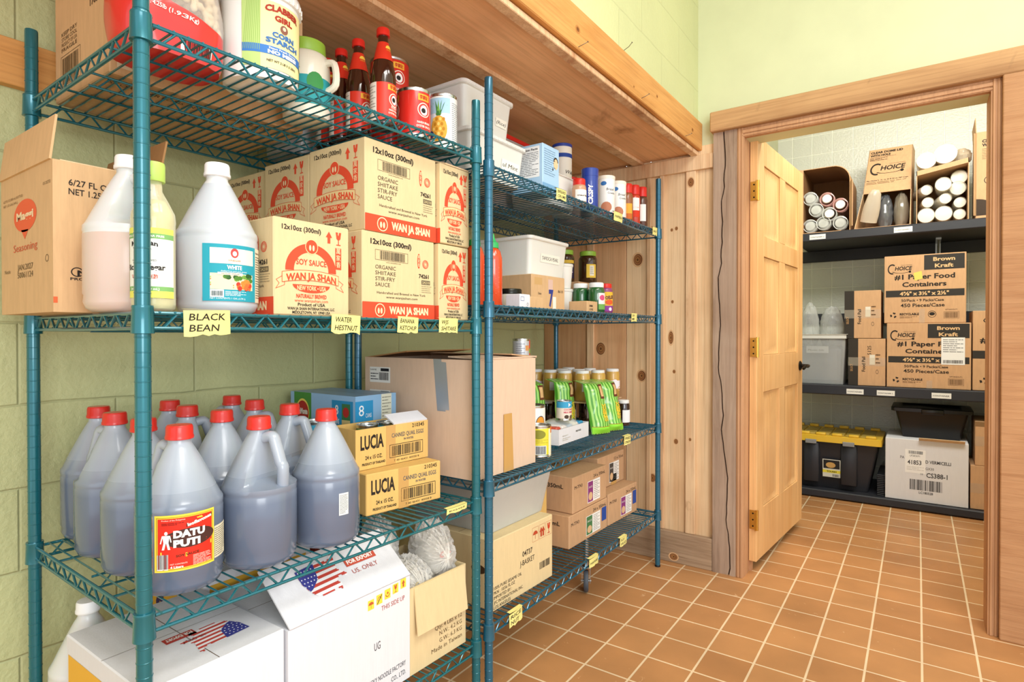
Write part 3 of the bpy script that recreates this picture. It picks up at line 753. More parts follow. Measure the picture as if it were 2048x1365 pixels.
def jug_body(mb, r, H, mat_low, mat_up, fill, seed=0):
    """one-gallon jug: heel, straight wall, long cone, recessed grip panel on the +x side"""
    zs = .52*H; zn = .885*H; rn = r*.27
    prof = [(r*.80, 0), (r*.93, .006), (r*.99, .018), (r*.975, .030), (r, .034), (r, zs-.012), (r*.985, zs-.009), (r, zs-.005), (r*.995, zs+.004)]
    n = 12
    for i in range(1, n+1):
        t = i/n; k = 1-(1-t)**1.25 if t < .5 else t
        rr = r*(1-t)**.92+rn*(1-(1-t)**.92)
        prof.append((rr, zs+(zn-zs)*t))
    prof += [(rn*.98, zn+.008), (rn*.98, zn+.016)]
    def rf(rr, z, a):
        if z <= zs+.006 or z > zn: return rr
        ca = math.cos(a)
        if ca > .25:
            t = (z-zs)/(zn-zs); xc = r*.33*(1-t)+rn*.75*t
            lim = xc/ca
            k = min(1, (z-zs-.006)/.010)
            if rr > lim: return rr*(1-k)+lim*k
        return rr
    mb.lathe(prof, mat_low, 56, rf=rf, mats=[(-1, mat_low), (fill, mat_up)])
    return zs, zn, rn
def jug(name, label, cat, loc, r, H, low, up, capm, rotz, group=None, fill=.6, capdeco=None, fac=.79):
    t = thing(name, label, cat, loc, rotz, group)
    mb = MB(); zs, zn, rn = jug_body(mb, r, H, low, up, fill*H)
    body = mb.build('body', t, ang=50)
    hb = MB(); pts = []
    P = [(rn*.55, zn-.012), (rn+.016, zn-.006), (r*.60, zn-.024), (r*.76, zn-.060), (r*.84, zs+.040), (r*.82, zs-.010)]
    hb.tube(smooth([(x, 0, z) for x, z in P], 4), .0115, up, 12, flat=1.15)
    hb.build('handle', t, ang=60)
    cb = MB(); rc = rn*1.17; z0 = zn+.008
    cb.lathe([(rc*1.0, z0), (rc*1.05, z0+.001), (rc*1.05, z0+.006), (rc, z0+.008), (rc*.98, H-.0045), (rc*.90, H-.0005), (rc*.4, H)], capm, 40)
    if capdeco:
        cv = wrap(cb, rc+.0002, 0, H-z0)
        for k in range(6):
            cv.text('DATU', rc*k*PI/3, .0135, .0028, '#f6d5d0', al='c', lay=0); cv.text('PUTI', rc*k*PI/3, .0095, .0028, '#f6d5d0', al='c', lay=0)
    cb.build('cap', t, ang=50)
    return t
def smooth(P, n=4):
    P = [Vector(p) for p in P]; out = []
    for i in range(len(P)-1):
        a, b, c_, d = P[max(0, i-1)], P[i], P[i+1], P[min(len(P)-1, i+2)]
        for k in range(n):
            t = k/n
            out.append(.5*((2*b)+(c_-a)*t+(2*a-5*b+4*c_-d)*t*t+(3*b-a-3*c_+d)*t**3))
    out.append(P[-1]); return out
def blob(mb, c_, rad, mat, amp=.12, seed=0, nu=28, nv=18, flatbot=True, freq=3.0, ridg=True):
    """crumpled bag: noise-folded ellipsoid resting flat"""
    c_ = Vector(c_); rad = Vector(rad)
    v = []; f = []
    for j in range(nv+1):
        ph = PI*j/nv
        for i in range(nu):
            th = 2*PI*i/nu; d = Vector((math.sin(ph)*math.cos(th), math.sin(ph)*math.sin(th), -math.cos(ph)))
            q = d*freq+Vector((seed*3.1, seed*1.7, seed))
            nz = noise.noise(q); n2 = noise.noise(q*2.7)
            k = 1+amp*((1-abs(nz)*2) if ridg else nz*2)*.7+amp*.5*n2
            p = Vector((d.x*rad.x*k, d.y*rad.y*k, d.z*rad.z*k))
            if flatbot and p.z < -rad.z*.8: p.z = -rad.z*.8
            v.append(c_+p)
    for j in range(nv):
        for i in range(nu):
            f.append((j*nu+i, j*nu+(i+1) % nu, (j+1)*nu+(i+1) % nu, (j+1)*nu+i))
    mb.add(v, f, mat)
INK = '#2a2420'; RED = '#dc4f32'
def arrow_up(cv, x, y, h, col, lay=1):
    w = h*.62
    cv.poly([(x-w*.22, y), (x+w*.22, y), (x+w*.22, y+h*.5), (x-w*.22, y+h*.5)], col, lay)
    cv.poly([(x-w*.5, y+h*.5), (x+w*.5, y+h*.5), (x, y+h)], col, lay)
def glass_ic(cv, x, y, h, col, lay=1):
    w = h*.5
    cv.poly([(x-w*.5, y+h), (x-w*.35, y+h*.5), (x, y+h*.38), (x+w*.35, y+h*.5), (x+w*.5, y+h), (x+w*.12, y+h), (x+w*.02, y+h*.72), (x-w*.12, y+h*.82), (x-w*.1, y+h)], col, lay)
    cv.rect(x-w*.07, y+h*.06, x+w*.07, y+h*.42, col, lay); cv.rect(x-w*.4, y, x+w*.4, y+h*.07, col, lay)
def umbrella_ic(cv, x, y, h, col, lay=1):
    cv.ell(x, y+h*.5, h*.42, h*.38, col, lay, 14, 0, 0, PI); cv.rect(x-h*.025, y+h*.05, x+h*.025, y+h*.55, col, lay)
def recycle_ic(cv, x, y, s, col, lay=1):
    for k in range(3):
        a = PI/2+k*2*PI/3
        p = lambda r, t: (x+s*r*math.cos(a+t), y+s*r*math.sin(a+t))
        cv.poly([p(1, -.75), p(1, .1), p(.5, .35), p(.5, -.9)], col, lay)
# ================================================================ rack one
T1, M1, L1, B1 = 1.6765, 1.1775, .6495, .2280
# ---- middle shelf: soy sauce cartons
def soy_face(cv):
    W, H = cv.w, cv.h; k = W/.2
    cv.text('12x10oz (300ml)', W*.10, H*.885, H*.052, INK, w=W*.50, bold=.02)
    arrow_up(cv, W*.71, H*.80, H*.13, RED); glass_ic(cv, W*.845, H*.79, H*.145, RED)
    cv.rect(W*.80, H*.52, W*.885, H*.76, RED, 0)
    for i, c_ in enumerate('萬家香'): cv.text(c_, W*.812, H*(.70-.075*i), H*.05, '#f0dfb0', w=W*.06, lay=1)
    cx, cy = W*.475, H*.50
    cv.ell(cx, cy-H*.02, W*.335, H*.285, RED, 0, 28, .68, -.05, PI+.05)
    cv.ell(cx, cy+H*.235, W*.085, H*.082, '#e6cf97', 1, 20); cv.ell(cx, cy+H*.235, W*.076, H*.073, RED, 2, 20)
    for s in (-1, 1): cv.ell(cx+s*W*.022, cy+H*.222, W*.014, H*.032, '#f0dfb0', 3, 10)
    cv.text('SOY SAUCE', cx, cy+H*.035, H*.062, RED, w=W*.40, al='c', bold=.02)
    # banner
    x0, x1 = W*.10, W*.84; n = 10
    up = [(x0+(x1-x0)*i/n, H*(.445+.035*(1-(2*i/n-1)**2))) for i in range(n+1)]
    lo = [(x, y-H*.105) for x, y in up]
    for i in range(n): cv.poly([lo[i], lo[i+1], up[i+1], up[i]], '#e6cf97', 2)
    cv.line(up, .0011, RED, 3); cv.line(lo, .0011, RED, 3)
    cv.line([lo[0], up[0]], .001, RED, 3); cv.line([lo[-1], up[-1]], .001, RED, 3)
    for s, e in ((-1, x0), (1, x1)):
        cv.line([(e, H*.40), (e+s*W*.07, H*.36), (e+s*W*.035, H*.325), (e+s*W*.075, H*.27), (e-s*W*.03, H*.31), (e-s*W*.03, H*.34)], .001, RED, 1)
    cv.text('WAN JA SHAN', cx, H*.352, H*.072, RED, w=W*.66, al='c', bold=.035, lay=4, arc=H*.033)
    cv.ell(cx, H*.325, W*.245, H*.085, RED, 1, 24, 0, PI, 2*PI)
    cv.text('NEW YORK • USA', cx, H*.268, H*.048, '#eed9a4', w=W*.38, al='c', bold=.02, lay=3)
    cv.text('NATURALLY BREWED', cx, H*.185, H*.042, RED, w=W*.40, al='c', bold=.03)
    cv.text('www.wanjashan.com', cx, H*.142, H*.034, RED, w=W*.44, al='c')
    cv.text('Product of USA', cx, H*.100, H*.034, INK, w=W*.36, al='c', bold=.02)
    cv.text('WAN JA SHAN INTERNATIONAL LLC', cx, H*.058, H*.030, INK, w=W*.62, al='c', bold=.02)
    cv.text('MIDDLETOWN, NY 10940 USA', cx, H*.018, H*.030, INK, w=W*.50, al='c', bold=.02)
def drops(cv, x, y, r):
    cv.ell(x, y, r, r, '#f0dfb0', 1, 20, .86); 
    for s in (-1, 1): cv.ell(x+s*r*.28, y-r*.1, r*.2, r*.45, '#f0dfb0', 1, 12)
def sti_face(cv):
    W, H = cv.w, cv.h
    cv.rect(0, 0, W, H*.185, RED, 0)
    cv.text('WAN JA SHAN', W*.34, H*.055, H*.085, '#f0dfb0', w=W*.56, bold=.05); drops(cv, W*.22, H*.092, H*.078)
    cv.text('12x10oz (300ml)', W*.10, H*.86, H*.062, INK, w=W*.55, bold=.03)
    cv.frame(W*.16, H*.68, W*.60, H*.80, .0007, INK, 1); cv.barcode(W*.22, H*.69, W*.56, H*.79, '#5d5340', 1, 3, 30)
    cv.text('www.wanjashan.com', W*.30, H*.655, H*.016, '#5d5340', w=W*.2)
    for i, t in enumerate(('ORGANIC', 'SHIITAKE', 'STIR-FRY', 'SAUCE')):
        cv.text(t, W*.16, H*(.575-.068*i), H*.048, '#4c4436', w=W*(.27, .27, .26, .19)[i])
    cv.text('Handcrafted and Brewed in New York', W*.18, H*.285, H*.030, INK, w=W*.68); cv.text('www.wanjashan.com', W*.30, H*.235, H*.030, INK, w=W*.44)
    cv.ell(W*.76, H*.73, W*.022, H*.095, RED, 0, 16); cv.text('萬', W*.745, H*.765, H*.035, '#f0dfb0', w=W*.03); cv.text('家', W*.745, H*.715, H*.035, '#f0dfb0', w=W*.03); cv.text('香', W*.745, H*.665, H*.035, '#f0dfb0', w=W*.03)
    for q in (1, .72, .45): cv.ell(W*.86, H*.70, W*.045*q, H*.055*q, RED, 1, 18, .84)
    cv.text('74261', W*.76, H*.52, H*.050, INK, w=W*.15, bold=.03)
    cv.rect(W*.80, H*.44, W*.93, H*.495, '#6e6550', 1); cv.text('2A210', W*.81, H*.452, H*.03, '#e6cf97', w=W*.11, lay=2)
    cv.lines(W*.80, H*.33, W*.95, H*.43, 4, '#978b6e', .3, 1, 4)
WJ = {'e': soy_face, 's': sti_face}; WJL = {'e': sti_face, 's': soy_face}
G = 'shiitake stir-fry sauce cartons on the first rack'
carton('sauce_carton', 'front sauce carton with red soy sauce emblem beside the white vinegar jug', 'carton', (.335, .7295, M1), (.255, .196, .210), K_yel, WJ, -.019, G)
carton('sauce_carton', 'lower long-side sauce carton with red name band, right on the rack shelf', 'carton', (.385, .966, M1), (.203, .258, .216), K_yel, WJL, 0, G)
carton('sauce_carton', 'upper front sauce carton tallest in the stack, number 74261 on its long side', 'carton', (.365, .976, M1+.2175), (.222, .256, .230), K_yel, WJL, 0, G)
carton('sauce_carton', 'upper sauce carton second from the wall, left of the tallest front carton', 'carton', (.150, .980, M1+.2175), (.208, .250, .228), K_yel, WJL, 0, G)
carton('sauce_carton', 'upper sauce carton against the block wall, mostly hidden by the vinegar jug', 'carton', (-.068, .990, M1+.2175), (.208, .245, .222), K_yel, WJL, 0, G)
carton('sauce_carton', 'lower hidden sauce carton under the second upper carton', 'carton', (.150, .975, M1), (.208, .255, .216), K_yel, WJL, 0, G)
carton('sauce_carton', 'lower hidden sauce carton against the block wall', 'carton', (-.068, .985, M1), (.208, .25, .216), K_yel, WJL, 0, G)
oF = carton('sauce_carton', 'upper right sauce carton with a raised top flap by the rack post', 'carton', (.350, 1.236, M1+.217), (.250, .128, .226), K_yel, WJ, 0, G)
flap(oF, 'flap', (.250, .02, .226), (.250, .126, .226), (-.9, 0, .28), .09, K_edge)
carton('sauce_carton', 'lower right sauce carton with soy sauce emblem beside the rack post', 'carton', (.350, 1.230, M1), (.250, .130, .214), K_yel, WJ, 0, G)
# ---- seasoning carton with open flaps
def maggi_bubble(cv, x, y, s, txt=True):
    cv.ell(x, y, s, s*.86, '#e0613c', 0, 28); cv.poly([(x-s*.35, y-s*.72), (x+s*.30, y-s*.76), (x-s*.02, y-s*1.25)], '#e0613c', 0)
    if txt: cv.text('Maggi', x, y-s*.18, s*.42, '#ecd5ae', w=s*1.5, al='c', bold=.04, lay=1)
def mg_s(cv):
    f_ = cv.fn; cv = Cv(cv.mb, lambda u, v, o: f_(u*1.75, v, o), cv.w/1.75, cv.h); W, H = cv.w, cv.h
    cv.text('6/27 FL OZ (800 mL) BOTTLES', W*.06, H*.83, H*.018, '#7c5c38', w=W*.4, ang=.0); cv.text('NET 1.25 GAL (4.8 L)', W*.06, H*.795, H*.018, '#7c5c38', w=W*.3)
    maggi_bubble(cv, W*.50, H*.69, W*.22); cv.text('Seasoning', W*.50, H*.445, H*.055, '#d0603c', w=W*.46, al='c')
    cv.text('JAN.2027', W*.50, H*.31, H*.042, '#6b5638', w=W*.30, al='c'); cv.text('50061124', W*.50, H*.255, H*.042, '#6b5638', w=W*.30, al='c')
    cv.text('Nestle', W*.08, H*.30, H*.028, '#6b5638', w=W*.12); cv.ell(W*.90, H*.36, W*.03, H*.025, '#6b5638', 0, 16, .8)
    cv.text('051202TD', W*.84, H*.85, H*.02, '#6b5638', w=W*.13)
def mg_e(cv):
    W, H = cv.w, cv.h
    cv.text('6/27 FL OZ (800 mL)', W*.13, H*.845, H*.042, INK, w=W*.72, bold=.01); cv.text('NET 1.25 GAL (4.8 L)', W*.13, H*.785, H*.042, INK, w=W*.66, bold=.01)
    maggi_bubble(cv, W*.60, H*.60, W*.22); cv.text('Seasoning', W*.44, H*.42, H*.062, '#d0603c', w=W*.5)
    cv.ell(W*.20, H*.27, W*.055, H*.032, INK, 0, 16, .8, .5, 5.5); cv.text('Nestle', W*.20, H*.245, H*.038, INK, w=W*.36, bold=.03); cv.text('PROFESSIONAL', W*.14, H*.215, H*.018, INK, w=W*.44, bold=.02)
    cv.frame(W*.32, H*.06, W*.72, H*.18, .0016, INK, 0); cv.barcode(W*.38, H*.07, W*.68, H*.17, INK, 0, 5, 20); cv.text('0 28000 29142', W*.38, H*.035, H*.02, INK, w=W*.3)
    cv.rect(0, H*.06, W*.035, H*.10, '#d9663c', 0)
o = carton('seasoning_carton', 'tan seasoning carton with open flaps overhanging the rack end by the wall', 'carton', (.090, .400, M1), (.303, .190, .285), K_tan, {'s': mg_s, 'e': mg_e}, 0, None, top='open')
fl = flap(o, 'flap', (0, .0, .285), (.300, 0, .285), (0, .12, .99), .086, K_tan, n=4)
m_ = MB(); cv = Cv(m_, lambda u, v, oo: (u, v*.12-oo*.99, .286+v*.99), .3, .085); maggi_bubble(cv, .165, .058, .024, False); cv.text('Maggi', .165, .054, .009, '#ecd5ae', w=.034, al='c', lay=1); cv.text('Seasoning', .165, .022, .012, '#d0603c', w=.06, al='c')
cv.text('Open in a Cool', .05, .066, .006, '#6b5638', w=.05); cv.text('Dry Place', .06, .057, .006, '#6b5638', w=.03); cv.lines(.10, .006, .24, .014, 2, '#6b5638', .3)
m_.build('flap_print', fl)
flap(o, 'flap', (.0, .190, .285), (.300, .190, .285), (0, .18, .98), .088, K_dark)  # far flap faces away from the light: its shade is in the darker board
flap(o, 'flap', (.302, .01, .283), (.302, .18, .283), (-1, 0, -.15), .12, K_edge, label='flap folded inward')
# ---- jugs of vinegar and the rice vinegar bottle
MILK = plain('jug_milky', '#d8dbdb', .30, sss=.15, coat=.3); MILK2 = plain('jug_milky_low', '#c3cbd2', .28, sss=.15, coat=.4); CAPW = plain('cap_white', '#f2f3f3', .4)
PINK = plain('vinegar_pinkish', '#d3bfb4', .32, sss=.2, coat=.2)
jv = jug('vinegar_jug', 'white vinegar jug with teal vegetable label at the rack front', 'jug', (.513, .646, M1), .0770, .312, MILK2, MILK, CAPW, math.radians(150), 'gallon vinegar jugs', fill=.84)
m_ = MB(); cv0 = wrap(m_, .0778, -math.radians(150)-.42-.42, .3); f0_ = cv0.fn; cv = Cv(m_, lambda u, v, o: f0_(u*1.12, .024+(v-.032)*1.28, o), .3, .3, .0778)
lw, lh, lb = .100, .088, .032
cv.rect(0, lb, lw, lb+lh, '#2a9db0', 0)
cv.rect(.012, lb+.058, lw-.008, lb+lh-.006, '#f1e6d4', 1); cv.ell(.052, lb+.075, .007, .0075, '#c04a48', 2, 16); cv.ell(.052, lb+.074, .0038, .004, '#f3ece2', 3, 12)
cv.text('FOUR MONKS'[:0]+'VINEGAR', .052, lb+.062, .0028, '#9c6a3c', w=.022, al='c', lay=2)
cv.text('WHITE', .052, lb+.0495, .0062, '#f4f6f6', w=.026, al='c', bold=.04, lay=2); cv.text('distilled from pure grain alcohol', .052, lb+.0455, .0022, '#f4f6f6', w=.046, al='c', lay=2)
cv.rect(.012, lb+.018, lw-.010, lb+.043, '#e8dcb8', 1)
rr = random.Random(3)
for i in range(16):
    cx_, cy_ = .05+rr.random()*.036, lb+.020+rr.random()*.012; cv.ell(cx_, cy_, .0042, .004, rr.choice(['#d8452e', '#e2703a', '#c93a2c', '#e88a3c']), 2+i % 3, 10)
for i in range(14): cv.ell(.035+rr.random()*.05, lb+.033+rr.random()*.008, .005, .0035, rr.choice(['#4f7f32', '#6da042', '#2f5a2c']), 1+i % 3, 8)
for i in range(7): cv.line([(.013, lb+.040-i*.003), (.05, lb+.020+i*.001)], .0022, ['#e8e6cf', '#9fbf6a', '#e08a4a'][i % 3], 2)
cv.rect(.024, lb+.0405, .066, lb+.0445, '#efe9d8', 4); cv.text('DISTILLED VINEGAR', .045, lb+.0415, .002, '#4a4a40', w=.03, al='c', lay=5)
cv.barcode(.014, lb+.008, .032, lb+.0155, '#23434a', 2, 4, 16, '#eef0ee'); cv.lines(.036, lb+.008, .074, lb+.016, 4, '#dff0f2', .4, 1); cv.text('NET CONTENTS 1 GAL (3.78 L)', .012, lb+.003, .0026, '#f0f8f8', w=.06, lay=1)
cv.rect(lw, lb, lw+.03, lb+lh, '#ebdcc0', 0); cv.text('Nutrition Facts', lw+.002, lb+lh-.009, .003, INK, w=.024, bold=.02, lay=1); cv.lines(lw+.002, lb+.006, lw+.028, lb+lh-.012, 18, '#5a5248', .3, 1, 8)
m_.build('label', jv)
jug('vinegar_jug', 'half-full vinegar jug without front label beside the seasoning carton', 'jug', (.470, .497, M1), .0735, .298, PINK, MILK, CAPW, math.radians(20), 'gallon vinegar jugs', fill=.46)
def rice_bottle():
    t = thing('rice_vinegar_bottle', 'glass rice vinegar bottle with lime cap behind the front post', 'bottle', (.582, .492, M1), 0, None)
    gl = clearmat('bottle_glass_pale', '#e8e6c4', .30, .05); liq = plain('rice_vinegar', '#dcd9a8', .1, trans=.0, alpha=1)
    mb = MB(); r = .035
    mb.lathe([(r*.85, 0), (r*.98, .004), (r, .012), (r, .155), (r*1.02, .160), (r*.98, .175), (r*.72, .195), (r*.42, .215), (r*.38, .245)], gl, 36); mb.build('glass', t, ang=60)
    mb = MB(); mb.lathe([(r*.8, .004), (r*.93, .012), (r*.93, .155), (r*.9, .175), (r*.60, .196), (r*.5, .198)], liq, 28); lq = mb.build('liquid', t, ang=60); lq['label'] = 'pale yellow vinegar'
    mb = MB(); mb.lathe([(.0185, .232), (.0192, .233), (.0192, .262), (.018, .266), (.010, .267)], plain('cap_lime', '#b9dc6a', .4), 30); mb.build('cap', t)
    mb = MB(); a0 = -.95; cv = wrap(mb, r+.0004, a0-1.4, .2)
    w = r*3.0; cv.rect(0, .022, w, .145, '#eff3ea', 0); cv.rect(0, .022, w, .034, '#e6e66a', 1); cv.rect(0, .135, w, .145, '#e6e66a', 1); cv.rect(0, .034, w, .042, '#7db26a', 1); cv.rect(0, .126, w, .135, '#7db26a', 1)
    cv.rect(0, .022, .012, .145, '#e9e77a', 1)
    c_ = w*.50
    cv.text('MSG FREE - SUGAR FREE', c_, .1285, .0036, '#f4f6e8', w=.066, al='c', lay=2, bold=.03); cv.text('Marukan', c_, .112, .0085, INK, w=.046, al='c', bold=.03, arc=.003)
    for i in range(12): cv.ell(c_+.0065*math.cos(i*PI/6), .100+.0065*math.sin(i*PI/6), .0016, .0016, '#c8932c', 2, 8)
    cv.ell(c_, .100, .0064, .0064, '#e0a83a', 2, 18); cv.ell(c_, .100, .003, .003, '#b87a22', 3, 12)
    cv.text('GENUINE BREWED', c_, .086, .0034, '#3a3836', w=.042, al='c'); cv.text('Rice Vinegar', c_, .071, .0100, INK, w=.070, al='c', bold=.03)
    cv.text('マルカン 米酢', c_, .056, .0062, '#c65a40', w=.046, al='c', bold=.02); cv.text('24 FL OZ (710 mL)', c_, .0355, .0042, '#f4f6e8', w=.05, al='c', bold=.03, lay=2)
    mb.build('label', t); return t
rice_bottle()
# ---- lower shelf: twelve soy sauce jugs
SOYL = fillmat('soy_jug', '#626e84', '#a3aebb', .135, .215, .24, .5); SOYU = fillmat('soy_jug_grip', '#8b97a8', '#aab4c0', .15, .24, .28, .3); CAPR = plain('cap_red', '#d8281e', .35, coat=.3)
js = [('front labelled soy sauce jug nearest the corner post', .530, .560, 200), ('front soy sauce jug with loop handle turned to the room', .545, .718, 15), ('front soy sauce jug beside the golden egg cartons', .560, .880, 140),
      ('soy sauce jug directly behind the corner post, second from front', .376, .560, 165), ('soy sauce jug second from the wall at the rack end', .218, .566, 200), ('soy sauce jug against the wall at the rack end', .062, .590, 150),
      ('soy sauce jug at the wall behind the labelled jug', .062, .756, 150), ('soy sauce jug in the second row, third from the room side', .218, .726, 80), ('soy sauce jug in the second row behind the looped handle jug', .376, .728, 170),
      ('soy sauce jug in the third row with grip facing the cartons', .235, .895, 30), ('farthest soy sauce jug at the wall in the third row', .080, .918, 200), ('soy sauce jug with open handle behind the front right jug', .398, .892, 25)]
proto = None; H_ = .310
for i, (lab, x, y, rz) in enumerate(js):
    if proto is None:
        proto = jug('soy_sauce_jug', lab, 'jug', (x, y, L1), .0765, H_, SOYL, SOYL if False else SOYU, CAPR, math.radians(rz), 'gallon soy sauce jugs with red caps', fill=.60, capdeco=True)
        first = proto
    else: dup(proto, (x, y, L1), math.radians(rz), lab)
# the printed label of the front jug and the small ingredient labels
m_ = MB(); cv = wrap(m_, .0769, math.radians(-27-200)-.52, .3)
b0 = .050; w, h = .106, .104
cv.rect(0, b0, w, b0+h, '#f2dc4a', 0); cv.frame(.0035, b0+.0035, w-.0035, b0+h-.0035, .0012, '#b8902a', 1); cv.rect(.006, b0+.006, w-.006, b0+h-.006, '#d9301f', 1)
cv.ell(w*.56, b0+h*.57, w*.42, h*.17, '#4a2c26', 2, 28); cv.text('DATU', w*.30, b0+h*.60, .0125, '#f6f4f0', w=w*.50, bold=.06, lay=3); cv.text('PUTI', w*.30, b0+h*.435, .0125, '#f6f4f0', w=w*.42, bold=.06, lay=3)
# warrior figure
fx = w*.19; fy = b0+h*.40
cv.ell(fx, fy+.030, .0028, .0034, '#f4f0ea', 3, 12); cv.poly([(fx-.006, fy+.026), (fx+.006, fy+.026), (fx+.004, fy+.012), (fx-.004, fy+.012)], '#f4f0ea', 3)
cv.poly([(fx-.004, fy+.013), (fx, fy+.013), (fx-.003, fy), (fx-.007, fy)], '#f4f0ea', 3); cv.poly([(fx, fy+.013), (fx+.004, fy+.013), (fx+.007, fy), (fx+.003, fy)], '#f4f0ea', 3)
cv.line([(fx-.006, fy+.025), (fx-.009, fy+.012)], .002, '#f4f0ea', 3); cv.line([(fx+.006, fy+.025), (fx+.008, fy+.014)], .002, '#f4f0ea', 3)
cv.poly([(w*.10, b0+h*.36), (w*.5, b0+h*.31), (w*.93, b0+h*.44), (w*.93, b0+h*.37), (w*.5, b0+h*.24), (w*.10, b0+h*.30)], '#efc23c', 2)
cv.text('SOY SAUCE', w*.52, b0+h*.262, .0042, '#4a2c16', w=w*.36, al='c', bold=.02, lay=3, ang=.05)
cv.text('Product of the Philippines', w*.12, b0+h*.90, .0026, '#f6e8d8', w=w*.36, lay=2); cv.lines(w*.12, b0+h*.82, w*.46, b0+h*.87, 2, '#8a1a12', .5, 2)
cv.poly([(w*.50, b0+h*.76), (w*.94, b0+h*.86), (w*.94, b0+h*.93), (w*.50, b0+h*.83)], '#2c2a28', 2); cv.text('Isoflavones', w*.52, b0+h*.775, .0058, '#f4f0e2', w=w*.42, bold=.05, lay=3, ang=.22); cv.text('with', w*.66, b0+h*.89, .0036, '#e9d84a', w=w*.1, bold=.05, lay=3)
cv.barcode(.006, b0+.006, w*.22, b0+h*.31, '#6a6a6a', 2, 9, 12, None) ; cv.rect(.004, b0+.004, w*.22, b0+h*.31, '#ecebe8', 1)
cv.text('NET CONTENTS', w*.25, b0+h*.12, .0026, '#f6e8d8', w=w*.26, lay=2); cv.text('4 Liters', w*.25, b0+h*.06, .0042, '#f6f4f0', w=w*.20, bold=.04, lay=2)
cv.lines(w*.60, b0+h*.06, w*.92, b0+h*.25, 8, '#f2c8ba', .4, 2, 5)
m_.build('label', first)
m_ = MB(); cv = wrap(m_, .0769, math.radians(-27-200)-.52, .3); cv.rect(w+.001, b0+.004, w+.045, b0+.066, '#e3dcc2', 0); cv.lines(w+.002, b0+.007, w+.043, b0+.063, 14, '#6d6654', .3, 1, 6); m_.build('ingredient_label', first)
kids = [o for o in C.objects if o.name.startswith('soy_sauce_jug') and o.type == 'EMPTY']
for o, da in ((kids[1], -1.35), (kids[2], .52)):
    m_ = MB(); a = math.atan2(-o.location.y, 1.72-o.location.x)-o.rotation_euler.z+da
    cv = wrap(m_, .0769, a-.16, .3); cv.rect(0, .074, .024, .124, '#dfe3e0', 0); cv.lines(.002, .077, .022, .121, 14, '#6d7074', .3, 1, 6); m_.build('label', o)
# ---- egg cartons, cans, del monte tray
def lucia(cv):
    W, H = cv.w, cv.h
    cv.text('LUCIA', W*.06, H*.50, H*.34, INK, w=W*.30, bold=.03); cv.text('24 x 15 OZ.', W*.12, H*.24, H*.095, INK, w=W*.22, bold=.02); cv.text('PRODUCT OF THAILAND', W*.08, H*.10, H*.06, INK, w=W*.30, bold=.03)
    cv.text('210345', W*.76, H*.87, H*.10, INK, w=W*.18, bold=.01); cv.text('CANNED QUAIL EGGS', W*.47, H*.68, H*.11, '#4b5560', w=W*.46, bold=.01); cv.text('IN WATER', W*.64, H*.575, H*.055, '#4b5560', w=W*.14, bold=.02)
    cv.frame(W*.44, H*.16, W*.92, H*.50, .0017, INK, 0); cv.barcode(W*.47, H*.20, W*.89, H*.46, INK, 0, 6, 26); cv.text('7 40 46431 40058 8', W*.50, H*.06, H*.05, INK, w=W*.36)
LT = ('e', .103, 0, .137, .112, TAPE)
carton('egg_carton', 'lower golden carton of canned quail eggs beside the soy jugs', 'carton', (.382, 1.068, L1), (.125, .252, .112), K_luc, {'e': lucia}, -.16, 'canned quail egg cartons', tape=[LT])
l1 = carton('egg_carton', 'upper golden quail egg carton, open with cans inside', 'carton', (.340, 1.060, L1+.1135), (.120, .262, .112), K_luc, {'e': lucia}, -.075, 'canned quail egg cartons', top='open', tape=[LT])
flap(l1, 'flap', (.118, .13, .112), (.118, .262, .112), (-.5, 0, .25), .05, K_white, label='white-lined torn flap')
GREENL = plain('can_paper_green', '#3f7a4c', .4); TEALL = plain('can_paper_teal', '#3c9fc0', .35)
def fruit_can(cv):
    cv.rect(0, .06, .2, .085, '#e9efe6', 0); cv.text('Sliced Pineapple', .005, .066, .010, '#2c6a3c', w=.08); cv.text('Green Beans', .11, .066, .010, '#2c6a3c', w=.06)
for i, (x, y) in enumerate(((.40, 1.145), (.405, 1.215), (.412, 1.283))):
    can('food_can', ['tin can nearest in the open quail egg carton', 'middle green tin can standing in the open quail egg carton', 'far tin can in the open quail egg carton'][i], 'can', (x, y, L1+.1185), .0325, .108, (GREENL, TEALL, GREENL)[i], fruit_can if i != 1 else None, 'cans in the open egg carton')
carton('carton', 'plain carton under the blue eight-can tray by the wall', 'carton', (.0, 1.165, L1), (.315, .168, .185), K_brn)
def dm_s(cv):
    W, H = cv.w, cv.h
    cv.rect(0, 0, W, H, '#9cc3e8', -.4); cv.rect(W*.06, 0, W*.34, H, '#4f9443', 0); cv.ell(W*.20, H*.42, W*.11, H*.40, '#f0dc6a', 1, 24); cv.ell(W*.20, H*.40, W*.10, H*.36, '#b8322c', 2, 24)
    cv.text('DelMonte', W*.20, H*.38, H*.16, '#f2ece0', w=W*.17, al='c', bold=.05, lay=3)
    for i in range(12): cv.ell(W*(.40+.022*i), H*(.12+.06*((i*7) % 3)), W*.02, H*.10, ['#dcc98a', '#cdb872', '#e6d9a0'][i % 3], 1+i % 2, 10)
    cv.rect(W*.66, H*.08, W*.97, H*.86, '#2f93c8', 0); cv.text('8', W*.71, H*.48, H*.26, '#f2f6f8', w=W*.05, bold=.02); cv.text('CANS', W*.69, H*.22, H*.14, '#f2f6f8', w=W*.08, bold=.02)
    cv.rect(W*.81, H*.16, W*.93, H*.78, '#3f7a4c', 1); cv.ell(W*.87, H*.55, W*.045, H*.14, '#b8322c', 2, 16); cv.rect(W*.81, H*.16, W*.93, H*.34, '#dcc98a', 2)
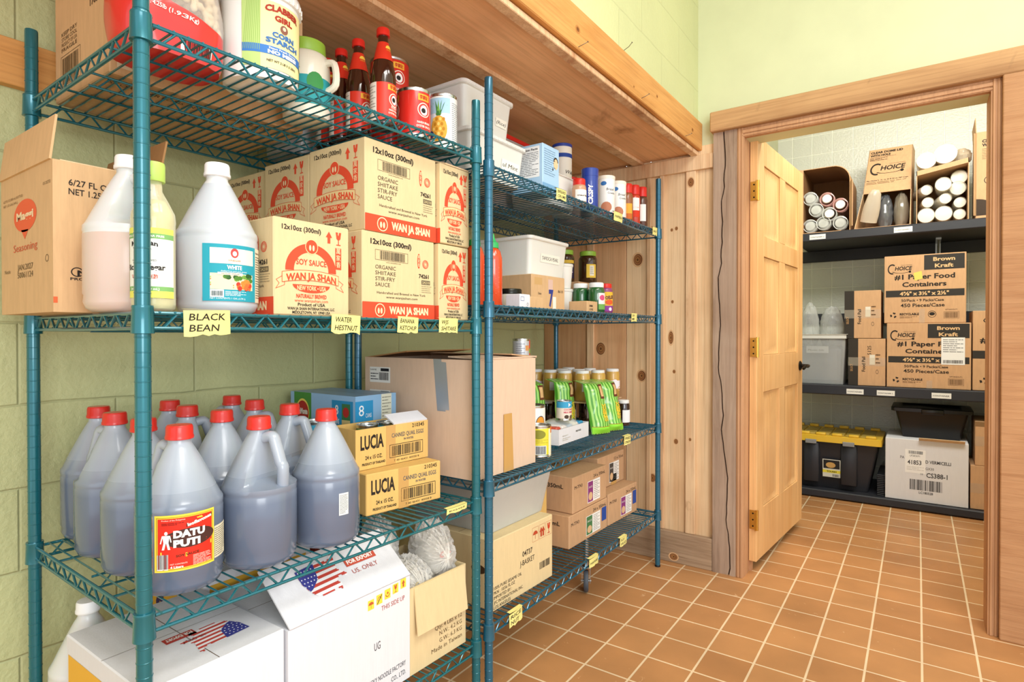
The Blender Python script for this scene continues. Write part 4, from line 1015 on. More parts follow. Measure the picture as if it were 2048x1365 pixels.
def dm_e(cv):
    W, H = cv.w, cv.h
    cv.rect(0, 0, W, H, '#8db8dc', -.4); cv.rect(0, H*.1, W*.42, H*.86, '#2f93c8', 0); cv.text('8', W*.08, H*.46, H*.3, '#f2f6f8', w=W*.12); cv.text('CANS', W*.24, H*.4, H*.12, '#f2f6f8', w=W*.14); cv.rect(W*.62, H*.2, W*.88, H, '#d9dcc8', 1); cv.lines(W*.64, H*.25, W*.86, H*.95, 8, '#8a8c7c', .3, 2)
carton('canned_fruit_tray', 'blue shrink-wrapped tray of eight cans with green and red shield', 'tray', (.0, 1.165, L1+.1865), (.322, .165, .112), plain('tray_blue', '#9cc3e8', .4), {'s': dm_s, 'e': dm_e})
carton('carton', 'small white carton under the teal can behind the front right jug', 'carton', (.205, 1.000, L1), (.115, .14, .135), K_white)
can('food_can', 'teal tin can standing on the small white carton', 'can', (.272, 1.062, L1+.1365), .040, .10, TEALL, None)
# ---- top shelf of rack one
def nb_s(cv):
    W, H = cv.w, cv.h
    cv.text('2001561', W*.62, H*.62, H*.05, '#5a452c', w=W*.26, bold=.02); cv.text('17032', W*.68, H*.55, H*.05, '#5a452c', w=W*.18, bold=.02)
    for i in range(4): cv.text(('KEEP DRY', 'STORE COOL', 'PRODUCT OF USA', 'FRAGILE')[i], W*.14, H*(.48-.04*i), H*.03, '#5a452c', w=W*.3)
    cv.frame(W*.12, H*.10, W*.5, H*.33, .0012, '#5a452c', 0); cv.barcode(W*.15, H*.11, W*.47, H*.31, '#6a5434', 0, 8, 24)
def nb_e(cv):
    W, H = cv.w, cv.h; cv.rect(W*.03, H*.05, W*.10, H*.95, '#e5d8bd', 0)
def nb_b(cv):
    W, H = cv.w, cv.h
    for i, t in enumerate(('STORE CARTONS IN A COOL DRY PLACE', 'PACK AWAY FROM OIL, SOAP', 'AND OTHER ODOROUS GOODS')): cv.text(t, W*.96, H*(.20+.2*i), H*.05, '#4a3826', w=W*.8, ang=PI)
o = carton('storage_carton', 'large tan carton with barcode at the back of the top shelf', 'carton', (.045, .512, T1), (.30, .46, .30), K_tan, {'s': nb_s, 'e': nb_e, 'b': nb_b})
# peanut bag
def peanut():
    t = thing('peanut_bag', 'clear bag of peanuts with red label behind the front post', 'bag', (.462, .572, T1), -.05)
    NUT = plain('peanut_shell', '#e3d0aa', .6, var=.06)
    Wb, Db, Hb = .205, .150, .30
    def shape(u, v, o=0):
        a = 2*PI*u; k = .86+.14*math.sin(PI*min(1, v*1.6+.1)); 
        k *= (1-.55*max(0, v-.7)/.3)
        cx = abs(math.cos(a))**.7*math.copysign(1, math.cos(a)); sy = abs(math.sin(a))**.7*math.copysign(1, math.sin(a))
        w_ = .004*noise.noise(Vector((math.cos(a)*3, math.sin(a)*3, v*5)))
        return (cx*(Db/2*k+w_+o), sy*(Wb/2*k+w_+o), .001+v*Hb)
    mb = MB(); mb.grid(lambda u, v: shape(u, v), 40, 16, clearmat('bag_clear', '#f6efe6', .18, .2)); 
    n = 40; mb.add([shape(i/n, 0) for i in range(n)], [tuple(range(n))], plain('bag_bottom_red', '#cf2d28', .35)); bag = mb.build('bag', t, ang=60)
    mb = MB(); rr = random.Random(5)
    for i in range(210):
        u = rr.random(); v = .30+.55*rr.random(); p = Vector(shape(u, v, -.012)); q = rr.random()*PI; e = rr.random()
        d = Vector((-p.y, p.x, 0)).normalized()*math.cos(q)+Vector((0, 0, 1))*math.sin(q)
        P = [p-d*.016, p-d*.010, p-d*.001, p+d*.009, p+d*.015]
        mb.tube(P, [.003, .0078, .0062, .0082, .003], NUT, 7)
    pn = mb.build('peanuts', t, ang=70); pn['kind'] = 'stuff'
    mb = MB(); RB = plain('bag_print_red', '#d3302a', .3, coat=.4)
    mb.grid(lambda u, v: shape(-.36+u*.52, v*(.34+.10*math.sin(u*5)), .0012), 30, 8, RB)
    cv = Cv(mb, lambda u, v, o: shape(-.155+u/.64, v/Hb, .0016+o), .2, .3)
    cv.text('NET WT. 4.25lb (1.93Kg)', -.012, .088, .0085, '#f4ece2', w=.105, ang=-.10, bold=.02) if False else cv.text('NET WT. 4.25lb (1.93Kg)', .020, .082, .0085, '#f4ece2', w=.095, ang=-.10, bold=.02)
    cv.barcode(.10, .012, .145, .038, INK, 1, 3, 20, '#eeeae2')
    mb.build('label', t); mb = MB(); mb.grid(lambda u, v: shape(-.30+u*.5, .86+v*.14, .001), 16, 3, RB); mb.build('header', t); return t
peanut()
def starch():
    t = thing('corn_starch_tub', 'large white corn starch tub with yellow and green label', 'tub', (.508, .748, T1), 0)
    WH = plain('tub_white', '#f0f1ee', .35, coat=.2); r = .080; mb = MB()
    mb.lathe([(r*.86, 0), (r*.95, .003), (r*.97, .012), (r, .20), (r*1.0, .215)], WH, 48); mb.build('body', t, ang=50)
    mb = MB(); mb.lathe([(r*1.0, .208), (r*1.07, .209), (r*1.08, .224), (r*1.04, .238), (r*.98, .242), (r*.5, .243)], WH, 48)
    for k in range(36):
        a = k*PI/18; mb.box(r*1.06, -.002, .211, r*1.092, .002, .224, WH, M=Matrix.Rotation(a, 4, 'Z'))
    mb.build('lid', t)
    mb = MB(); a0 = -1.02; cv = wrap(mb, r*.972+.001, a0, .2, r1=r+.001, zh=.2)
    w = .172; y0, y1 = .028, .196
    cv.rect(0, y0, w, y1, '#f3e9a8', 0); cv.rect(0, y0, .036, y1, '#b5cf7e', 1); cv.rect(w-.02, y0, w, y1, '#d8dcae', 1)
    for i in range(9): cv.line([(.002+.004*i, y0+.04), (.012+.003*i, y1)], .0009, '#8fb45a', 2)
    cv.rect(0, .062, w-.03, .083, '#3f79bf', 2)
    c_ = .085
    cv.text('CLABBER', c_, .168, .015, '#a83426', w=.080, al='c', bold=.05, lay=3, arc=.006); cv.text('GIRL', c_, .150, .014, '#a83426', w=.042, al='c', bold=.05, lay=3)
    cv.ell(c_, .134, .009, .011, '#8a5a4a', 3, 20); cv.ell(c_, .136, .004, .005, '#e6c9b0', 4, 14)
    cv.text('CORN', c_, .109, .0125, '#3c6fae', w=.052, al='c', bold=.05, lay=3); cv.text('STARCH', c_, .092, .0125, '#3c6fae', w=.078, al='c', bold=.05, lay=3)
    cv.text('Stays Fresh Scoop', c_, .0755, .0050, '#f4f4ec', w=.066, al='c', lay=4, bold=.02); cv.text('NO MESS!', c_, .0645, .0085, '#f6f6f0', w=.070, al='c', bold=.06, lay=4); cv.text('NET WT 2 LB 3 (1.20kg)', c_-.002, .044, .0058, '#4a3c30', w=.070, al='c', bold=.03, lay=3)
    cv.ell(.147, .066, .009, .010, '#e8edc0', 4, 18); cv.ell(.147, .066, .009, .010, '#5f8f4a', 5, 18, .85)
    mb.build('label', t); t.scale = (1, 1, .84); return t
starch()
def limejar(loc, label, r=.058, h=.20):
    t = thing('dressing_jar', label, 'jar', loc, .4); mb = MB()
    mb.lathe([(r*.85, 0), (r*.98, .004), (r, .02), (r, h*.68), (r*.94, h*.8), (r*.72, h*.86)], plain('jar_cream', '#e6e2cf', .3, coat=.4), 36); mb.build('body', t, ang=50)
    mb = MB(); mb.lathe([(r*.80, h*.84), (r*.82, h*.85), (r*.80, h*.985), (r*.72, h), (r*.3, h)], plain('lid_lime_dark', '#8fb83c', .4), 36); mb.build('lid', t)
    mb = MB(); cv = wrap(mb, r+.0004, -1.5, .2); cv.rect(0, .03, .12, .10, '#2f9aa0', 0); cv.ell(.05, .085, .022, .025, '#3f8f4c', 1, 16); mb.build('label', t)
    mb = MB(); mb.tube(smooth([(r*.9, 0, h*.72), (r*1.35, 0, h*.70), (r*1.42, 0, h*.45), (r*1.0, 0, h*.36)], 4), .009, plain('jar_cream', '#e6e2cf', .3, coat=.4), 8); mb.build('handle', t)
    return t
limejar((.425, .925, T1), 'cream plastic jar with lime lid behind the corn starch tub')
t = thing('white_bucket', 'white round bucket at the wall side of the top shelf', 'bucket', (.112, 1.115, T1), 0)
mb = MB(); mb.lathe([(.078, 0), (.088, .004), (.096, .14), (.099, .144)], MILK, 40); mb.build('body', t); mb = MB(); mb.lathe([(.094, .142), (.102, .143), (.102, .156), (.09, .158)], MILK, 40); mb.build('lid', t)
SAUCE = plain('sauce_brown_glass', '#32140c', .08, coat=1.0); REDL = plain('label_red', '#d8331f', .35, coat=.3)
def sauce_bottle(loc, rz, label, r=.033, h=.262):
    t = thing('sauce_bottle', label, 'bottle', loc, rz, 'panda brand oyster sauce bottles on the top shelf'[12:] ); mb = MB()
    mb.lathe([(r*.85, 0), (r*.98, .003), (r, .010), (r, h*.50), (r*.96, h*.56), (r*.60, h*.76), (r*.42, h*.86), (r*.40, h*.93)], SAUCE, 36); mb.build('glass', t, ang=60)
    mb = MB(); mb.lathe([(r*.50, h*.925), (r*.53, h*.927), (r*.53, h*.985), (r*.48, h), (r*.2, h)], CAPR, 30); mb.build('cap', t)
    mb = MB(); mb.lathe([(r*.80, h*.665), (r*.46, h*.855)], REDL, 36, caps=False)
    cv = wrap(mb, r*.64, -.2, .06, r1=r*.52, zh=.03, z0=h*.74); cv.ell(.0, .012, .010, .009, '#f2c94a', 0, 16, 0, 0, PI); cv.text('OYSTER', 0, .006, .0035, '#f2c94a', w=.015, al='c')
    mb.build('neck_label', t)
    mb = MB(); cv = wrap(mb, r+.0005, -2.6, .2); cv.rect(0, .014, r*5.1, .112, REDL, 0); x = r*2.6
    cv.rect(0, .014, r*1.1, .112, '#e9e2d6', 1); cv.lines(.004, .03, r*1.0, .105, 10, '#9a948a', .3, 2)
    for q in (0, 1):
        xx = x+q*r*2.0
        cv.rect(xx-.020, .094, xx+.020, .108, '#f0b43c', 1); cv.text('李錦記', xx, .097, .0085, '#b8281c', w=.030, al='c', bold=.02, lay=2)
        cv.ell(xx, .070, .017, .0175, '#f0d9c8', 1, 24, .86); cv.ell(xx, .070, .010, .012, '#f2ece6', 1, 18); cv.ell(xx-.002, .070, .006, .0062, '#2a2220', 2, 12)
        cv.text('PANDA BRAND', xx, .040, .0045, '#f6e8dc', w=.034, al='c', bold=.03); cv.text('OYSTER SAUCE', xx, .032, .0045, '#f6e8dc', w=.038, al='c', bold=.03); cv.text('熊貓牌', xx, .047, .006, '#f6e8dc', w=.022, al='c')
    mb.build('label', t); return t
sb = sauce_bottle((.548, 1.072, T1), .25, 'front tallest-looking red-capped sauce bottle with cream side label')
for x, y, rz, lb_ in ((.448, 1.074, .1, 'second red-capped sauce bottle from the front'), (.366, 1.082, .2, 'third red-capped sauce bottle from the front'), (.286, 1.096, .3, 'red-capped sauce bottle nearest the lime-lidded jar')): dup(sb, (x, y, T1), rz, lb_)
RC = plain('can_red', '#cf2c22', .3, coat=.3)
def red_can(cv):
    r = cv.r
    for q in range(3):
        x = q*r*2.1
        cv.rect(x-.018, .100, x+.018, .118, '#f0b43c', 0); cv.text('李錦記', x, .104, .0095, '#b8281c', w=.028, al='c', bold=.02, lay=1)
        cv.ell(x, .075, .020, .020, '#f2d9c8', 0, 24, .86); cv.ell(x, .074, .012, .014, '#f4eee8', 0, 18); cv.ell(x-.002, .073, .007, .007, '#2a2220', 1, 12); cv.text('PANDA BRAND', x, .037, .006, '#f6e8dc', w=.042, al='c', bold=.03); cv.text('OYSTER SAUCE', x, .027, .006, '#f6e8dc', w=.046, al='c', bold=.03)
can('sauce_can', 'front red oyster sauce can between bottle and pineapple can', 'can', (.545, 1.188, T1), .047, .134, RC, red_can, 'red oyster sauce cans', rotz=-.15)
can('sauce_can', 'rear upper red oyster sauce can standing above the front one', 'can', (.405, 1.228, T1+.1345), .058, .134, RC, red_can, 'red oyster sauce cans', rotz=-.25)
can('sauce_can', 'rear lower red oyster sauce can under the upper one', 'can', (.405, 1.228, T1), .058, .134, RC, None, 'red oyster sauce cans')
def pine(cv):
    r = cv.r
    for x in (-.052, .15):
        cv.rect(x, .014, x+.068, .144, '#dfeef4', 0); cv.rect(x, .10, x+.068, .144, '#a9d2e8', 1)
        f1 = cv.fn; cq = cv; cv = Cv(cv.mb, (lambda f1, x: (lambda u, v, o: f1(x+.034+(u-x-.028)*1.25, .012+(v-.025)*1.28, o)))(f1, x), .1, .1, cv.r); cx = x+.028
        for i in range(9):
            a = PI/2+(i-4)*.26; cv.poly([(cx-.004, .088), (cx+.004, .088), (cx+.030*math.cos(a), .088+.036*math.sin(a))], ['#4f9443', '#76b04c', '#3c7a3a'][i % 3], 2+i % 3)
        cv.ell(cx, .058, .020, .030, '#d9a63c', 2, 22)
        for i in range(5):
            for j in range(4): 
                px_, py_ = cx-.012+.008*j+(.004 if i % 2 else 0), .036+.011*i
                if abs(px_-cx) < .016: cv.ell(px_, py_, .0032, .0042, '#b8801e' if (i+j) % 2 else '#efd070', 3, 8)
        cv.ell(x+.008, .046, .009, .009, '#3a3a6c', 4, 12); cv = cq
    cv.lines(.022, .02, .070, .135, 20, '#8a8c8c', .3, 0, 3)
can('pineapple_can', 'pineapple can with fruit picture at the end of the top shelf', 'can', (.548, 1.306, T1), .0425, .158, plain('can_paper_white', '#eef0ea', .35), pine, rotz=-.72)
# ---- bottom shelf of rack one
WHITEB = K_white
def flagmap(cv, x, y, s, flip=False):
    """stars-and-stripes printed in the outline of the states"""
    f = -1 if flip else 1
    P = lambda a, b: (x+f*a*s, y+f*b*s)
    out = [(0, .62), (.02, .35), (.10, .15), (.20, .02), (.42, -.02), (.62, .02), (.72, -.04), (.76, .06), (.70, .15), (.80, .25), (.96, .16), (.97, .22), (.82, .38), (.86, .55), (.90, .72), (.84, .76), (.80, .66), (.70, .60), (.62, .66), (.5, .66)]
    n = 7
    import bisect
    def span(yv):
        xs = []
        for (a, b), (c_, d) in zip(out, out[1:]+out[:1]):
            if (b-yv)*(d-yv) < 0: xs.append(a+(c_-a)*(yv-b)/(d-b))
        xs.sort(); return xs
    ys = [-.04+.8*i/26 for i in range(27)]
    for i in range(26):
        ym = (ys[i]+ys[i+1])/2; xs = span(ym)
        for a, b in zip(xs[::2], xs[1::2]):
            col = '#c0453a' if (i//2) % 2 == 0 else '#eeeef0'
            wv = .04
            cv.poly([P(a, ys[i]+wv*a), P(b, ys[i]+wv*b), P(b, ys[i+1]+wv*b), P(a, ys[i+1]+wv*a)], col, 1)
    cv.poly([P(0, .64), P(.02, .35), P(.10, .17), P(.17, .20), P(.36, .36), P(.42, .68)], '#3b3f8c', 2)
    for i in range(5):
        for j in range(5):
            a, b = .05+.07*i+.02*(j % 2), .26+.08*j
            if b > .2+.5*max(0, (a-.1)) : cv.ell(*P(a, b+.02), .014*s, .014*s, '#eef0f4', 3, 6)
def ic_tile(cv, x, y, s, kind):
    cv.rect(x, y, x+s*.8, y+s, '#ecd74a', 1); c_ = x+s*.4; col = '#c05a34'
    if kind == 0: umbrella_ic(cv, c_, y+s*.1, s*.8, col, 2)
    if kind == 1: cv.line([(x+s*.1, y+s*.1), (x+s*.7, y+s*.9)], .002, '#4a4030', 3); cv.ell(c_, y+s*.5, s*.25, s*.3, col, 2, 14, .75, 0, 3.6)
    if kind == 2:
        cv.ell(c_, y+s*.6, s*.12, s*.13, col, 2, 6); cv.ell(c_, y+s*.5, s*.3, s*.32, col, 2, 14, .75, PI, 2*PI)
    if kind == 3: glass_ic(cv, c_, y+s*.1, s*.8, col, 2)
    if kind == 4: arrow_up(cv, c_, y+s*.12, s*.75, col, 2)
def exp_e(cv):
    W, H = cv.w, cv.h
    for i in range(5): ic_tile(cv, W*(.60+.075*i), H*.865+.004*i-.004, .024, i)
    cv.text('THIS SIDE UP', W*.94, H*.79, .0125, '#b05548', w=W*.22, al='r')
    cv.text('UG', W*.655, H*.455, .020, '#4a4c50', w=W*.055); cv.text('LUCKY NOODLE FACTORY', W*.95, H*.16, .0125, '#3c444c', w=W*.36, al='r'); cv.text('CO., LTD.', W*.95, H*.075, .0125, '#3c444c', w=W*.14, al='r')
o2 = carton('export_carton', 'tall white export carton with the raised flag-printed flap', 'carton', (.285, .745, B1), (.325, .362, .272), WHITEB, {'e': exp_e}, 0, 'white export cartons')
fl2 = flap(o2, 'flap', (.325, .0, .272), (.325, .362, .272), (-.78, 0, .62), .155, WHITEB)
d_ = Vector((-.78, 0, .62)).normalized(); nn = Vector((d_.z, 0, -d_.x))
m_ = MB(); cv = Cv(m_, lambda u, v, oo: tuple(Vector((.3255, 0, .272))+d_*v+Vector((0, u, 0))+nn*(.0045+oo)), .378, .155)
# which side the printed face is on is set by nn: outward, up and towards the room
flagmap(cv, .075, .040, .125); cv.rect(.205, .085, .300, .108, '#c0503c', 1); cv.text('FOR EXPORT', .252, .0905, .011, '#f2ece6', w=.082, al='c', bold=.04, lay=2); cv.text('US. ONLY', .252, .062, .0125, '#b05548', w=.08, al='c', lay=1)
m_.build('flap_print', fl2)
flap(o2, 'flap', (.02, .0, .272), (.325, .0, .272), (0, -.15, -.05), .04, WHITEB) if False else None
def squid(cv):
    W, H = cv.w, cv.h
    cv.rect(W*.03, 0, W, H*.86, '#e6b13e', 0); cv.text('Squid', W*.08, H*.36, H*.34, '#3c2f6c', w=W*.62, bold=.06, slant=.2); cv.text('BRAND FISH SAUCE', W*.1, H*.16, H*.10, '#3c2f6c', w=W*.55, bold=.03)
def exp_t(cv):
    W, H = cv.w, cv.h
    cv.rect(0, H*.5-.0008, W, H*.5+.0008, '#9a968e', 0)
    flagmap(cv, W*.86, H*.42, .125, True)
    cv.rect(W*.36, H*.38, W*.58, H*.45, '#b8443a', 1); cv.text('FOR EXPORT', W*.565, H*.435, .011, '#f2ece6', w=W*.19, ang=PI, bold=.04, lay=2); cv.text('US. ONLY', W*.60, H*.34, .0125, '#7a3c58', w=W*.16, ang=PI, lay=1)
carton('export_carton', 'white carton with yellow squid panel on its end, flag print on top', 'carton', (.250, .462, B1), (.352, .278, .278), WHITEB, {'s': squid, 't': exp_t}, -.0, 'white export cartons')
def squid_e(cv):
    W, H = cv.w, cv.h
    cv.rect(W*.05, H*.1, W*.95, H*.92, '#dcab3c', 0); cv.text('Squid', W*.12, H*.42, H*.36, '#3c3a80', w=W*.5, bold=.08, lay=1); cv.ell(W*.80, H*.62, W*.03, H*.06, '#3a3020', 1, 16, .8)
carton('sauce_case', 'white case with yellow squid panel behind the tall export carton', 'carton', (-.035, .745, B1), (.290, .31, .300), WHITEB, {'e': squid_e, 's': squid})
m_ = MB(); blob(m_, (.13, 1.17, B1+.125), (.12, .085, .155), plain('foil_red_brown', '#7c2c22', .3, var=.2), .25, 4, freq=4)
tag(m_.build('snack_bag'), 'dark red foil bag behind the tall export carton', 'bag')
jug('empty_jug', 'translucent jug by the wall behind the squid carton', 'jug', (-.002, .545, B1), .07, .30, MILK, MILK, CAPW, 2.5) if False else None
jug('vinegar_jug', 'translucent jug squeezed between wall and squid carton on the bottom shelf', 'jug', (.150, .535, B1), .0735, .298, MILK, MILK, CAPW, 2.6, 'gallon vinegar jugs', fill=.3)
# noodle carton
def nd_e(cv):
    W, H = cv.w, cv.h
    for i, t in enumerate(('Qty: 4 LBS x 12', 'N.W.: 4.2 KG', 'G.W.: 6.3 KG', 'Made in Taiwan')): cv.text(t, W*.92, H*(.36-.085*i), .0125, '#6a5436', w=W*(.5, .42, .42, .56)[i], al='r')
    cv.text('Fresh', W*.93, H*.43, .010, '#8a9a8a', w=W*.14)
def nd_s(cv):
    W, H = cv.w, cv.h
    cv.text('4 LBS', W*.60, H*.32, .012, '#7a6442', w=W*.3); cv.barcode(W*.62, H*.1, W*.92, H*.24, '#8a5a3a', 0, 7)
nd = carton('noodle_carton', 'open tan carton full of clear noodle bags at the bottom right', 'carton', (.345, 1.116, B1), (.262, .222, .232), K_yel, {'e': nd_e, 's': nd_s}, -.03, None, top='open')
flap(nd, 'flap', (.264, .012, .230), (.264, .215, .230), (.12, 0, -1), .125, K_yel, label='torn outer flap hanging down')
flap(nd, 'flap', (0, .0, .232), (.262, 0, .232), (0, -.06, -1), .07, K_yel)
CLR = clearmat('noodle_bag_film', '#f6f4f0', .26, .10); NOOD = plain('noodle_white', '#f3eee2', .5, var=.05)
def noodle_bag(loc, rad, seed, label):
    t = thing('noodle_bag', label, 'bag', loc, 0, 'clear bags of rice noodles')
    mb = MB(); rr = random.Random(seed)
    for q in range(44):
        a = rr.random()*PI; b = rr.random()*2*PI; s = .62+.30*rr.random(); pts = []
        for k in range(15):
            th = b+k*.42; d = Vector((math.cos(th)*rad[0]*s, math.sin(th)*rad[1]*s*math.cos(a), rad[2]+math.sin(th)*rad[2]*s*math.sin(a)+rr.uniform(-.006, .006))); pts.append(d)
        mb.tube(smooth(pts, 2), .0016, NOOD, 4)
    blob(mb, (0, 0, rad[2]*.9), [r*.62 for r in rad], NOOD, .3, seed+5, 30, 18, freq=6)
    nn_ = mb.build('noodles', t, ang=80); nn_['kind'] = 'stuff'
    mb = MB(); blob(mb, (0, 0, rad[2]*.9), [r*1.02 for r in rad], CLR, .24, seed, 52, 34, freq=5.5)
    mb.build('film', t, ang=45)
    mb = MB(); cv = Cv(mb, lambda u, v, o: (rad[0]*.80, u-.03, rad[2]*.8+v), .06, .05)
    cv.ell(.015, .035, .012, .009, ['#b89ad0', '#e2c23c', '#cf6a58'][seed % 3], 0, 12, .5); cv.line([(.028, .02), (.05, .034)], .004, ['#8f7ac8', '#caa42c', '#cf6a58'][seed % 3], 0)
    mb.build('print', t)
    return t
noodle_bag((.520, 1.186, B1+.118), (.070, .060, .078), 1, 'noodle bag at the near corner of the tan carton')
noodle_bag((.512, 1.292, B1+.150), (.074, .046, .100), 2, 'noodle bag with yellow and white print in the far corner')
noodle_bag((.392, 1.186, B1+.150), (.054, .060, .105), 3, 'noodle bag standing at the back of the tan carton')
m_ = MB(); m_.box(-.055, -.055, 0, .055, .05, .16, plain('pack_blue', '#2f5f9a', .3), .01)
tag(m_.build('blue_pack', None, (.402, 1.283, B1+.006), .1), 'blue packet at the back of the noodle carton', 'packet')
# ================================================================ rack two
T2, M2, L2, B2 = 1.6415, 1.2265, .6965, .2695
BIN = clearmat('bin_translucent', '#e6e6de', .72, .35, .95); BINL = clearmat('lid_translucent', '#eeeee8', .66, .3, .95); BINW = plain('bin_white', '#ebe8e0', .4, sss=.1)
def bin_(name, label, cat, loc, sx, sy, h, taper=.012, mat=BIN, lid=BINL, note=None, fill=None, lidh=.012, group=None, rotz=0, ribs=True):
    t = thing(name, label, cat, loc, rotz, group); mb = MB()
    tubmesh(mb, 0, sx, 0, sy, h, taper, mat); mb.build('body', t, ang=50)
    if lid:
        mb = MB(); lidmesh(mb, 0, sx, 0, sy, h, lid, h=lidh)
        if ribs:
            k = int(sy/.022)
            for i in range(1, k): mb.box(sx+.004, i*sy/k-.001, h+.001, sx+.0095, i*sy/k+.001, h+lidh-.003, lid)
        mb.build('lid', t, ang=50)
    if note:
        mb = MB(); tx, u, v, w, hh = note
        cv = Cv(mb, lambda a, b, o: (sx+.0015+o-taper*(1-b/h), a, b), sy, h); cv.rect(u, v, u+w, v+hh, '#f2efe2', 0)
        cv.text(tx, u+w*.06, v+hh*.3, hh*.42, INK, w=w*.86, slant=.2); mb.build('label', t)
    if fill:
        mb = MB(); mb.box(.006+taper, .006+taper, .004, sx-.006-taper, sy-.006-taper, h*fill[1], fill[0], .006); mb.build('contents', t)
    return t
WFOOD = plain('flour_white', '#ece6d6', .8, var=.04)
bin_('storage_bin', 'lower translucent lidded bin with handwritten note at the near end of the far rack top', 'bin', (.205, 1.405, T2), .365, .30, .128, fill=(WFOOD, .7), note=('ul Mint', .17, .045, .10, .035))
bin_('storage_bin', 'upper translucent bin with ribbed lid stacked on the lower bin', 'bin', (.205, 1.400, T2+.1415), .345, .258, .135, fill=(plain('oat', '#e2d6bd', .8), .6), note=('(Rice)', .17, .05, .06, .028))
t = thing('food_keeper', 'clear food keeper with red lid behind the light blue box', 'food container', (.110, 1.80, T2), 0); mb = MB(); tubmesh(mb, 0, .22, 0, .30, .285, .008, clearmat('keeper_clear', '#e9dfd6', .30, .1)); mb.build('body', t, ang=50)
mb = MB(); mb.box(.012, .012, .004, .208, .288, .20, plain('dry_food', '#b98a5c', .8, var=.12), .01); mb.build('contents', t); mb = MB(); lidmesh(mb, 0, .22, 0, .30, .286, plain('lid_red', '#d4291f', .35), h=.018); mb.build('lid', t, ang=50)
def blue_e(cv):
    W, H = cv.w, cv.h; cv.rect(0, H*.02, W, H*.18, '#7aa9cf', 0); cv.lines(W*.08, H*.35, W*.75, H*.92, 12, '#7d9cb8', .3, 1, 3)
    cv.ell(W*.78, H*.66, W*.14, H*.12, '#e8c49a', 1, 18); cv.ell(W*.78, H*.70, W*.14, H*.10, '#2c2622', 2, 16, .7, 0, PI); cv.ell(W*.60, H*.52, W*.03, H*.03, '#2c2622', 2, 10)
def blue_s(cv):
    W, H = cv.w, cv.h; cv.rect(W*.14, H*.30, W*.9, H*.95, '#eef2f2', 0); cv.text('Nutrition Facts', W*.18, H*.87, H*.045, INK, w=W*.66, bold=.03); cv.lines(W*.18, H*.34, W*.86, H*.84, 14, '#5a6068', .3, 1, 3)
carton('dessert_mix_box', 'light blue packaged food box with nutrition panel at the shelf front', 'box', (.490, 1.745, T2), (.130, .112, .168), plain('box_light_blue', '#a8cdea', .4), {'e': blue_e, 's': blue_s})
def canister(name, label, cat, loc, r, h, body, lid, deco=None, group=None, rotz=0, lidh=.012):
    t = thing(name, label, cat, loc, rotz, group); mb = MB()
    mb.lathe([(r*.96, 0), (r, .002), (r, h-lidh)], body, 32); mb.build('body', t)
    mb = MB(); mb.lathe([(r*1.03, h-lidh-.002), (r*1.04, h-.002), (r*.98, h), (r*.9, h), (r*.88, h-.002)], lid, 32); mb.build('lid', t)
    if deco: mb = MB(); deco(wrap(mb, r+.0003, -.35, h)); mb.build('label', t)
    return t
CREAM = plain('paper_cream', '#f0ead9', .4); BLUE = plain('plastic_blue', '#23409a', .3, coat=.4)
def syr(cv): 
    cv.rect(-.02, .03, .06, .13, '#c4482c', 0); cv.text('Wafer', -.018, .175, .016, INK, w=.06, slant=.3); cv.ell(.03, .085, .016, .020, '#e2a45c', 1, 12); cv.rect(-.09, .245, .09, .262, '#2c4a9a', 0)
canister('wafer_can', 'tall cream, red and blue canister behind the light blue box', 'canister', (.440, 2.186, T2), .042, .305, CREAM, BLUE, syr)
bin_('storage_tub', 'small cream tub without lid between light blue box and red-capped jar', 'tub', (.340, 1.925, T2), .210, .205, .118, mat=BINW, lid=None)
RT = plain('lid_red', '#d4291f', .35)
t = thing('spread_jar', 'glass jar with big red lid at the back of the top shelf', 'jar', (.380, 2.345, T2)); mb = MB(); mb.lathe([(.045, 0), (.052, .006), (.052, .15), (.046, .165)], clearmat('keeper_clear', '#e9dfd6', .3, .1), 32); mb.build('body', t)
mb = MB(); mb.lathe([(.045, .004), (.048, .008), (.048, .12), (.04, .125)], plain('dry_nuts', '#a9764a', .8, var=.2), 24); mb.build('contents', t); mb = MB(); mb.lathe([(.050, .163), (.053, .166), (.053, .200), (.047, .205), (.02, .205)], RT, 32); mb.build('lid', t)
def shaker(label, loc, r, h, glasm, lidm, deco=None, group=None, rotz=0, name='spice_jar', shoulder=.72, lidh=.22, sq=False, cat='jar'):
    t = thing(name, label, cat, loc, rotz, group); mb = MB(); n = 4 if sq else 28
    rf = (lambda rr, z, a: rr*min(1.28, 1/max(abs(math.cos(a)), abs(math.sin(a))))) if sq else None
    mb.lathe([(r*.92, 0), (r, .003), (r, h*shoulder-.006), (r*.9, h*shoulder+.004), (r*.72, h*(1-lidh))], glasm, 28, rf=(lambda rr, z, a: rr if z > h*shoulder else rf(rr, z, a)) if rf else None); mb.build('body', t, ang=55)
    mb = MB(); mb.lathe([(r*.86, h*(1-lidh)-.002), (r*.88, h*(1-lidh)), (r*.88, h-.003), (r*.80, h), (r*.3, h)], lidm, 28); mb.build('lid', t)
    if deco: mb = MB(); deco(wrap(mb, r*(1.0 if not sq else 1.03)+.0006, 0, h)); mb.build('label', t)
    return t
SPG = plain('spice_brown', '#8e5430', .4, coat=.5, var=.1); SPR = plain('spice_red', '#c23c22', .35, coat=.5); SPD = plain('spice_dark', '#5a3524', .35, coat=.5)
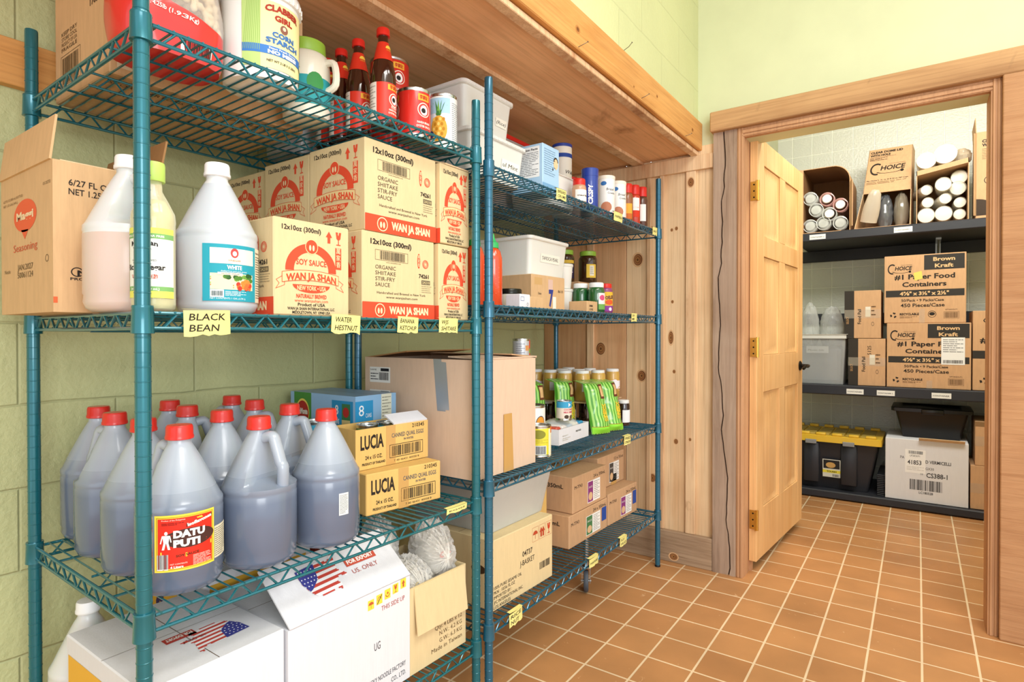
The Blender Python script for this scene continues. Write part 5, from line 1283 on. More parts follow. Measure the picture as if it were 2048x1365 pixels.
def lb_(col, h0, h1, w=1.4, txt=None, tc='#f2efe6', band=None, a0=-.4):
    def f(cv):
        r = cv.r; u = (a0-w/2)*r; cv.rect(u, h0, u+w*r, h1, col, 0)
        if band: cv.rect(u, h0, u+w*r, h0+(h1-h0)*.35, band, 1)
        if txt: cv.text(txt, a0*r, (h0+h1)/2-.003, .006, tc, w=w*r*.8, al='c', lay=2, bold=.03)
    return f
shaker('short clear spice jar with red cap and white label at the shelf front', (.600, 2.045, T2), .028, .105, plain('spice_tan', '#c79a78', .4, coat=.4), RT, lb_('#f1eee6', .015, .06, 2.4, 'garlic', '#6a5a44'))
def bl(cv): cv.text('CRISPY', .0, .02, .018, '#f2f2f2', w=.08, ang=PI/2, bold=.04)
canister('seasoning_canister', 'dark blue plastic canister beside the red-capped spice jar', 'canister', (.595, 2.145, T2), .034, .168, BLUE, BLUE, bl, lidh=.03, rotz=-.4)
shaker('small dark jar with yellow label between blue and white canisters', (.525, 2.245, T2), .024, .135, SPD, plain('cap_yellow', '#d9c23c', .4), lb_('#d8cf8a', .02, .07, 2.0))
def bread(cv):
    cv.ell(-.012, .135, .013, .009, '#3a72b0', 0, 16); cv.text('Bread', .000, .105, .011, '#3a4a5a', w=.034, slant=.2); cv.text('Crumbs', .006, .090, .009, '#3a4a5a', w=.034)
    cv.poly([(-.04, .012), (.05, .012), (.05, .075), (.0, .06)], '#d9a68e', 0); cv.ell(.0, .035, .024, .022, '#b9785a', 1, 14); cv.rect(-.045, .004, .055, .012, '#c8432e', 1)
canister('bread_crumb_canister', 'white crumb canister with blue oval, next to the blue canister', 'canister', (.595, 2.295, T2), .037, .170, plain('paper_white', '#f0efe9', .4), CREAM, bread, rotz=-.75)
canister('bread_crumb_canister', 'white crumb canister with blue oval, next to the spice bottles', 'canister', (.595, 2.412, T2), .036, .172, plain('paper_white', '#f0efe9', .4), CREAM, bread, rotz=-.75)
shaker('amber spice bottle with red cap, nearest the white canisters', (.598, 2.505, T2), .026, .182, SPG, RT, lb_('#e9a83c', .02, .09, 1.8, None, band='#c86a2c'), 'tall red-capped spice bottles', rotz=-.7)
shaker('red spice bottle with half white label, middle of the three tall ones', (.598, 2.583, T2), .028, .192, SPR, RT, lb_('#f2efe8', .04, .13, 1.8, 'C', '#c23c22', band='#d4381f'), 'tall red-capped spice bottles', rotz=-.7)
shaker('brown spice bottle with small white label next to the rack post', (.600, 2.668, T2), .027, .200, SPD, RT, lb_('#f2efe8', .035, .115, 1.2, 'SPICE'[:0] or None), 'tall red-capped spice bottles', rotz=-.6)
# ---- middle shelf
SRI = plain('chili_sauce', '#d9481c', .25, coat=.8); GRN = plain('cap_green', '#2fae5c', .4)
def sriracha(loc, rz, label):
    t = thing('chili_sauce_bottle', label, 'bottle', loc, rz, 'orange chili sauce bottles'); r = .031; mb = MB()
    mb.lathe([(r*.8, 0), (r, .006), (r, .150), (r*.97, .160), (r*.80, .180), (r*.5, .192)], SRI, 32); mb.build('body', t, ang=55)
    mb = MB(); mb.lathe([(.018, .190), (.019, .191), (.018, .208), (.012, .211), (.0065, .222), (.0035, .238), (.002, .239)], GRN, 24); mb.build('cap', t)
    mb = MB(); cv = wrap(mb, r+.0004, 0, .2)
    for i in range(18): cv.line([(-.030, .130-.0052*i), (-.030+.055*(.6+.4*((i*5) % 3)/2), .130-.0052*i)], .0014, '#f0c8a8', 0)
    for q in (0, 1, 2): cv.text('辣椒醬', .05, .11-.02*q, .010, '#f2e6dc', w=.03)
    mb.build('label', t); return t
sr = sriracha((.562, 1.532, M2), -1.05, 'orange chili sauce bottle with green nozzle, right of the rack posts')
dup(sr, (.548, 1.455, M2), .3, 'orange chili sauce bottle mostly hidden behind the rack posts')
carton('sauce_box', 'red printed box between the sauce cartons and the rack posts', 'box', (.33, 1.395, M2), (.16, .045, .165), plain('box_red', '#c63a28', .4), {'e': lambda cv: cv.text('SAUCE', cv.w*.7, cv.h*.2, .016, '#f2e6dc', w=.09, ang=PI/2), 's': lambda cv: cv.lines(.02, .02, .14, .14, 6, '#f2d8cc', .3)})
bx = carton('kraft_carton', 'tan carton marked with a blue 7, under the white bin', 'carton', (.225, 1.850, M2), (.285, .235, .138), K_tan, {'e': lambda cv: (cv.rect(cv.w*.08, cv.h*.72, cv.w*.30, cv.h*.92, '#c9a36c', 0), cv.text('7', cv.w*.50, cv.h*.16, cv.h*.45, '#34408c', w=.032, bold=.05), cv.text('BTB', cv.w*.16, cv.h*.10, .018, INK, w=.036, slant=.2), cv.text('Onion', cv.w*.18, cv.h*.45, .010, INK, w=.022), cv.text('86/10', cv.w*.78, cv.h*.55, .011, INK, w=.036, slant=.1), cv.rect(cv.w*.62, cv.h*.08, cv.w*.72, cv.h*.42, '#efe9dc', 0), cv.rect(cv.w*.48, cv.h*.60, cv.w*.62, cv.h*.90, '#d5b6a8', 0))}, -.03)
bin_('storage_bin', 'white bin with paper note resting on the tan 7 carton', 'bin', (.165, 1.862, M2+.1392), .325, .285, .138, mat=BINW, lid=BINW, note=('TAPIOCA PEARL', .08, .055, .145, .034), ribs=False)
carton('small_box', 'small white box with printed panel at the shelf front by the chili sauce', 'box', (.555, 1.612, M2), (.06, .062, .045), K_white, {'e': lambda cv: (cv.frame(.004, .022, .024, .036, .0012, '#3a5a9a', 0), cv.ell(.045, .012, .005, .005, INK, 0, 12, .8))})
carton('small_box', 'small plain tan box beside the white printed box', 'box', (.555, 1.680, M2), (.055, .088, .040), K_tan)
BLID = plain('tin_lid_dark', '#2a2a26', .25, metal=.7)
for (x, y, r, lb) in ((.480, 1.640, .030, 'short dark-lidded jar behind the small white box'), (.485, 1.735, .043, 'wide dark-lidded jar behind the small tan box')):
    t = thing('short_jar', lb, 'jar', (x, y, M2)); mb = MB(); mb.lathe([(r*.9, 0), (r, .003), (r, .052), (r*.9, .056)], plain('jar_pale', '#d8d2c2', .25, coat=.5), 32); mb.build('body', t); mb = MB(); mb.lathe([(r*.98, .054), (r*1.03, .056), (r*1.03, .070), (r*.98, .073), (r*.86, .0735), (r*.84, .071)], BLID, 32); mb.build('lid', t)
CUPF = plain('cup_frosted', '#e6e3da', .35, sss=.1); CHIPS = plain('pale_chips', '#ece5d2', .6, var=.1)
for q, (z, lb) in enumerate(((0, 'lower deli cup behind the tan 7 carton'), (.108, 'upper deli cup of white chips stacked beside the white bin'))):
    t = thing('deli_cup', lb, 'cup', (.430, 2.215, M2+z), 0, 'stacked deli cups'); mb = MB(); mb.lathe([(.030, 0), (.032, .003), (.040, .094)], CUPF, 28); mb.build('body', t); mb = MB(); mb.lathe([(.041, .093), (.0425, .095), (.0425, .104), (.039, .106), (.02, .1065)], CUPF, 28); mb.build('lid', t)
GJ = plain('jar_dark_green', '#1f5a2c', .15, coat=1); WL = plain('lid_white', '#eceeee', .35)
def pick(cv):
    r = cv.r; cv.rect(-.012, .015, .028, .085, '#e9dfe0', 0); cv.ell(.006, .065, .014, .012, '#d0507c', 1, 12); cv.rect(-.012, .015, .028, .038, '#6fa653', 1)
gj = shaker('green jar with white lid at the shelf front, nearest the purple-labelled jar', (.565, 2.262, M2), .036, .130, GJ, WL, pick, 'dark green jars with white lids', shoulder=.80, lidh=.14, rotz=-.5)
dup(gj, (.490, 2.262, M2), .2, 'green jar with white lid half hidden behind its twin')
def purp(cv):
    cv.rect(-.045, .01, .04, .035, '#8c3a94', 0); cv.rect(-.045, .035, .04, .095, '#e0b43a', 0); cv.text('SAMBAL'[:0]+'OELEK', -.022, .062, .014, '#5a2a3c', w=.045, ang=.12, bold=.05); cv.ell(-.004, .05, .02, .012, '#d95a2c', 1, 12); cv.ell(0, .02, .008, .008, '#efe6ea', 1, 10)
shaker('round jar with red lid and purple-yellow label at the shelf front', (.565, 2.352, M2), .030, .132, plain('relish_purple', '#8a3a6e', .3, coat=.6), RT, purp, None, shoulder=.82, lidh=.13, rotz=-.4)
carton('small_box', 'small open tan box printed in black below the green jars', 'box', (.520, 2.105, M2), (.085, .090, .045), K_tan, {'e': lambda cv: (cv.text('DARK', .018, .022, .008, INK, w=.03, bold=.03), cv.text('1.5 KG', .018, .008, .008, INK, w=.03, bold=.02))})
carton('carton', 'tan carton under the two brown honey jars', 'carton', (.250, 2.345, M2), (.185, .275, .150), K_brn)
HON = plain('dark_honey', '#3c2412', .12, coat=1.0); YL = plain('lid_lime_dark', '#b6b83a', .4)
def hl(cv): 
    r = cv.r; cv.rect(-.020, .03, .030, .095, '#e6c24a', 0); cv.rect(-.004, .04, .018, .088, '#f2ecd8', 1); cv.lines(-.002, .045, .016, .084, 8, '#8a8270', .4, 2)
def hl2(cv): 
    r = cv.r; cv.rect(-.03, .02, .040, .09, '#2c2340', 0); cv.rect(-.03, .09, .04, .105, '#d9b23a', 0); cv.lines(-.02, .03, .03, .08, 4, '#c8b8d8', .4, 1)
shaker('brown jar with lime lid and pale yellow label on the tan carton', (.375, 2.545, M2+.1515), .045, .160, HON, YL, hl, 'dark honey jars', shoulder=.80, lidh=.13, rotz=-.8)
shaker('brown jar with lime lid and dark label beside the white bin', (.325, 2.410, M2+.1515), .044, .155, HON, YL, hl2, 'dark honey jars', shoulder=.80, lidh=.13, rotz=-.8)
# ---- lower shelf
def kk_s(cv):
    W, H = cv.w, cv.h
    for v, hh in ((H-.085, .052), (H-.150, .040)):
        cv.rect(.024, v, .124, v+hh, '#eeeeea', 0); cv.rect(.078, v+hh-.014, .118, v+hh-.004, '#22222a', 1); cv.text('NAME', .028, v+hh-.012, .006, INK, w=.03, lay=1); cv.lines(.028, v+.006, .066, v+hh-.018, 3, '#4a4a50', .35, 1); cv.barcode(.070, v+.008, .116, v+hh-.018, INK, 1, 4, 22)
k_ = carton('large_carton', 'big plain open carton with silver tape at the near end of the far rack', 'carton', (.136, 1.364, L2), (.488, .328, .362), K_pink, {'s': kk_s}, 0, None, top='open')
DUCT = plain('duct_tape_silver', '#a9b0b8', .3, metal=.5)
m_ = MB(); cv = face(m_, 's', .490, .335, .362); cv.poly([(.318, .362), (.352, .362), (.370, .20), (.335, .20)], DUCT, 0); cv.poly([(.345, .355), (.372, .352), (.385, .205), (.360, .205)], DUCT, 1); m_.build('duct_tape', k_)
m_ = MB(); face(m_, 'e', .490, .335, .362).poly([(.140, 0), (.195, 0), (.185, .185), (.140, .185)], TAPE, 0); m_.build('packing_tape', k_)
flap(k_, 'flap', (0, .335, .362), (.49, .335, .362), (0, -1, .10), .15, K_brn); flap(k_, 'flap', (.0, 0, .362), (.0, .335, .362), (1, 0, .12), .20, K_dark); flap(k_, 'flap', (.49, .02, .362), (.49, .335, .362), (-1, 0, .04), .13, K_pink)
def ycan(cv):
    r = cv.r
    cv.ell(-r*.7, .082, .026, .016, '#8a8a34', 0, 20); cv.rect(r*.2, .0, r*.9, .10, '#f0e9c8', 0); cv.rect(r*.45, .085, r*1.0, .108, '#e0813a', 1)
    cv.lines(-r*1.5, .050, r*.1, .065, 3, '#b5a83a', .3, 1); cv.barcode(-r*1.0, .012, -r*.1, .040, INK, 1, 4, 16, '#dfe6ea')
can('food_can', 'yellow can with green oval at the shelf front beside the big carton', 'can', (.572, 1.795, L2), .045, .112, plain('can_yellow', '#ddd23c', .35), ycan, None, rotz=-.3)
def wcan(cv): cv.ell(.0, .10, .020, .026, '#dd9838', 0, 18); cv.ell(.0, .10, .022, .028, '#2a2c4a', 1, 20, .9); cv.poly([(-.03, .068), (.03, .08), (.03, .092), (-.03, .078)], '#2a2c4a', 1); cv.poly([(-.09, .03), (-.03, .03), (-.03, .12), (-.09, .12)], '#e8efe4', 0)
can('food_can', 'large white can with orange oval emblem behind the yellow can', 'can', (.466, 1.905, L2), .056, .166, plain('can_paper_white', '#eef0ea', .35), wcan, None, rotz=-.25)
def tcan(cv): cv.ell(.004, .14, .018, .022, '#dd9838', 0, 18); cv.text('LMD', -.012, .075, .016, '#2a2c4a', w=.04, bold=.02); cv.lines(-.02, .035, .03, .07, 3, '#c8924a', .4); cv.rect(-.08, .0065, .08, .026, '#2a2c5a', 0)
can('food_can', 'tall cream can stacked on the large white can', 'can', (.444, 1.880, L2+.1665), .046, .170, CREAM, tcan, None, rotz=-.1)
def scan(cv): cv.rect(.008, .006, .04, .08, '#e2492c', 0); cv.rect(.008, .03, .024, .048, '#8fc04a', 1); cv.rect(-.012, .04, .006, .06, '#d89a5c', 0); cv.lines(-.05, .02, -.015, .07, 6, '#8a8f98', .3)
can('food_can', 'small silver and red can on top of the can stack', 'can', (.440, 1.875, L2+.337), .034, .086, plain('can_silver_paper', '#ccd0d6', .3, metal=.3), scan, None, rotz=-.1)
carton('soup_box', 'dark blue and green box behind the can stack', 'box', (.255, 1.965, L2), (.11, .095, .235), plain('box_navy', '#2c3a78', .4), {'s': lambda cv: cv.rect(0, .01, cv.w, .17, '#5fae3c', 0), 'e': lambda cv: (cv.rect(0, .01, cv.w, .17, '#5fae3c', 0), cv.lines(.02, .03, .1, .15, 6, '#e6efe0', .3, 1))})
tr = carton('snack_tray', 'white tray of small packs under clear film at the shelf front', 'tray', (.400, 1.985, L2), (.140, .275, .062), K_white, {'e': lambda cv: (cv.text('PRODUCT', .03, .03, .005, '#b0a890', w=.05), cv.text('BREWED', .15, .034, .007, '#6a6a60', w=.05, bold=.03), cv.lines(.03, .012, .1, .025, 2, '#b0a890', .3))}, .05, None, top='open')
for i, cc in enumerate(('#c8503c', '#e6ddd6', '#3f9ac0', '#e6ddd6', '#2f8fc0')):
    m_ = MB(); m_.box(0, 0, 0, .11, .040, .062, plain('pack_'+cc.strip('#'), cc, .35), .006); p = m_.build('food_pack', tr, (.015, .010+.052*i, .006))
m_ = MB(); blob(m_, (.070, .137, .045), (.065, .130, .042), CLR, .10, 9, 24, 14, freq=3); m_.build('film', tr)
def coco(cv):
    cv.rect(-.06, .052, .06, .078, '#3f9fca', 0); cv.ell(0, .064, .008, .010, '#f0f2f2', 1, 3); cv.text('COCONUT', -.024, .042, .007, '#c85a6c', w=.048, bold=.04); cv.text('MILK DRINK'[:10], -.024, .031, .007, '#c85a6c', w=.048, bold=.04)
    cv.ell(-.012, .016, .010, .008, '#4a3a30', 0, 12); cv.ell(.012, .015, .011, .008, '#6a5040', 0, 12)
can('food_can', 'small coconut milk can with blue and pink label on the snack tray', 'can', (.505, 2.090, L2+.0885), .033, .080, plain('can_cream', '#e6ddce', .35), coco, None, rotz=-.3)
BAGG = plain('bag_green', '#6cc23a', .28, coat=.5)
def stripemat():
    m, nt, b = nmat('bag_green_striped'); tc = N(nt, 'ShaderNodeTexCoord'); sx = N(nt, 'ShaderNodeSeparateXYZ'); L(nt, tc.outputs['Object'], sx.inputs[0])
    mu = N(nt, 'ShaderNodeMath', operation='MULTIPLY'); mu.inputs[1].default_value = 430; L(nt, sx.outputs['Y'], mu.inputs[0]); sn = N(nt, 'ShaderNodeMath', operation='SINE'); L(nt, mu.outputs[0], sn.inputs[0])
    r = ramp(nt, [(.3, hexc('#4d9c2c')), (.7, hexc('#a4dc6c'))]); ad = N(nt, 'ShaderNodeMath', operation='MULTIPLY_ADD'); ad.inputs[1].default_value = .5; ad.inputs[2].default_value = .5; L(nt, sn.outputs[0], ad.inputs[0]); L(nt, ad.outputs[0], r.inputs['Fac'])
    L(nt, r.outputs['Color'], b.inputs['Base Color']); b.inputs['Roughness'].default_value = .28; b.inputs['Coat Weight'].default_value = .5; return m
BAGS = stripemat()
def pouch(loc, w, h, lean, rz, seed, label):
    """tall gusseted pouch leaning back; front looks along +x"""
    t = thing('crispy_onion_bag', label, 'bag', loc, rz, 'green striped bags of crispy onions')
    def sh(u, v, o, side):
        th = .030*math.sin(PI*min(1, max(0, u)))**.6*min(1, (1.02-v)*4)*min(1, v*8+.25)
        nz = .006*noise.noise(Vector((u*4, v*7, seed)))
        x = side*(th+o)+lean*v*h*-1+nz; z = v*h*math.sqrt(max(.1, 1-lean*lean))
        if v > .88: x += -(v-.88)*h*(.8+.5*noise.noise(Vector((u*5, seed, 1))))*3; z -= (v-.88)*h*.6
        return (x, (u-.5)*w*(1+.03*math.sin(v*9+seed)), max(.002, z+.002))
    mb = MB(); mb.grid(lambda u, v: sh(u, v, 0, 1), 18, 26, BAGS); mb.grid(lambda u, v: sh(1-u, v, 0, -1), 18, 26, BAGG); mb.build('body', t, ang=60)
    mb = MB(); cv = Cv(mb, lambda a, b, o: sh(a/w, b/h, o+.0012, 1), w, h)
    def gr(u0, v0, u1, v1, c_, lay): mb.grid(lambda u, v: cv.fn(u0+(u1-u0)*u, v0+(v1-v0)*v, .0004*lay), 8, 8, ink(c_))
    gr(w*.02, 0.004, w*.98, h*.13, '#8fdc3c', 0); gr(w*.02, h*.13, w*.98, h*.137, '#b04a2c', 1)
    gr(w*.62, h*.62, w*.92, h*.90, '#6a3a26', 0); gr(w*.66, h*.66, w*.86, h*.84, '#d9b27c', 1)
    cv.text('CRISPY', w*.73, h*.22, .014, '#e9c83c', w=h*.32, ang=PI/2, bold=.07, lay=2); cv.text('ONION', w*.90, h*.22, .014, '#e9c83c', w=h*.30, ang=PI/2, bold=.07, lay=2)
    mb.build('print', t, ang=60); return t
pouch((.552, 2.335, L2), .100, .255, .28, -.42, 1, 'front green striped bag standing left of its twin at the shelf edge')
pouch((.562, 2.450, L2), .100, .255, .28, -.45, 2, 'front green striped bag nearest the dark bottle')
pouch((.348, 2.125, L2), .100, .25, .12, -.5, 3, 'green striped bag behind the coconut milk can')
pouch((.385, 2.318, L2), .105, .250, .10, -.45, 4, 'green striped bag slumped in the second row')
pouch((.215, 2.150, L2), .11, .285, .06, -.5, 5, 'green striped bag tallest, at the back by the navy box')
pouch((.405, 2.228, L2+.0), .09, .255, .06, -.45, 6, 'green striped bag tucked directly behind the coconut milk can') if False else None
# mustard jars standing on a sheet of card over dark bottles
BR = plain('sauce_black_glass', '#2a1712', .12, coat=1)
dj = shaker('dark bottle with white cap and label at the end of the shelf', (.520, 2.640, L2), .030, .122, BR, WL, lb_('#eef0f2', .015, .075, 2.0, None, a0=-.3), 'dark bottles under the card sheet', shoulder=.84, lidh=.13)
for i, (x, y) in enumerate(((.45, 2.655), (.38, 2.655), (.30, 2.655), (.30, 2.50), (.22, 2.655), (.14, 2.655), (.22, 2.50), (.14, 2.50), (.14, 2.42), (.22, 2.42))): dup(dj, (x, y, L2), .3*i, 'dark bottle with white cap hidden under the card sheet')
m_ = MB(); m_.box(.11, 2.385, L2+.1225, .475, 2.715, L2+.1265, K_edge); tag(m_.build('card_sheet'), 'flat cardboard sheet carrying the mustard jars', 'cardboard')
MUS = plain('mustard_grain', '#c9a04c', .35, coat=.7, var=.2)
def ml(cv): cv.rect(-.022, .045, .040, .085, '#eceaf0', 0); cv.ell(.0, .075, .016, .016, '#eceaf0', 1, 14); cv.ell(.030, .045, .016, .012, '#e2b27c', 1, 14, .7)
mj = None
for i, (x, y, lb) in enumerate(((.445, 2.672, 'pickle jar at the right end of the card sheet, standing out alone'), (.435, 2.535, 'front row pickle jar second from the right end'), (.395, 2.452, 'front row pickle jar above the left green bag'), (.315, 2.425, 'front row pickle jar nearest the green bags at left'),
      (.330, 2.650, 'second row pickle jar behind the right end one'), (.325, 2.545, 'second row pickle jar in the middle'), (.235, 2.425, 'second row pickle jar at the left'), (.240, 2.530, 'back row pickle jar in the middle'), (.150, 2.425, 'back row pickle jar at the left by the wall'), (.205, 2.655, 'back row pickle jar in the right corner'))):
    if mj is None: mj = shaker(lb, (x, y, L2+.1272), .036, .142, MUS, WL, ml, 'white-lidded pickle jars on the card sheet', shoulder=.88, lidh=.10, name='pickle_jar', rotz=-.75)
    else: dup(mj, (x, y, L2+.1272), -.75+.12*(i % 4), lb)
# ---- bottom shelf
def jb(cv):
    W, H = cv.w, cv.h
    cv.text('04737', W*.46, H*.56, .018, INK, w=.058, bold=.01, ang=.0); cv.text('J-BASKET', W*.42, H*.43, .018, INK, w=.085)
    for i, t in enumerate(('100% PURE SESAME OIL', 'PKN : 10/56 FL.OZ', 'IMPORTED BY :', 'JFC INTERNATIONAL INC.', 'LOS ANGELES')): cv.text(t, -.016 if False else .004, H*(.30-.068*i), .0105, INK, w=(.15, .112, .095, .158, .088)[i])
    cv.barcode(W*.76, H*.22, W*.95, H*.33, INK, 0, 5, 18)
    for q in range(3):
        x = W*(.63+.122*q); cv.frame(x, H*.70, x+W*.105, H*.92, .0008, '#b5482c', 0); [lambda: umbrella_ic(cv, x+W*.052, H*.73, .034, '#b5482c'), lambda: (arrow_up(cv, x+W*.034, H*.73, .034, '#b5482c'), arrow_up(cv, x+W*.072, H*.73, .034, '#b5482c')), lambda: glass_ic(cv, x+W*.052, H*.73, .036, '#c23c22')][q]()
def jbs(cv): cv.ell(cv.w*.80, cv.h*.55, .03, .015, '#4a3420', 0, 16)
carton('sesame_oil_carton', 'pale tan sesame oil carton with umbrella, arrows and glass signs', 'carton', (.330, 1.458, B2), (.292, .345, .222), K_yel, {'e': jb, 's': jbs}, -.02)
GREYB = plain('bin_grey', '#a9a8a0', .45)
t = thing('wrapped_bin', 'grey plastic bin in crinkled clear wrap on the sesame oil carton', 'bin', (.215, 1.470, B2+.2235), .0); mb = MB(); tubmesh(mb, .0, .385, 0, .375, .155, .028, GREYB); mb.build('body', t, ang=50)
mb = MB(); tubmesh(mb, -.002, .387, -.002, .377, .157, .026, clearmat('crinkled_wrap', '#dcdcd6', .30, .12), r=.02); mb.build('plastic_wrap', t, ang=50)
def mcar(cs='M-7743', vol='24 x 350mL', lab='#8a3a7a', tape=False):
    def e(cv):
        W, H = cv.w, cv.h; cv.text(cs, W*.05, H*.66, .014, INK, w=.066); cv.text(vol, W*.60, H*.78, .014, INK, w=W*.36)
        cv.rect(W*.42, H*.10, W*.80, H*.72, '#f0eeea', 0); cv.rect(W*.43, H*.12, W*.58, H*.70, lab, 1); cv.ell(W*.505, H*.28, W*.06, H*.12, '#d9b48a', 2, 14); cv.text('Bulldog'[:0]+'SAUCE', W*.505, H*.52, .008, '#f2ece6', w=W*.11, al='c', lay=2); cv.lines(W*.61, H*.14, W*.78, H*.68, 10, '#7a7a78', .3, 1)
        if tape: cv.rect(W*.84, H*.3, W*.97, H*.75, '#2c4c9c', 0)
    def s(cv): cv.text(vol.split('x')[1].strip(), cv.w*.55, cv.h*.66, .017, INK, w=.075, bold=.02)
    return {'e': e, 's': s, 't': lambda cv: cv.text('SAUCE', cv.w*.4, cv.h*.7, .02, INK, w=.1, bold=.03)}
GM = 'brown cartons of bottled sauce on the bottom shelf'
carton('bottle_carton', 'lower left brown carton with green label and blue tape, front row', 'carton', (.290, 2.052, B2), (.262, .345, .132), K_brn, mcar(lab='#4a7a4c', tape=True), 0, GM, tape=[('t', .0, .125, .345, .155)])
carton('bottle_carton', 'upper left brown carton with purple label, on the blue-taped one', 'carton', (.285, 2.085, B2+.1335), (.265, .305, .148), K_brn, mcar(), 0, GM, tape=[('t', .0, .125, .305, .155)])
carton('bottle_carton', 'lower right brown carton with blue tape at the far rack end', 'carton', (.290, 2.415, B2), (.262, .300, .142), K_brn, mcar(tape=True), -.03, GM)
carton('bottle_carton', 'upper right brown carton with dark label touching the shelf above', 'carton', (.215, 2.425, B2+.1435), (.275, .285, .150), K_brn, mcar('M-736', '12 x 32oz', '#4a4440'), 0, GM, tape=[('e', .14, 0, .20, .05)])
carton('bottle_carton', 'brown carton printed 32oz behind the purple-labelled one', 'carton', (.095, 2.090, B2), (.180, .30, .300), K_brn, {'s': lambda cv: cv.text('32oz.', cv.w*.4, cv.h*.86, .017, INK, w=.06, bold=.02)}, 0, GM)
carton('oil_carton', 'golden tan carton between wrapped bin and brown cartons', 'carton', (.300, 1.860, B2), (.170, .155, .300), K_luc, {'s': lambda cv: cv.rect(.12, .16, .15, .2, '#e9e2cc', 0)})
# swivel caster bolted under the bottom shelf
GRY = plain('caster_rubber', '#4a5058', .5); ZN = plain('zinc', '#aeb2b4', .35, metal=1)
sh = [c for c in U2.children if c.name.startswith('wire_shelf')][-1]
m_ = MB(); Rz = Matrix.Rotation(.48, 4, 'Z'); Mx = Rz @ Matrix.Translation((0, 0, .047)) @ Matrix.Rotation(PI/2, 4, 'Y')
m_.lathe([(.030, -.011), (.044, -.010), (.047, -.005), (.047, .005), (.044, .010), (.030, .011)], GRY, 28, M=Mx)
m_.box(-.019, -.012, .040, -.016, .012, .112, ZN, M=Rz); m_.box(.016, -.012, .040, .019, .012, .112, ZN, M=Rz); m_.box(-.022, -.02, .108, .022, .022, .114, ZN, M=Rz); m_.tube([(-.022, 0, .047), (.022, 0, .047)], .006, ZN, 10, M=Rz); m_.tube([(0, 0, .112), (0, 0, .236)], .012, ZN, 14)
m_.build('caster', sh, (.418, .922, -.268))
# ---- handwritten tags hung on the shelf rails
TAG = plain('paper_tag', '#e8e08c', .7, var=.04)
def note_tag(label, uo, y, z, txt, w=.06, h=.038, tilt=0.0, D=.582):
    """folded yellow paper tag over the front rail of rack object uo at local y"""
    mb = MB(); rr = random.Random(int(y*977)+int(z*99))
    def fn(u, v, o):
        uu = u-w/2; c_, s_ = math.cos(tilt), math.sin(tilt); a, b = uu*c_-v*s_, uu*s_+v*c_
        return (.0062+.003*math.sin(u*40)+.004*(v/h)*.3+o, a, .004-h+b)
    n = 8; j = [(rr.uniform(-.003, .003)) for _ in range(n+1)]
    mb.grid(lambda u, v: fn(u*w, v*h+(j[int(u*n)] if v < .01 else 0), 0), n, 4, TAG)
    mb.grid(lambda u, v: fn((1-u)*w, v*h+(j[int((1-u)*n)] if v < .01 else 0), -.0006), n, 4, TAG)
    mb.grid(lambda u, v: (.0062+.004*.3-.012*v+.003*math.sin(u*w*40)*(1-v), u*w-w/2, .004+.0010+.001*v), n, 2, TAG)
    cv = Cv(mb, fn, w, h)
    ls = txt.split('|')
    for i, t_ in enumerate(ls): cv.text(t_, w*.10, h*(.60-.44*i) if len(ls) > 1 else h*.35, h*.28, INK, w=w*.78*min(1, len(t_)/max(4, max(len(q) for q in ls))), slant=.15, bold=.01, lay=0)
    o = mb.build('shelf_tag'); M = uo.matrix_basis
    p = M @ Vector((D, y, z)); o.location = p; o.rotation_euler = (0, 0, uo.rotation_euler.z); tag(o, label, 'tag'); return o
note_tag('yellow paper tag reading BLACK BEAN on the middle shelf', U1, .108, 1.176, 'BLACK|BEAN', .086, .046, .03)
note_tag('yellow paper tag reading WATER HESTNUT on the middle shelf', U1, .420, 1.176, 'WATER|HESTNUT', .080, .042, -.03)
note_tag('yellow paper tag reading BANANA on the middle shelf', U1, .612, 1.176, 'BANANA|KETCHUP', .070, .040, -.04)
note_tag('yellow paper tag by the far post of the middle shelf', U1, .765, 1.176, 'WJS|SHITAKE', .075, .040, .0)
note_tag('thin yellow tag on the jug shelf rail near the far post', U1, .800, .648, 'EGGS', .085, .014, .0)
note_tag('yellow tag on the far rack top shelf under the light blue box', U2, .405, 1.640, 'BREAD|CRUMB', .066, .036)
note_tag('yellow tag on the far rack top shelf under the blue canister', U2, .880, 1.640, 'PAPRIKA', .085, .036)
note_tag('yellow tag beside the far post of the top shelf', U2, 1.290, 1.640, 'SALT', .05, .036)
note_tag('yellow tag on the far rack middle shelf rail', U2, 1.045, 1.225, 'SA|MB', .052, .036)
note_tag('yellow tag under the green bags on the lower shelf rail', U2, .975, .695, 'FRIED|ONION', .062, .038)
note_tag('yellow tag reading JUG NUT near the bottom shelf corner', U2, .125, .268, 'RICE|NUT', .07, .042, .1)
note_tag('yellow tag above the caster on the bottom shelf rail', U2, .660, .268, 'HAWAII', .075, .034, .05)
note_tag('yellow tag farthest along the bottom shelf rail', U2, .935, .268, 'SOY|SAUCE', .065, .036, .0)
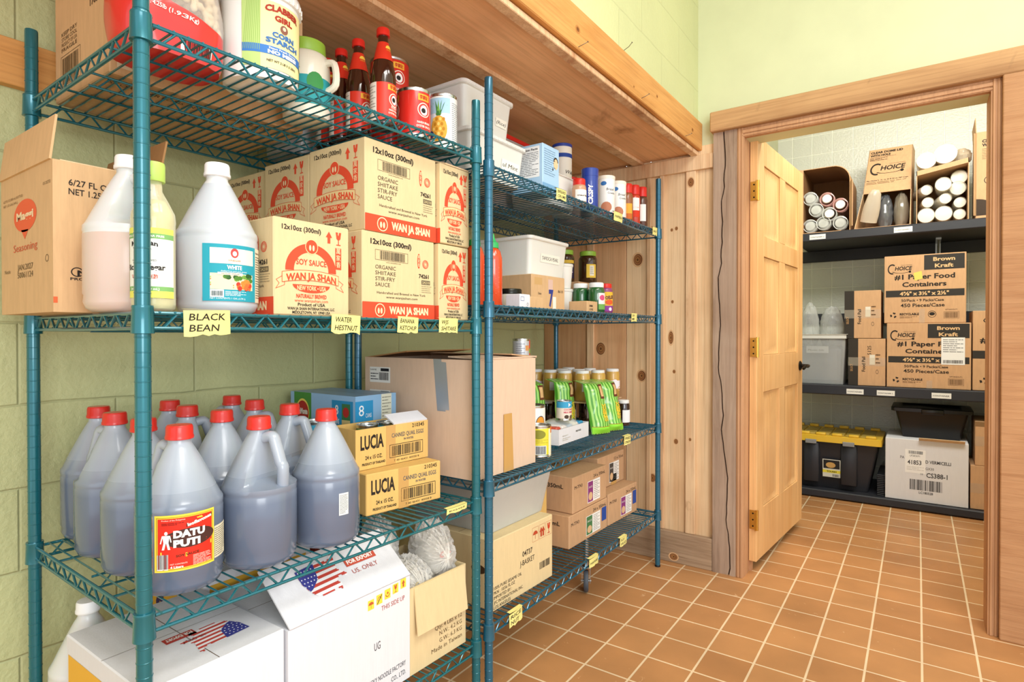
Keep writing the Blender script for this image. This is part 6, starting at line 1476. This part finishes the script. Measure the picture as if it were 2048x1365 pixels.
# ================================================================ closet behind the door
BLK = plain('shelf_black_plastic', '#2a2c33', .5, bump=.15, bscale=90)
def closet_shelf(label, z, h, rail):
    t = thing('closet_shelf', label, 'shelf', (1.75, 4.56, z-h)); mb = MB(); mb.box(-.80, 0, 0, .98, .585, h, BLK, .006); mb.build('deck', t)
    if rail: mb = MB(); mb.box(-.98, .555, -rail[1], .98, .585, -rail[0], BLK, .003); mb.build('wall_rail', t)
    return t
s0 = closet_shelf('black bottom closet shelf just above the floor tiles', .056, .050, None)
mb = MB()
for x in (-.78, .1, .96): mb.box(x-.03, .02, -.006, x+.03, .56, .0, BLK)
mb.build('foot', s0)
s1 = closet_shelf('black middle closet shelf with three white labels', .790, .068, None)
s2 = closet_shelf('black top closet shelf with steel bracket', 1.846, .060, (.0, .085))
mb = MB(); mb.box(-.90, .560, .495, .98, .588, .575, BLK, .003); r_ = mb.build('wall_rail', s1)
mb = MB(); STL = plain('galvanised', '#b9bdbc', .35, metal=.9); mb.box(.02, .30, -.012, .05, .53, 0, STL); mb.box(.02, .53, -.11, .05, .553, -.0, STL); mb.tube([(.035, .32, -.012), (.035, .545, -.10)], .006, STL, 8)
for q in range(3): mb.tube([(.035, .527, -.03-.03*q), (.035, .531, -.03-.03*q)], .006, BLK, 10)
mb.build('bracket', s2)
for s, xs in ((s2, (-.70, -.205)), (s1, (-.47, -.295, .0))):
    for x in xs:
        mb = MB(); cv = Cv(mb, lambda u, v, o: (x+u, -.0+(-o), .012+v), .09, .03); cv.rect(0, 0, .10, .034, '#e6e6e2', 0); cv.text('CONTAINER LID'[:9+int(abs(x)*10) % 4], .006, .012, .008, '#4a4a4a', w=.085, bold=.02); mb.build('label', s)
# ribs of the lower deck show between the tote and the white carton
ST = plain('rib_black', '#22242a', .4)
t = thing('crate_stack', 'stack of ribbed black crate lids between tote and white carton', 'crates', (1.455, 4.62, .057))
for i in range(12):
    mb = MB(); mb.box(0, 0, .012*i, .043, .35, .012*i+.008, ST, .002); mb.build('crate_lid', t)
# ---- top shelf
Tz, Mz, Bz = 1.8475, .7915, .0575
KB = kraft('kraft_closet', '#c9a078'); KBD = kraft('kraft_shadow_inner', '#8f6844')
CUP = clearmat('cup_clear', '#e6e9e6', .34, .08); CUPP = clearmat('cup_pink', '#e6b3ac', .4, .1); CUPW = plain('cup_paper_white', '#ecebe4', .45, sss=.1)
t = thing('cup_carton', 'open carton lying on its side full of clear cup sleeves', 'carton', (1.000, 4.60, Tz)); mb = MB(); W, D, H = .292, .46, .455
n = 8; prof = [(0, 0), (W, 0)]+[(W, H-.10)]+[(W-.10+.10*math.cos(PI/2*i/n), H-.10+.10*math.sin(PI/2*i/n)) for i in range(1, n+1)]+[(0, H+.0)]
def shell(pts, y0, y1, th, mat_o, mat_i):
    m = len(pts); cx, cz = W/2, H/2; inn = [(x+(cx-x)*th/abs(cx-x+1e-9)*.98 if abs(cx-x) > 1e-3 else x, z+(cz-z)*th/(abs(cz-z)+1e-9)) for x, z in pts]
    v = [(x, y0, z) for x, z in pts]+[(x, y1, z) for x, z in pts]+[(x, y0, z) for x, z in inn]+[(x, y1-.004, z) for x, z in inn]
    f1 = [(k, (k+1) % m, m+(k+1) % m, m+k) for k in range(m)]+[tuple(range(2*m-1, m-1, -1))]
    mb.add(v, f1+[(k, 2*m+k, 2*m+(k+1) % m, (k+1) % m) for k in range(m)], mat_o)
    mb.add(v, [(2*m+k, 3*m+k, 3*m+(k+1) % m, 2*m+(k+1) % m) for k in range(m)]+[tuple(range(3*m, 4*m))], mat_i)
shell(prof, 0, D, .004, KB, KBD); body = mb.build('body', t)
flap(t, 'flap', (.0, 0, .001), (.245, 0, .001), (0, -1, .0), .035, KB); flap(t, 'flap', (0, 0, .25), (0, 0, H), (-.55, -.5, .0), .10, KB); flap(t, 'flap', (W, 0, .02), (W, 0, H-.12), (.12, -.9, 0), .05, KB, bend=.01)
cups = {}
for i, (x, z, m_) in enumerate(((1.082, .168-.0, 0), (1.128, .07, 0), (1.232, .062, 0), (1.045, .252, 0), (1.232, .185, 1), (1.165, .130, 2), (1.045, .058, 0), (1.150, .235, 1))):
    mt = (CUP, CUPP, CUP)[m_]
    if m_ not in cups:
        cup = thing('cup_sleeve', 'x', 'cups', (x, 4.615, Tz+z), 0, 'clear cup sleeves in the open carton'); mb = MB(); Mx = Matrix.Rotation(-PI/2, 4, 'X')
        for k in range(6): mb.lathe([(.042+.0, .012*k), (.046, .012*k+.001), (.046, .012*k+.004), (.043, .012*k+.005)], mt, 26, M=Mx, caps=False)
        mb.lathe([(.044, .06), (.034, .40)], mt, 26, M=Mx, caps=False); mb.lathe([(.030, .006), (.031, .004)], mt, 24, M=Mx, caps=True); mb.build('cups', cup, ang=60)
        mb = MB()
        if m_ == 0: mb.lathe([(.020, .030), (.036, .031)], clearmat('cup_base', '#f4f6f2', .45, .05), 20, M=Mx)
        else: mb.lathe([(.005, -.006), (.027, -.006), (.030, -.002), (.030, .004)], CUPW, 24, M=Mx)
        mb.build('cup_base', cup); c_ = cups[m_] = cup
    else: c_ = dup(cups[m_], (x, 4.615, Tz+z))
    c_['label'] = ['clear cup sleeve in the middle left of the open carton', 'clear cup sleeve in the bottom row, centre', 'clear cup sleeve at the bottom right corner', 'clear cup sleeve highest at the left edge', 'pink-tinted cup sleeve with white end on the right', 'small clear cup with white end between the bottom sleeves', 'clear cup sleeve at the bottom left corner', 'pink-tinted cup sleeve at the top of the pile'][i]
# dome-lid carton, torn open below
t = thing('dome_lid_carton', 'leaning carton printed CLEAR DOME LID with a torn open front', 'carton', (1.318, 4.585, Tz)); mb = MB()
x0a, x1a = 0, .315; yb = .30
def P(x, y, z): return (x, y, z)
xl, xr = .070, .322
base = [(0, 0, 0), (x1a, 0, 0), (x1a+.01, yb, 0), (.03, yb, 0)]
mid = [(.045, .075, .245), (.318, .075, .245)]
top = [(xl, .26, .585), (xr, .26, .585), (xr+.01, .40, .575), (xl+.02, .40, .575)]
th = .004
mb.add([base[0], base[1], base[2], base[3], (0, 0, .004), (x1a, 0, .004), (x1a+.01, yb, .004), (.03, yb, .004)], [(0, 3, 2, 1), (4, 5, 6, 7), (0, 1, 5, 4), (1, 2, 6, 5), (2, 3, 7, 6), (3, 0, 4, 7)], KB)
mb.add([mid[0], mid[1], top[1], top[0], (.045, .081, .243), (.318, .081, .243), (xr, .266, .583), (xl, .266, .583)], [(0, 1, 2, 3), (7, 6, 5, 4), (0, 4, 5, 1), (2, 6, 7, 3)], KB)
mb.add([top[0], top[1], top[2], top[3], (xl, .26, .580), (xr, .26, .580), (xr+.01, .40, .570), (xl+.02, .40, .570)], [(0, 1, 2, 3), (7, 6, 5, 4), (2, 6, 7, 3)], KB)
for (a, m_, tp, tb, b2, s) in ((base[0], mid[0], top[0], top[3], base[3], -1), (base[1], mid[1], top[1], top[2], base[2], 1)):
    q = [a, m_, tp, tb, b2]; q2 = [(x-s*th, y, z) for x, y, z in q]
    o_ = [tuple(range(5)), tuple(range(9, 4, -1))] if s < 0 else [tuple(range(4, -1, -1)), tuple(range(5, 10))]
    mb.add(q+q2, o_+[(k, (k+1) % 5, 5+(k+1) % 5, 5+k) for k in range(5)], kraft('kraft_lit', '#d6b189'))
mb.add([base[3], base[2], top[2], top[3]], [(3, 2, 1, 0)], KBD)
def front(u, v, o):
    k = v/.39; xa = .045+(xl-.045)*k; xb = .318+(xr-.318)*k; yy = .075+.185*k; zz = .245+.340*k
    return (xa+(xb-xa)*u/.27, yy-.878*o, zz+.478*o)
cv = Cv(mb, front, .27, .39)
def choice(cv, x, y, w):
    h = w*.2
    cv.ell(x+w*.18, y+h*1.25, w*.17, h*1.15, INK, 1, 26, .74, .9, 5.0); cv.text('HOICE', x+w*.28, y+h*.95, h*.85, INK, w=w*.62, bold=.03, slant=.15, lay=1); 
    cv.ell(x+w*.52, y+h*.78, w*.36, h*.50, INK, 1, 22, .86, PI+.3, 2*PI-.1); cv.ell(x+w*.84, y+h*.55, w*.045, h*.26, INK, 1, 14); cv.text('BRAND PAPER PRODUCTS'[:0]+'TAKE-OUT PACKAGING', x+w*.5, y+h*2.0, h*.14, INK, w=w*.42, lay=1)
cv.text('CLEAR DOME LID', .012, .352, .018, INK, w=.20, bold=.05); cv.text('WITH HOLE', .012, .325, .018, INK, w=.125, bold=.05); cv.rect(.012, .316, .17, .318, INK, 0); cv.lines(.012, .285, .12, .312, 3, INK, .4); choice(cv, .02, .15, .23)
cv.text('Fits Choice 9, 12, 16, 20 & 24 oz. PET Cups', .01, .105, .009, INK, w=.24, bold=.03); cv.lines(.01, .075, .24, .098, 2, '#5a4028', .3)
body = mb.build('body', t)
def lump(name, label, cat, loc, rad, mat, seed, amp=.14, group=None, freq=3):
    m_ = MB(); blob(m_, (0, 0, rad[2]*.8), rad, mat, amp, seed, 28, 18, freq=freq); return tag(m_.build(name, None, loc), label, cat, group)
mb = MB(); mb.lathe([(.050, 0), (.052, .05), (.050, .10), (.036, .19), (.02, .215)], clearmat('lid_stack_clear', '#e9dcc8', .42, .08), 26, M=Matrix.Translation((1.395, 4.655, Tz+.052)) @ Matrix.Rotation(.25, 4, 'X') @ Matrix.Rotation(.22, 4, 'Y'))
tag(mb.build('lid_sleeve'), 'shiny clear sleeve of lids poking from the left of the dome lid carton', 'lids', 'plastic sleeves in the dome lid carton')
lump('lid_sleeve', 'grey sleeve of dark lids in the middle of the dome lid carton', 'lids', (1.488, 4.72, Tz+.006), (.044, .06, .125), plain('bag_dark_grey', '#5a5c60', .2, coat=.6, var=.2), 5, .2, 'plastic sleeves in the dome lid carton')
lump('lid_sleeve', 'smoky sleeve with barcode at the right of the dome lid carton', 'lids', (1.580, 4.72, Tz+.006), (.044, .06, .128), plain('bag_smoke', '#7d7466', .2, coat=.6, var=.2), 8, .12, 'plastic sleeves in the dome lid carton')
m_ = MB(); m_.box(1.668, 4.78, Tz, 1.674, 4.9, Tz+.30, K_dark) if False else None
# sleeve carton
t = thing('cup_carton', 'open-front carton packed with white cup sleeves, two more on top', 'carton', (1.664, 4.60, Tz)); mb = MB(); W, H, D = .268, .385, .36
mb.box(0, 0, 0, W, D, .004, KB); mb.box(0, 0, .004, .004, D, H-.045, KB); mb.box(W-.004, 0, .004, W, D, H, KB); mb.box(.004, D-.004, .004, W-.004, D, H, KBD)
mb.add([(0, 0, H-.045), (W, 0, H), (W, D, H), (0, D, H-.045), (0, 0, H-.075), (W, 0, H-.03), (W, D, H-.03), (0, D, H-.075)], [(0, 1, 2, 3), (7, 6, 5, 4), (0, 4, 5, 1), (2, 6, 7, 3), (1, 5, 6, 2), (3, 7, 4, 0)], KB)
mb.build('body', t)
rr = random.Random(11); cupw = None; LAB = ['bottom left', 'bottom centre', 'right side low', 'left middle', 'centre', 'right side middle', 'upper left', 'upper centre with clear round lid', 'upper right', 'right edge']
for i, (x, z, r, tl, ya) in enumerate(((.052, .052, .043, .0, 0), (.142, .055, .046, .05, 0), (.225, .050, .030, 0, .06), (.060, .140, .038, .2, .03), (.150, .148, .042, .35, 0), (.226, .125, .030, .1, .06), (.052, .225, .040, .5, .05), (.140, .240, .040, 0, .0), (.215, .215, .034, .3, .05), (.222, .285, .026, 0, .06))):
    if i in (0, 2, 7):
        cupw = thing('cup_sleeve', 'x', 'cups', (0, 0, 0), 0, 'white cup sleeves in the open-front carton'); mb = MB(); Mx = Matrix.Rotation(-PI/2, 4, 'X')
        rb = (.043, 0, .030, 0, 0, 0, 0, .040)[i]
        for k in range(5): mb.lathe([(rb, .010*k), (rb*1.05, .010*k+.001), (rb*1.05, .010*k+.006), (rb*.98, .010*k+.008)], CUPW, 24, M=Mx, caps=(k == 0))
        mb.lathe([(rb*.97, .05), (rb*.85, .20)], CUPW, 24, M=Mx); mb.build('cups', cupw, ang=60); mb = MB(); mb.lathe([(rb*1.10, -.012), (rb*1.14, .06), (rb*1.05, .19)], clearmat('sleeve_film', '#efe6d2', .14, .1), 22, M=Mx); mb.build('film', cupw, ang=60); c_ = cupw; base_i = i
    else: c_ = dup(cupw, (0, 0, 0))
    c_.location = (1.664+x, 4.625+ya, Tz+z+.002); c_.rotation_euler = (0, 0, tl*.6); c_['label'] = 'wrapped white cup sleeve in the open-front carton, ' + LAB[i]
for i, (x, r, lb) in enumerate(((.052, .050, 'wrapped sleeve of large white cups on top of the carton, left'), (.150, .058, 'wrapped sleeve of large white cups on top of the carton, right'))):
    c_ = thing('cup_sleeve', lb, 'cups', (1.664+x, 4.62, Tz+H-.044+x*.17+r*1.14), 0, 'sleeves of white cups lying on the carton'); mb = MB(); Mx = Matrix.Rotation(-PI/2, 4, 'X')
    for k in range(5): mb.lathe([(r, .010*k), (r*1.05, .010*k+.001), (r*1.05, .010*k+.006), (r*.98, .010*k+.008)], CUPW, 26, M=Mx, caps=(k == 0))
    mb.lathe([(r*.95, .05), (r*.8, .28)], CUPW, 26, M=Mx); mb.build('cups', c_, ang=60); mb = MB(); mb.lathe([(r*1.08, -.010), (r*1.10, .06), (r*1.0, .30)], clearmat('sleeve_film', '#efe6d2', .14, .1), 22, M=Mx); mb.build('film', c_, ang=60)
lump('cup_sleeve', 'small crumpled clear bag behind the two top cup sleeves', 'bag', (1.905, 4.76, Tz+H+.002), (.045, .07, .050), clearmat('film_brownish', '#d9c4a4', .4, .1), 3, .2)
# right-hand tall carton
def tall_s(cv):
    W, H = cv.w, cv.h; cv.text('CLEAR DOME LID', .030, H*.875, .018, INK, w=.20, bold=.05); cv.text('WITH HOLE', .030, H*.83, .018, INK, w=.125, bold=.05); cv.lines(.030, H*.68, .20, H*.81, 7, '#5a4028', .2); cv.ell(.10, H*.44, .06, .035, INK, 0, 24, .93)
    cv.rect(0, H*.04, .09, H*.12, '#3a2c20', 0); cv.ell(.0, H*.12, .09, .06, '#3a2c20', 0, 16, 0, 0, PI/2)
o = carton('dome_lid_carton', 'tall carton printed CLEAR DOME LID at the right edge of the doorway', 'carton', (1.965, 4.62, Tz), (.33, .30, .535), KB, {'s': tall_s}, 0, None)
flap(o, 'flap', (0, 0, .02), (0, 0, .53), (-.35, -.55, 0), .02, KB); flap(o, 'flap', (0, 0, .535), (0, .30, .535), (-.05, 0, 1), .09, KB)
# ---- middle shelf
t = bin_('storage_bin', 'clear storage bin with papers and bags behind the door edge', 'bin', (.905, 4.60, Mz), .365, .40, .345, taper=.018, mat=clearmat('bin_clear_grey', '#d6dadb', .30, .12), lid=None)
mb = MB(); mb.box(.03, .04, .006, .33, .36, .26, plain('bag_contents_grey', '#9a9c9e', .5, var=.15), .02); mb.build('contents', t); mb = MB(); tubmesh(mb, -.008, .373, -.008, .408, .03, 0, BINL); q = mb.build('rim', t); q.location = (0, 0, .317)
mb = MB(); cv = Cv(mb, lambda u, v, o: (.12+u, .012-.018*v-o-.012*0, .215+v), .14, .05); cv.rect(0, 0, .14, .048, '#eceae4', 0); cv.text('Plastic lids', .01, .014, .014, INK, w=.10, slant=.2); mb.build('label', t)
lump('plastic_bag', 'clear plastic bag sticking up from the storage bin, left', 'bag', (1.035, 4.70, Mz+.262), (.055, .07, .165), clearmat('bag_clear_grey', '#d9dcda', .28, .1), 2, .16)
lump('plastic_bag', 'grey-green clear plastic bag piled at the right of the storage bin', 'bag', (1.168, 4.76, Mz+.262), (.072, .09, .150), clearmat('bag_clear_grey', '#d9dcda', .28, .1), 7, .2)
def pail_s(ang=0):
    def f(cv):
        W, H = cv.w, cv.h; cv.rect(0, 0, W*.27, H, '#35302a', 0); cv.text('SELECT', W*.12, H*.3, .014, '#c99c68', w=.05, ang=PI/2, lay=1); cv.text('Food Pail', W*.46, H*.30, .020, INK, w=.10, ang=PI/2, bold=.02); cv.ell(W*.78, H*.30, .008, .014, INK, 0, 12, .8); cv.rect(W*.58, H*.45, W*.72, H*.66, '#ddd8ca', 0); cv.lines(W*.74, H*.45, W*.86, H*.7, 3, '#5a4028', .3); cv.rect(0, H*.42, W, H*.60, TAPEC, .5)
    return f
carton('food_pail_carton', 'lower food pail carton with black stripe, tape and handwriting', 'carton', (1.286, 4.60, Mz), (.215, .30, .316), KB, {'s': lambda cv: (pail_s()(cv), cv.text('5125', cv.w*.62, cv.h*.66, .022, INK, w=.06, ang=PI/2))}, .01, 'food pail cartons')
carton('food_pail_carton', 'upper food pail carton with black stripe, tilted a little', 'carton', (1.262, 4.60, Mz+.319), (.212, .30, .322), KB, {'s': pail_s()}, .01, 'food pail cartons')
def paper_s(lbl):
    def f(cv):
        W, H = cv.w, cv.h; choice(cv, W*.04, H*.72, W*.34)
        cv.rect(W*.50, H*.77, W*.98, H*.985, '#33302d', 0); cv.text('Brown', W*.74, H*.895, H*.055, '#d9b384', w=W*.26, al='c', bold=.03, lay=1); cv.text('Kraft', W*.74, H*.80, H*.055, '#d9b384', w=W*.22, al='c', bold=.03, lay=1)
        cv.text('#1 Paper Food', W*.50, H*.645, H*.072, INK, w=W*.74, al='c', bold=.03); cv.text('Containers', W*.50, H*.535, H*.068, INK, w=W*.54, al='c', bold=.03)
        cv.rect(W*.02, H*.385, W*.98, H*.485, '#33302d', 0); cv.text('4⅜" x 3½" x 2½"', W*.50, H*.408, H*.052, '#d9b384', w=W*.60, al='c', bold=.04, lay=1)
        cv.text('50/Pack • 9 Packs/Case', W*.48, H*.315, H*.038, INK, w=W*.52, al='c', bold=.02); cv.text('450 Pieces/Case', W*.48, H*.235, H*.052, INK, w=W*.54, al='c', bold=.02)
        recycle_ic(cv, W*.12, H*.115, .020, INK, 0); cv.text('RECYCLABLE', W*.20, H*.115, H*.032, INK, w=W*.24, bold=.04); cv.lines(W*.20, H*.07, W*.42, H*.10, 2, '#5a4028', .35)
        cv.frame(W*.74, H*.06, W*.92, H*.16, .0012, INK, 0); cv.barcode(W*.75, H*.07, W*.91, H*.15, '#5a4028', 0, 4, 20); cv.text('KPTAKEOUT1', W*.76, H*.18, H*.018, INK, w=W*.14)
        if lbl == 0: cv.ell(W*.60, H*.125, .022, .022, INK, 0, 18, .86); cv.ell(W*.60, H*.13, .015, .011, INK, 0, 14); cv.poly([(W*.385, H*.62), (W*.485, H*.645), (W*.47, H*.76), (W*.37, H*.735)], '#e0c862', 3)
        else:
            cv.rect(W*.66, H*.37, W*.93, H*.78, '#e8e9e8', 3); cv.lines(W*.68, H*.55, W*.91, H*.76, 7, '#5a5c60', .3, 4); cv.barcode(W*.68, H*.39, W*.91, H*.44, INK, 4, 3, 30)
    return f
carton('paper_container_carton', 'lower brown carton of paper food containers with a white shipping label', 'carton', (1.508, 4.59, Mz), (.440, .40, .418), KB, {'s': paper_s(1)}, .0, 'cartons of paper food containers', tape=[('s', .215, .0, .245, .05, TAPEC)])
carton('paper_container_carton', 'upper brown carton of paper food containers with a small yellow note', 'carton', (1.492, 4.60, Mz+.4195), (.430, .39, .440), KB, {'s': paper_s(0)}, .0, 'cartons of paper food containers', tape=[('s', .19, .0, .22, .09, TAPEC)])
carton('paper_container_carton', 'third brown carton of paper food containers, cut off by the door frame', 'carton', (1.955, 4.60, Mz), (.430, .40, .490), KB, {'s': lambda cv: (cv.text('#1 Paper Food', .035, cv.h*.60, .033, INK, w=.36, bold=.03), cv.rect(.0, cv.h*.40, cv.w, cv.h*.50, '#33302d', 0), recycle_ic(cv, .055, cv.h*.12, .022, INK, 0), cv.text('CHOICE', .05, cv.h*.85, .03, INK, w=.2))}, .0, 'cartons of paper food containers')
# ---- bottom shelf
TB = plain('tote_black', '#2c2e35', .4, bump=.05); TY = plain('tote_yellow', '#e2b93a', .4)
t = thing('storage_tote', 'black tote with ribbed yellow lid behind the door', 'tote', (.862, 4.60, Bz)); mb = MB(); tubmesh(mb, 0, .600, 0, .42, .330, .060, TB, rim=.012); 
for x in (.20, .43): mb.box(x-.05, -.006, .04, x+.05, .02, .325, TB, .008, M=Matrix.Rotation(0, 4, 'X'))
mb.build('body', t, ang=50)
mb = MB(); lidmesh(mb, 0, .600, 0, .42, .331, TY, h=.045, e=.022, inset=.03)
for i in range(6):
    for j in range(4): mb.box(.045+.09*i, .05+.085*j, .370, .125+.09*i, .125+.085*j, .379, plain('tote_yellow_dull', '#b89c48', .5), .003)
for i in range(6): mb.box(.03+.10*i, -.018, .376, .09+.10*i, .012, .394, TY, .003); mb.box(.03+.10*i, .408, .376, .09+.10*i, .438, .394, TY, .003)
mb.build('lid', t, ang=50)
for x in (.20, .43): mb = MB(); mb.box(x-.035, -.034, .315, x+.035, -.024, .345, plain('latch_grey', '#8a8c8e', .4), .003); mb.build('latch', t)
mb = MB(); cv = Cv(mb, lambda u, v, o: (.27+u, .034-.09*v-.0095-o-.012, .085+v), .11, .13); cv.rect(0, 0, .11, .125, '#d8d8cc', 0); cv.rect(.005, .06, .105, .12, '#2a2a2a', 1); cv.ell(.05, .085, .03, .02, '#c9a060', 2, 16); cv.rect(.0, .03, .11, .05, '#e6d84a', 1); cv.text('TOUGH', .055, .035, .010, INK, w=.06, al='c', bold=.04, lay=2); cv.barcode(.06, .004, .10, .022, INK, 1, 3, 14); mb.build('label', t)
def verm(cv):
    W, H = cv.w, cv.h; cv.text('PARD OLD D VERMICELLI'[:0]+'PA', W*.19, H*.68, .018, '#4c4c50', w=.022); cv.text('D VERMICELLI', W*.50, H*.635, .020, '#4c4c50', w=W*.30, bold=.02)
    cv.rect(W*.25, H*.46, W*.50, H*.84, '#f2f2f2', 0); cv.barcode(W*.29, H*.77, W*.47, H*.82, '#5a5c60', 1, 3, 24); cv.text('LP283691', W*.31, H*.725, .012, '#5a5c60', w=W*.12); cv.text('41853', W*.28, H*.60, .028, '#4c4c50', w=W*.17, bold=.02); cv.lines(W*.27, H*.50, W*.48, H*.57, 3, '#aaaaaa', .2)
    cv.text('GX30', W*.50, H*.53, .016, '#4c4c50', w=W*.10); cv.text('CS388-1', W*.51, H*.41, .030, '#4c4c50', w=W*.25, bold=.02); cv.text('10', W*.44, H*.44, .012, '#4c4c50', w=W*.03)
    cv.barcode(W*.31, H*.19, W*.70, H*.36, '#3a3a3e', 0, 9, 30); cv.text('LC180528', W*.42, H*.135, .015, '#4c4c50', w=W*.17, bold=.02)
v_ = carton('vermicelli_carton', 'white vermicelli carton with stuck-on barcode label', 'carton', (1.503, 4.59, Bz), (.436, .40, .398), K_white, {'s': verm}, .0, None)
flap(v_, 'flap', (.18, -.001, .399), (.42, -.001, .399), (0, -.25, .35), .03, K_edge, bend=.01)
t = thing('storage_bin', 'black plastic bin with shut lid on the white vermicelli carton', 'bin', (1.556, 4.655, Bz+.3995)); mb = MB(); BB = plain('bin_black', '#17181a', .3); tubmesh(mb, 0, .385, 0, .32, .175, .040, BB, rim=.014); mb.build('body', t, ang=50)
mb = MB(); lidmesh(mb, 0, .385, 0, .32, .176, BB, h=.022, e=.024, inset=.03); mb.box(.14, -.034, .162, .26, -.016, .196, BB, .005); mb.build('lid', t, ang=50)
carton('parcel_carton', 'lower taped brown parcel beside the white vermicelli carton', 'carton', (1.948, 4.60, Bz), (.34, .36, .270), KB, {'s': lambda cv: cv.rect(0, .10, cv.w, .16, TAPEC, .5)}, 0, 'taped brown parcels')
carton('parcel_carton', 'upper taped brown parcel beside the black bin', 'carton', (1.970, 4.60, Bz+.2715), (.34, .36, .270), KB, {'s': lambda cv: (cv.rect(0, .12, cv.w, .18, TAPEC, .5), cv.rect(0, .24, cv.w, .27, '#8a6a48', 0))}, 0, 'taped brown parcels')
bpy.data.scenes.remove(TS)
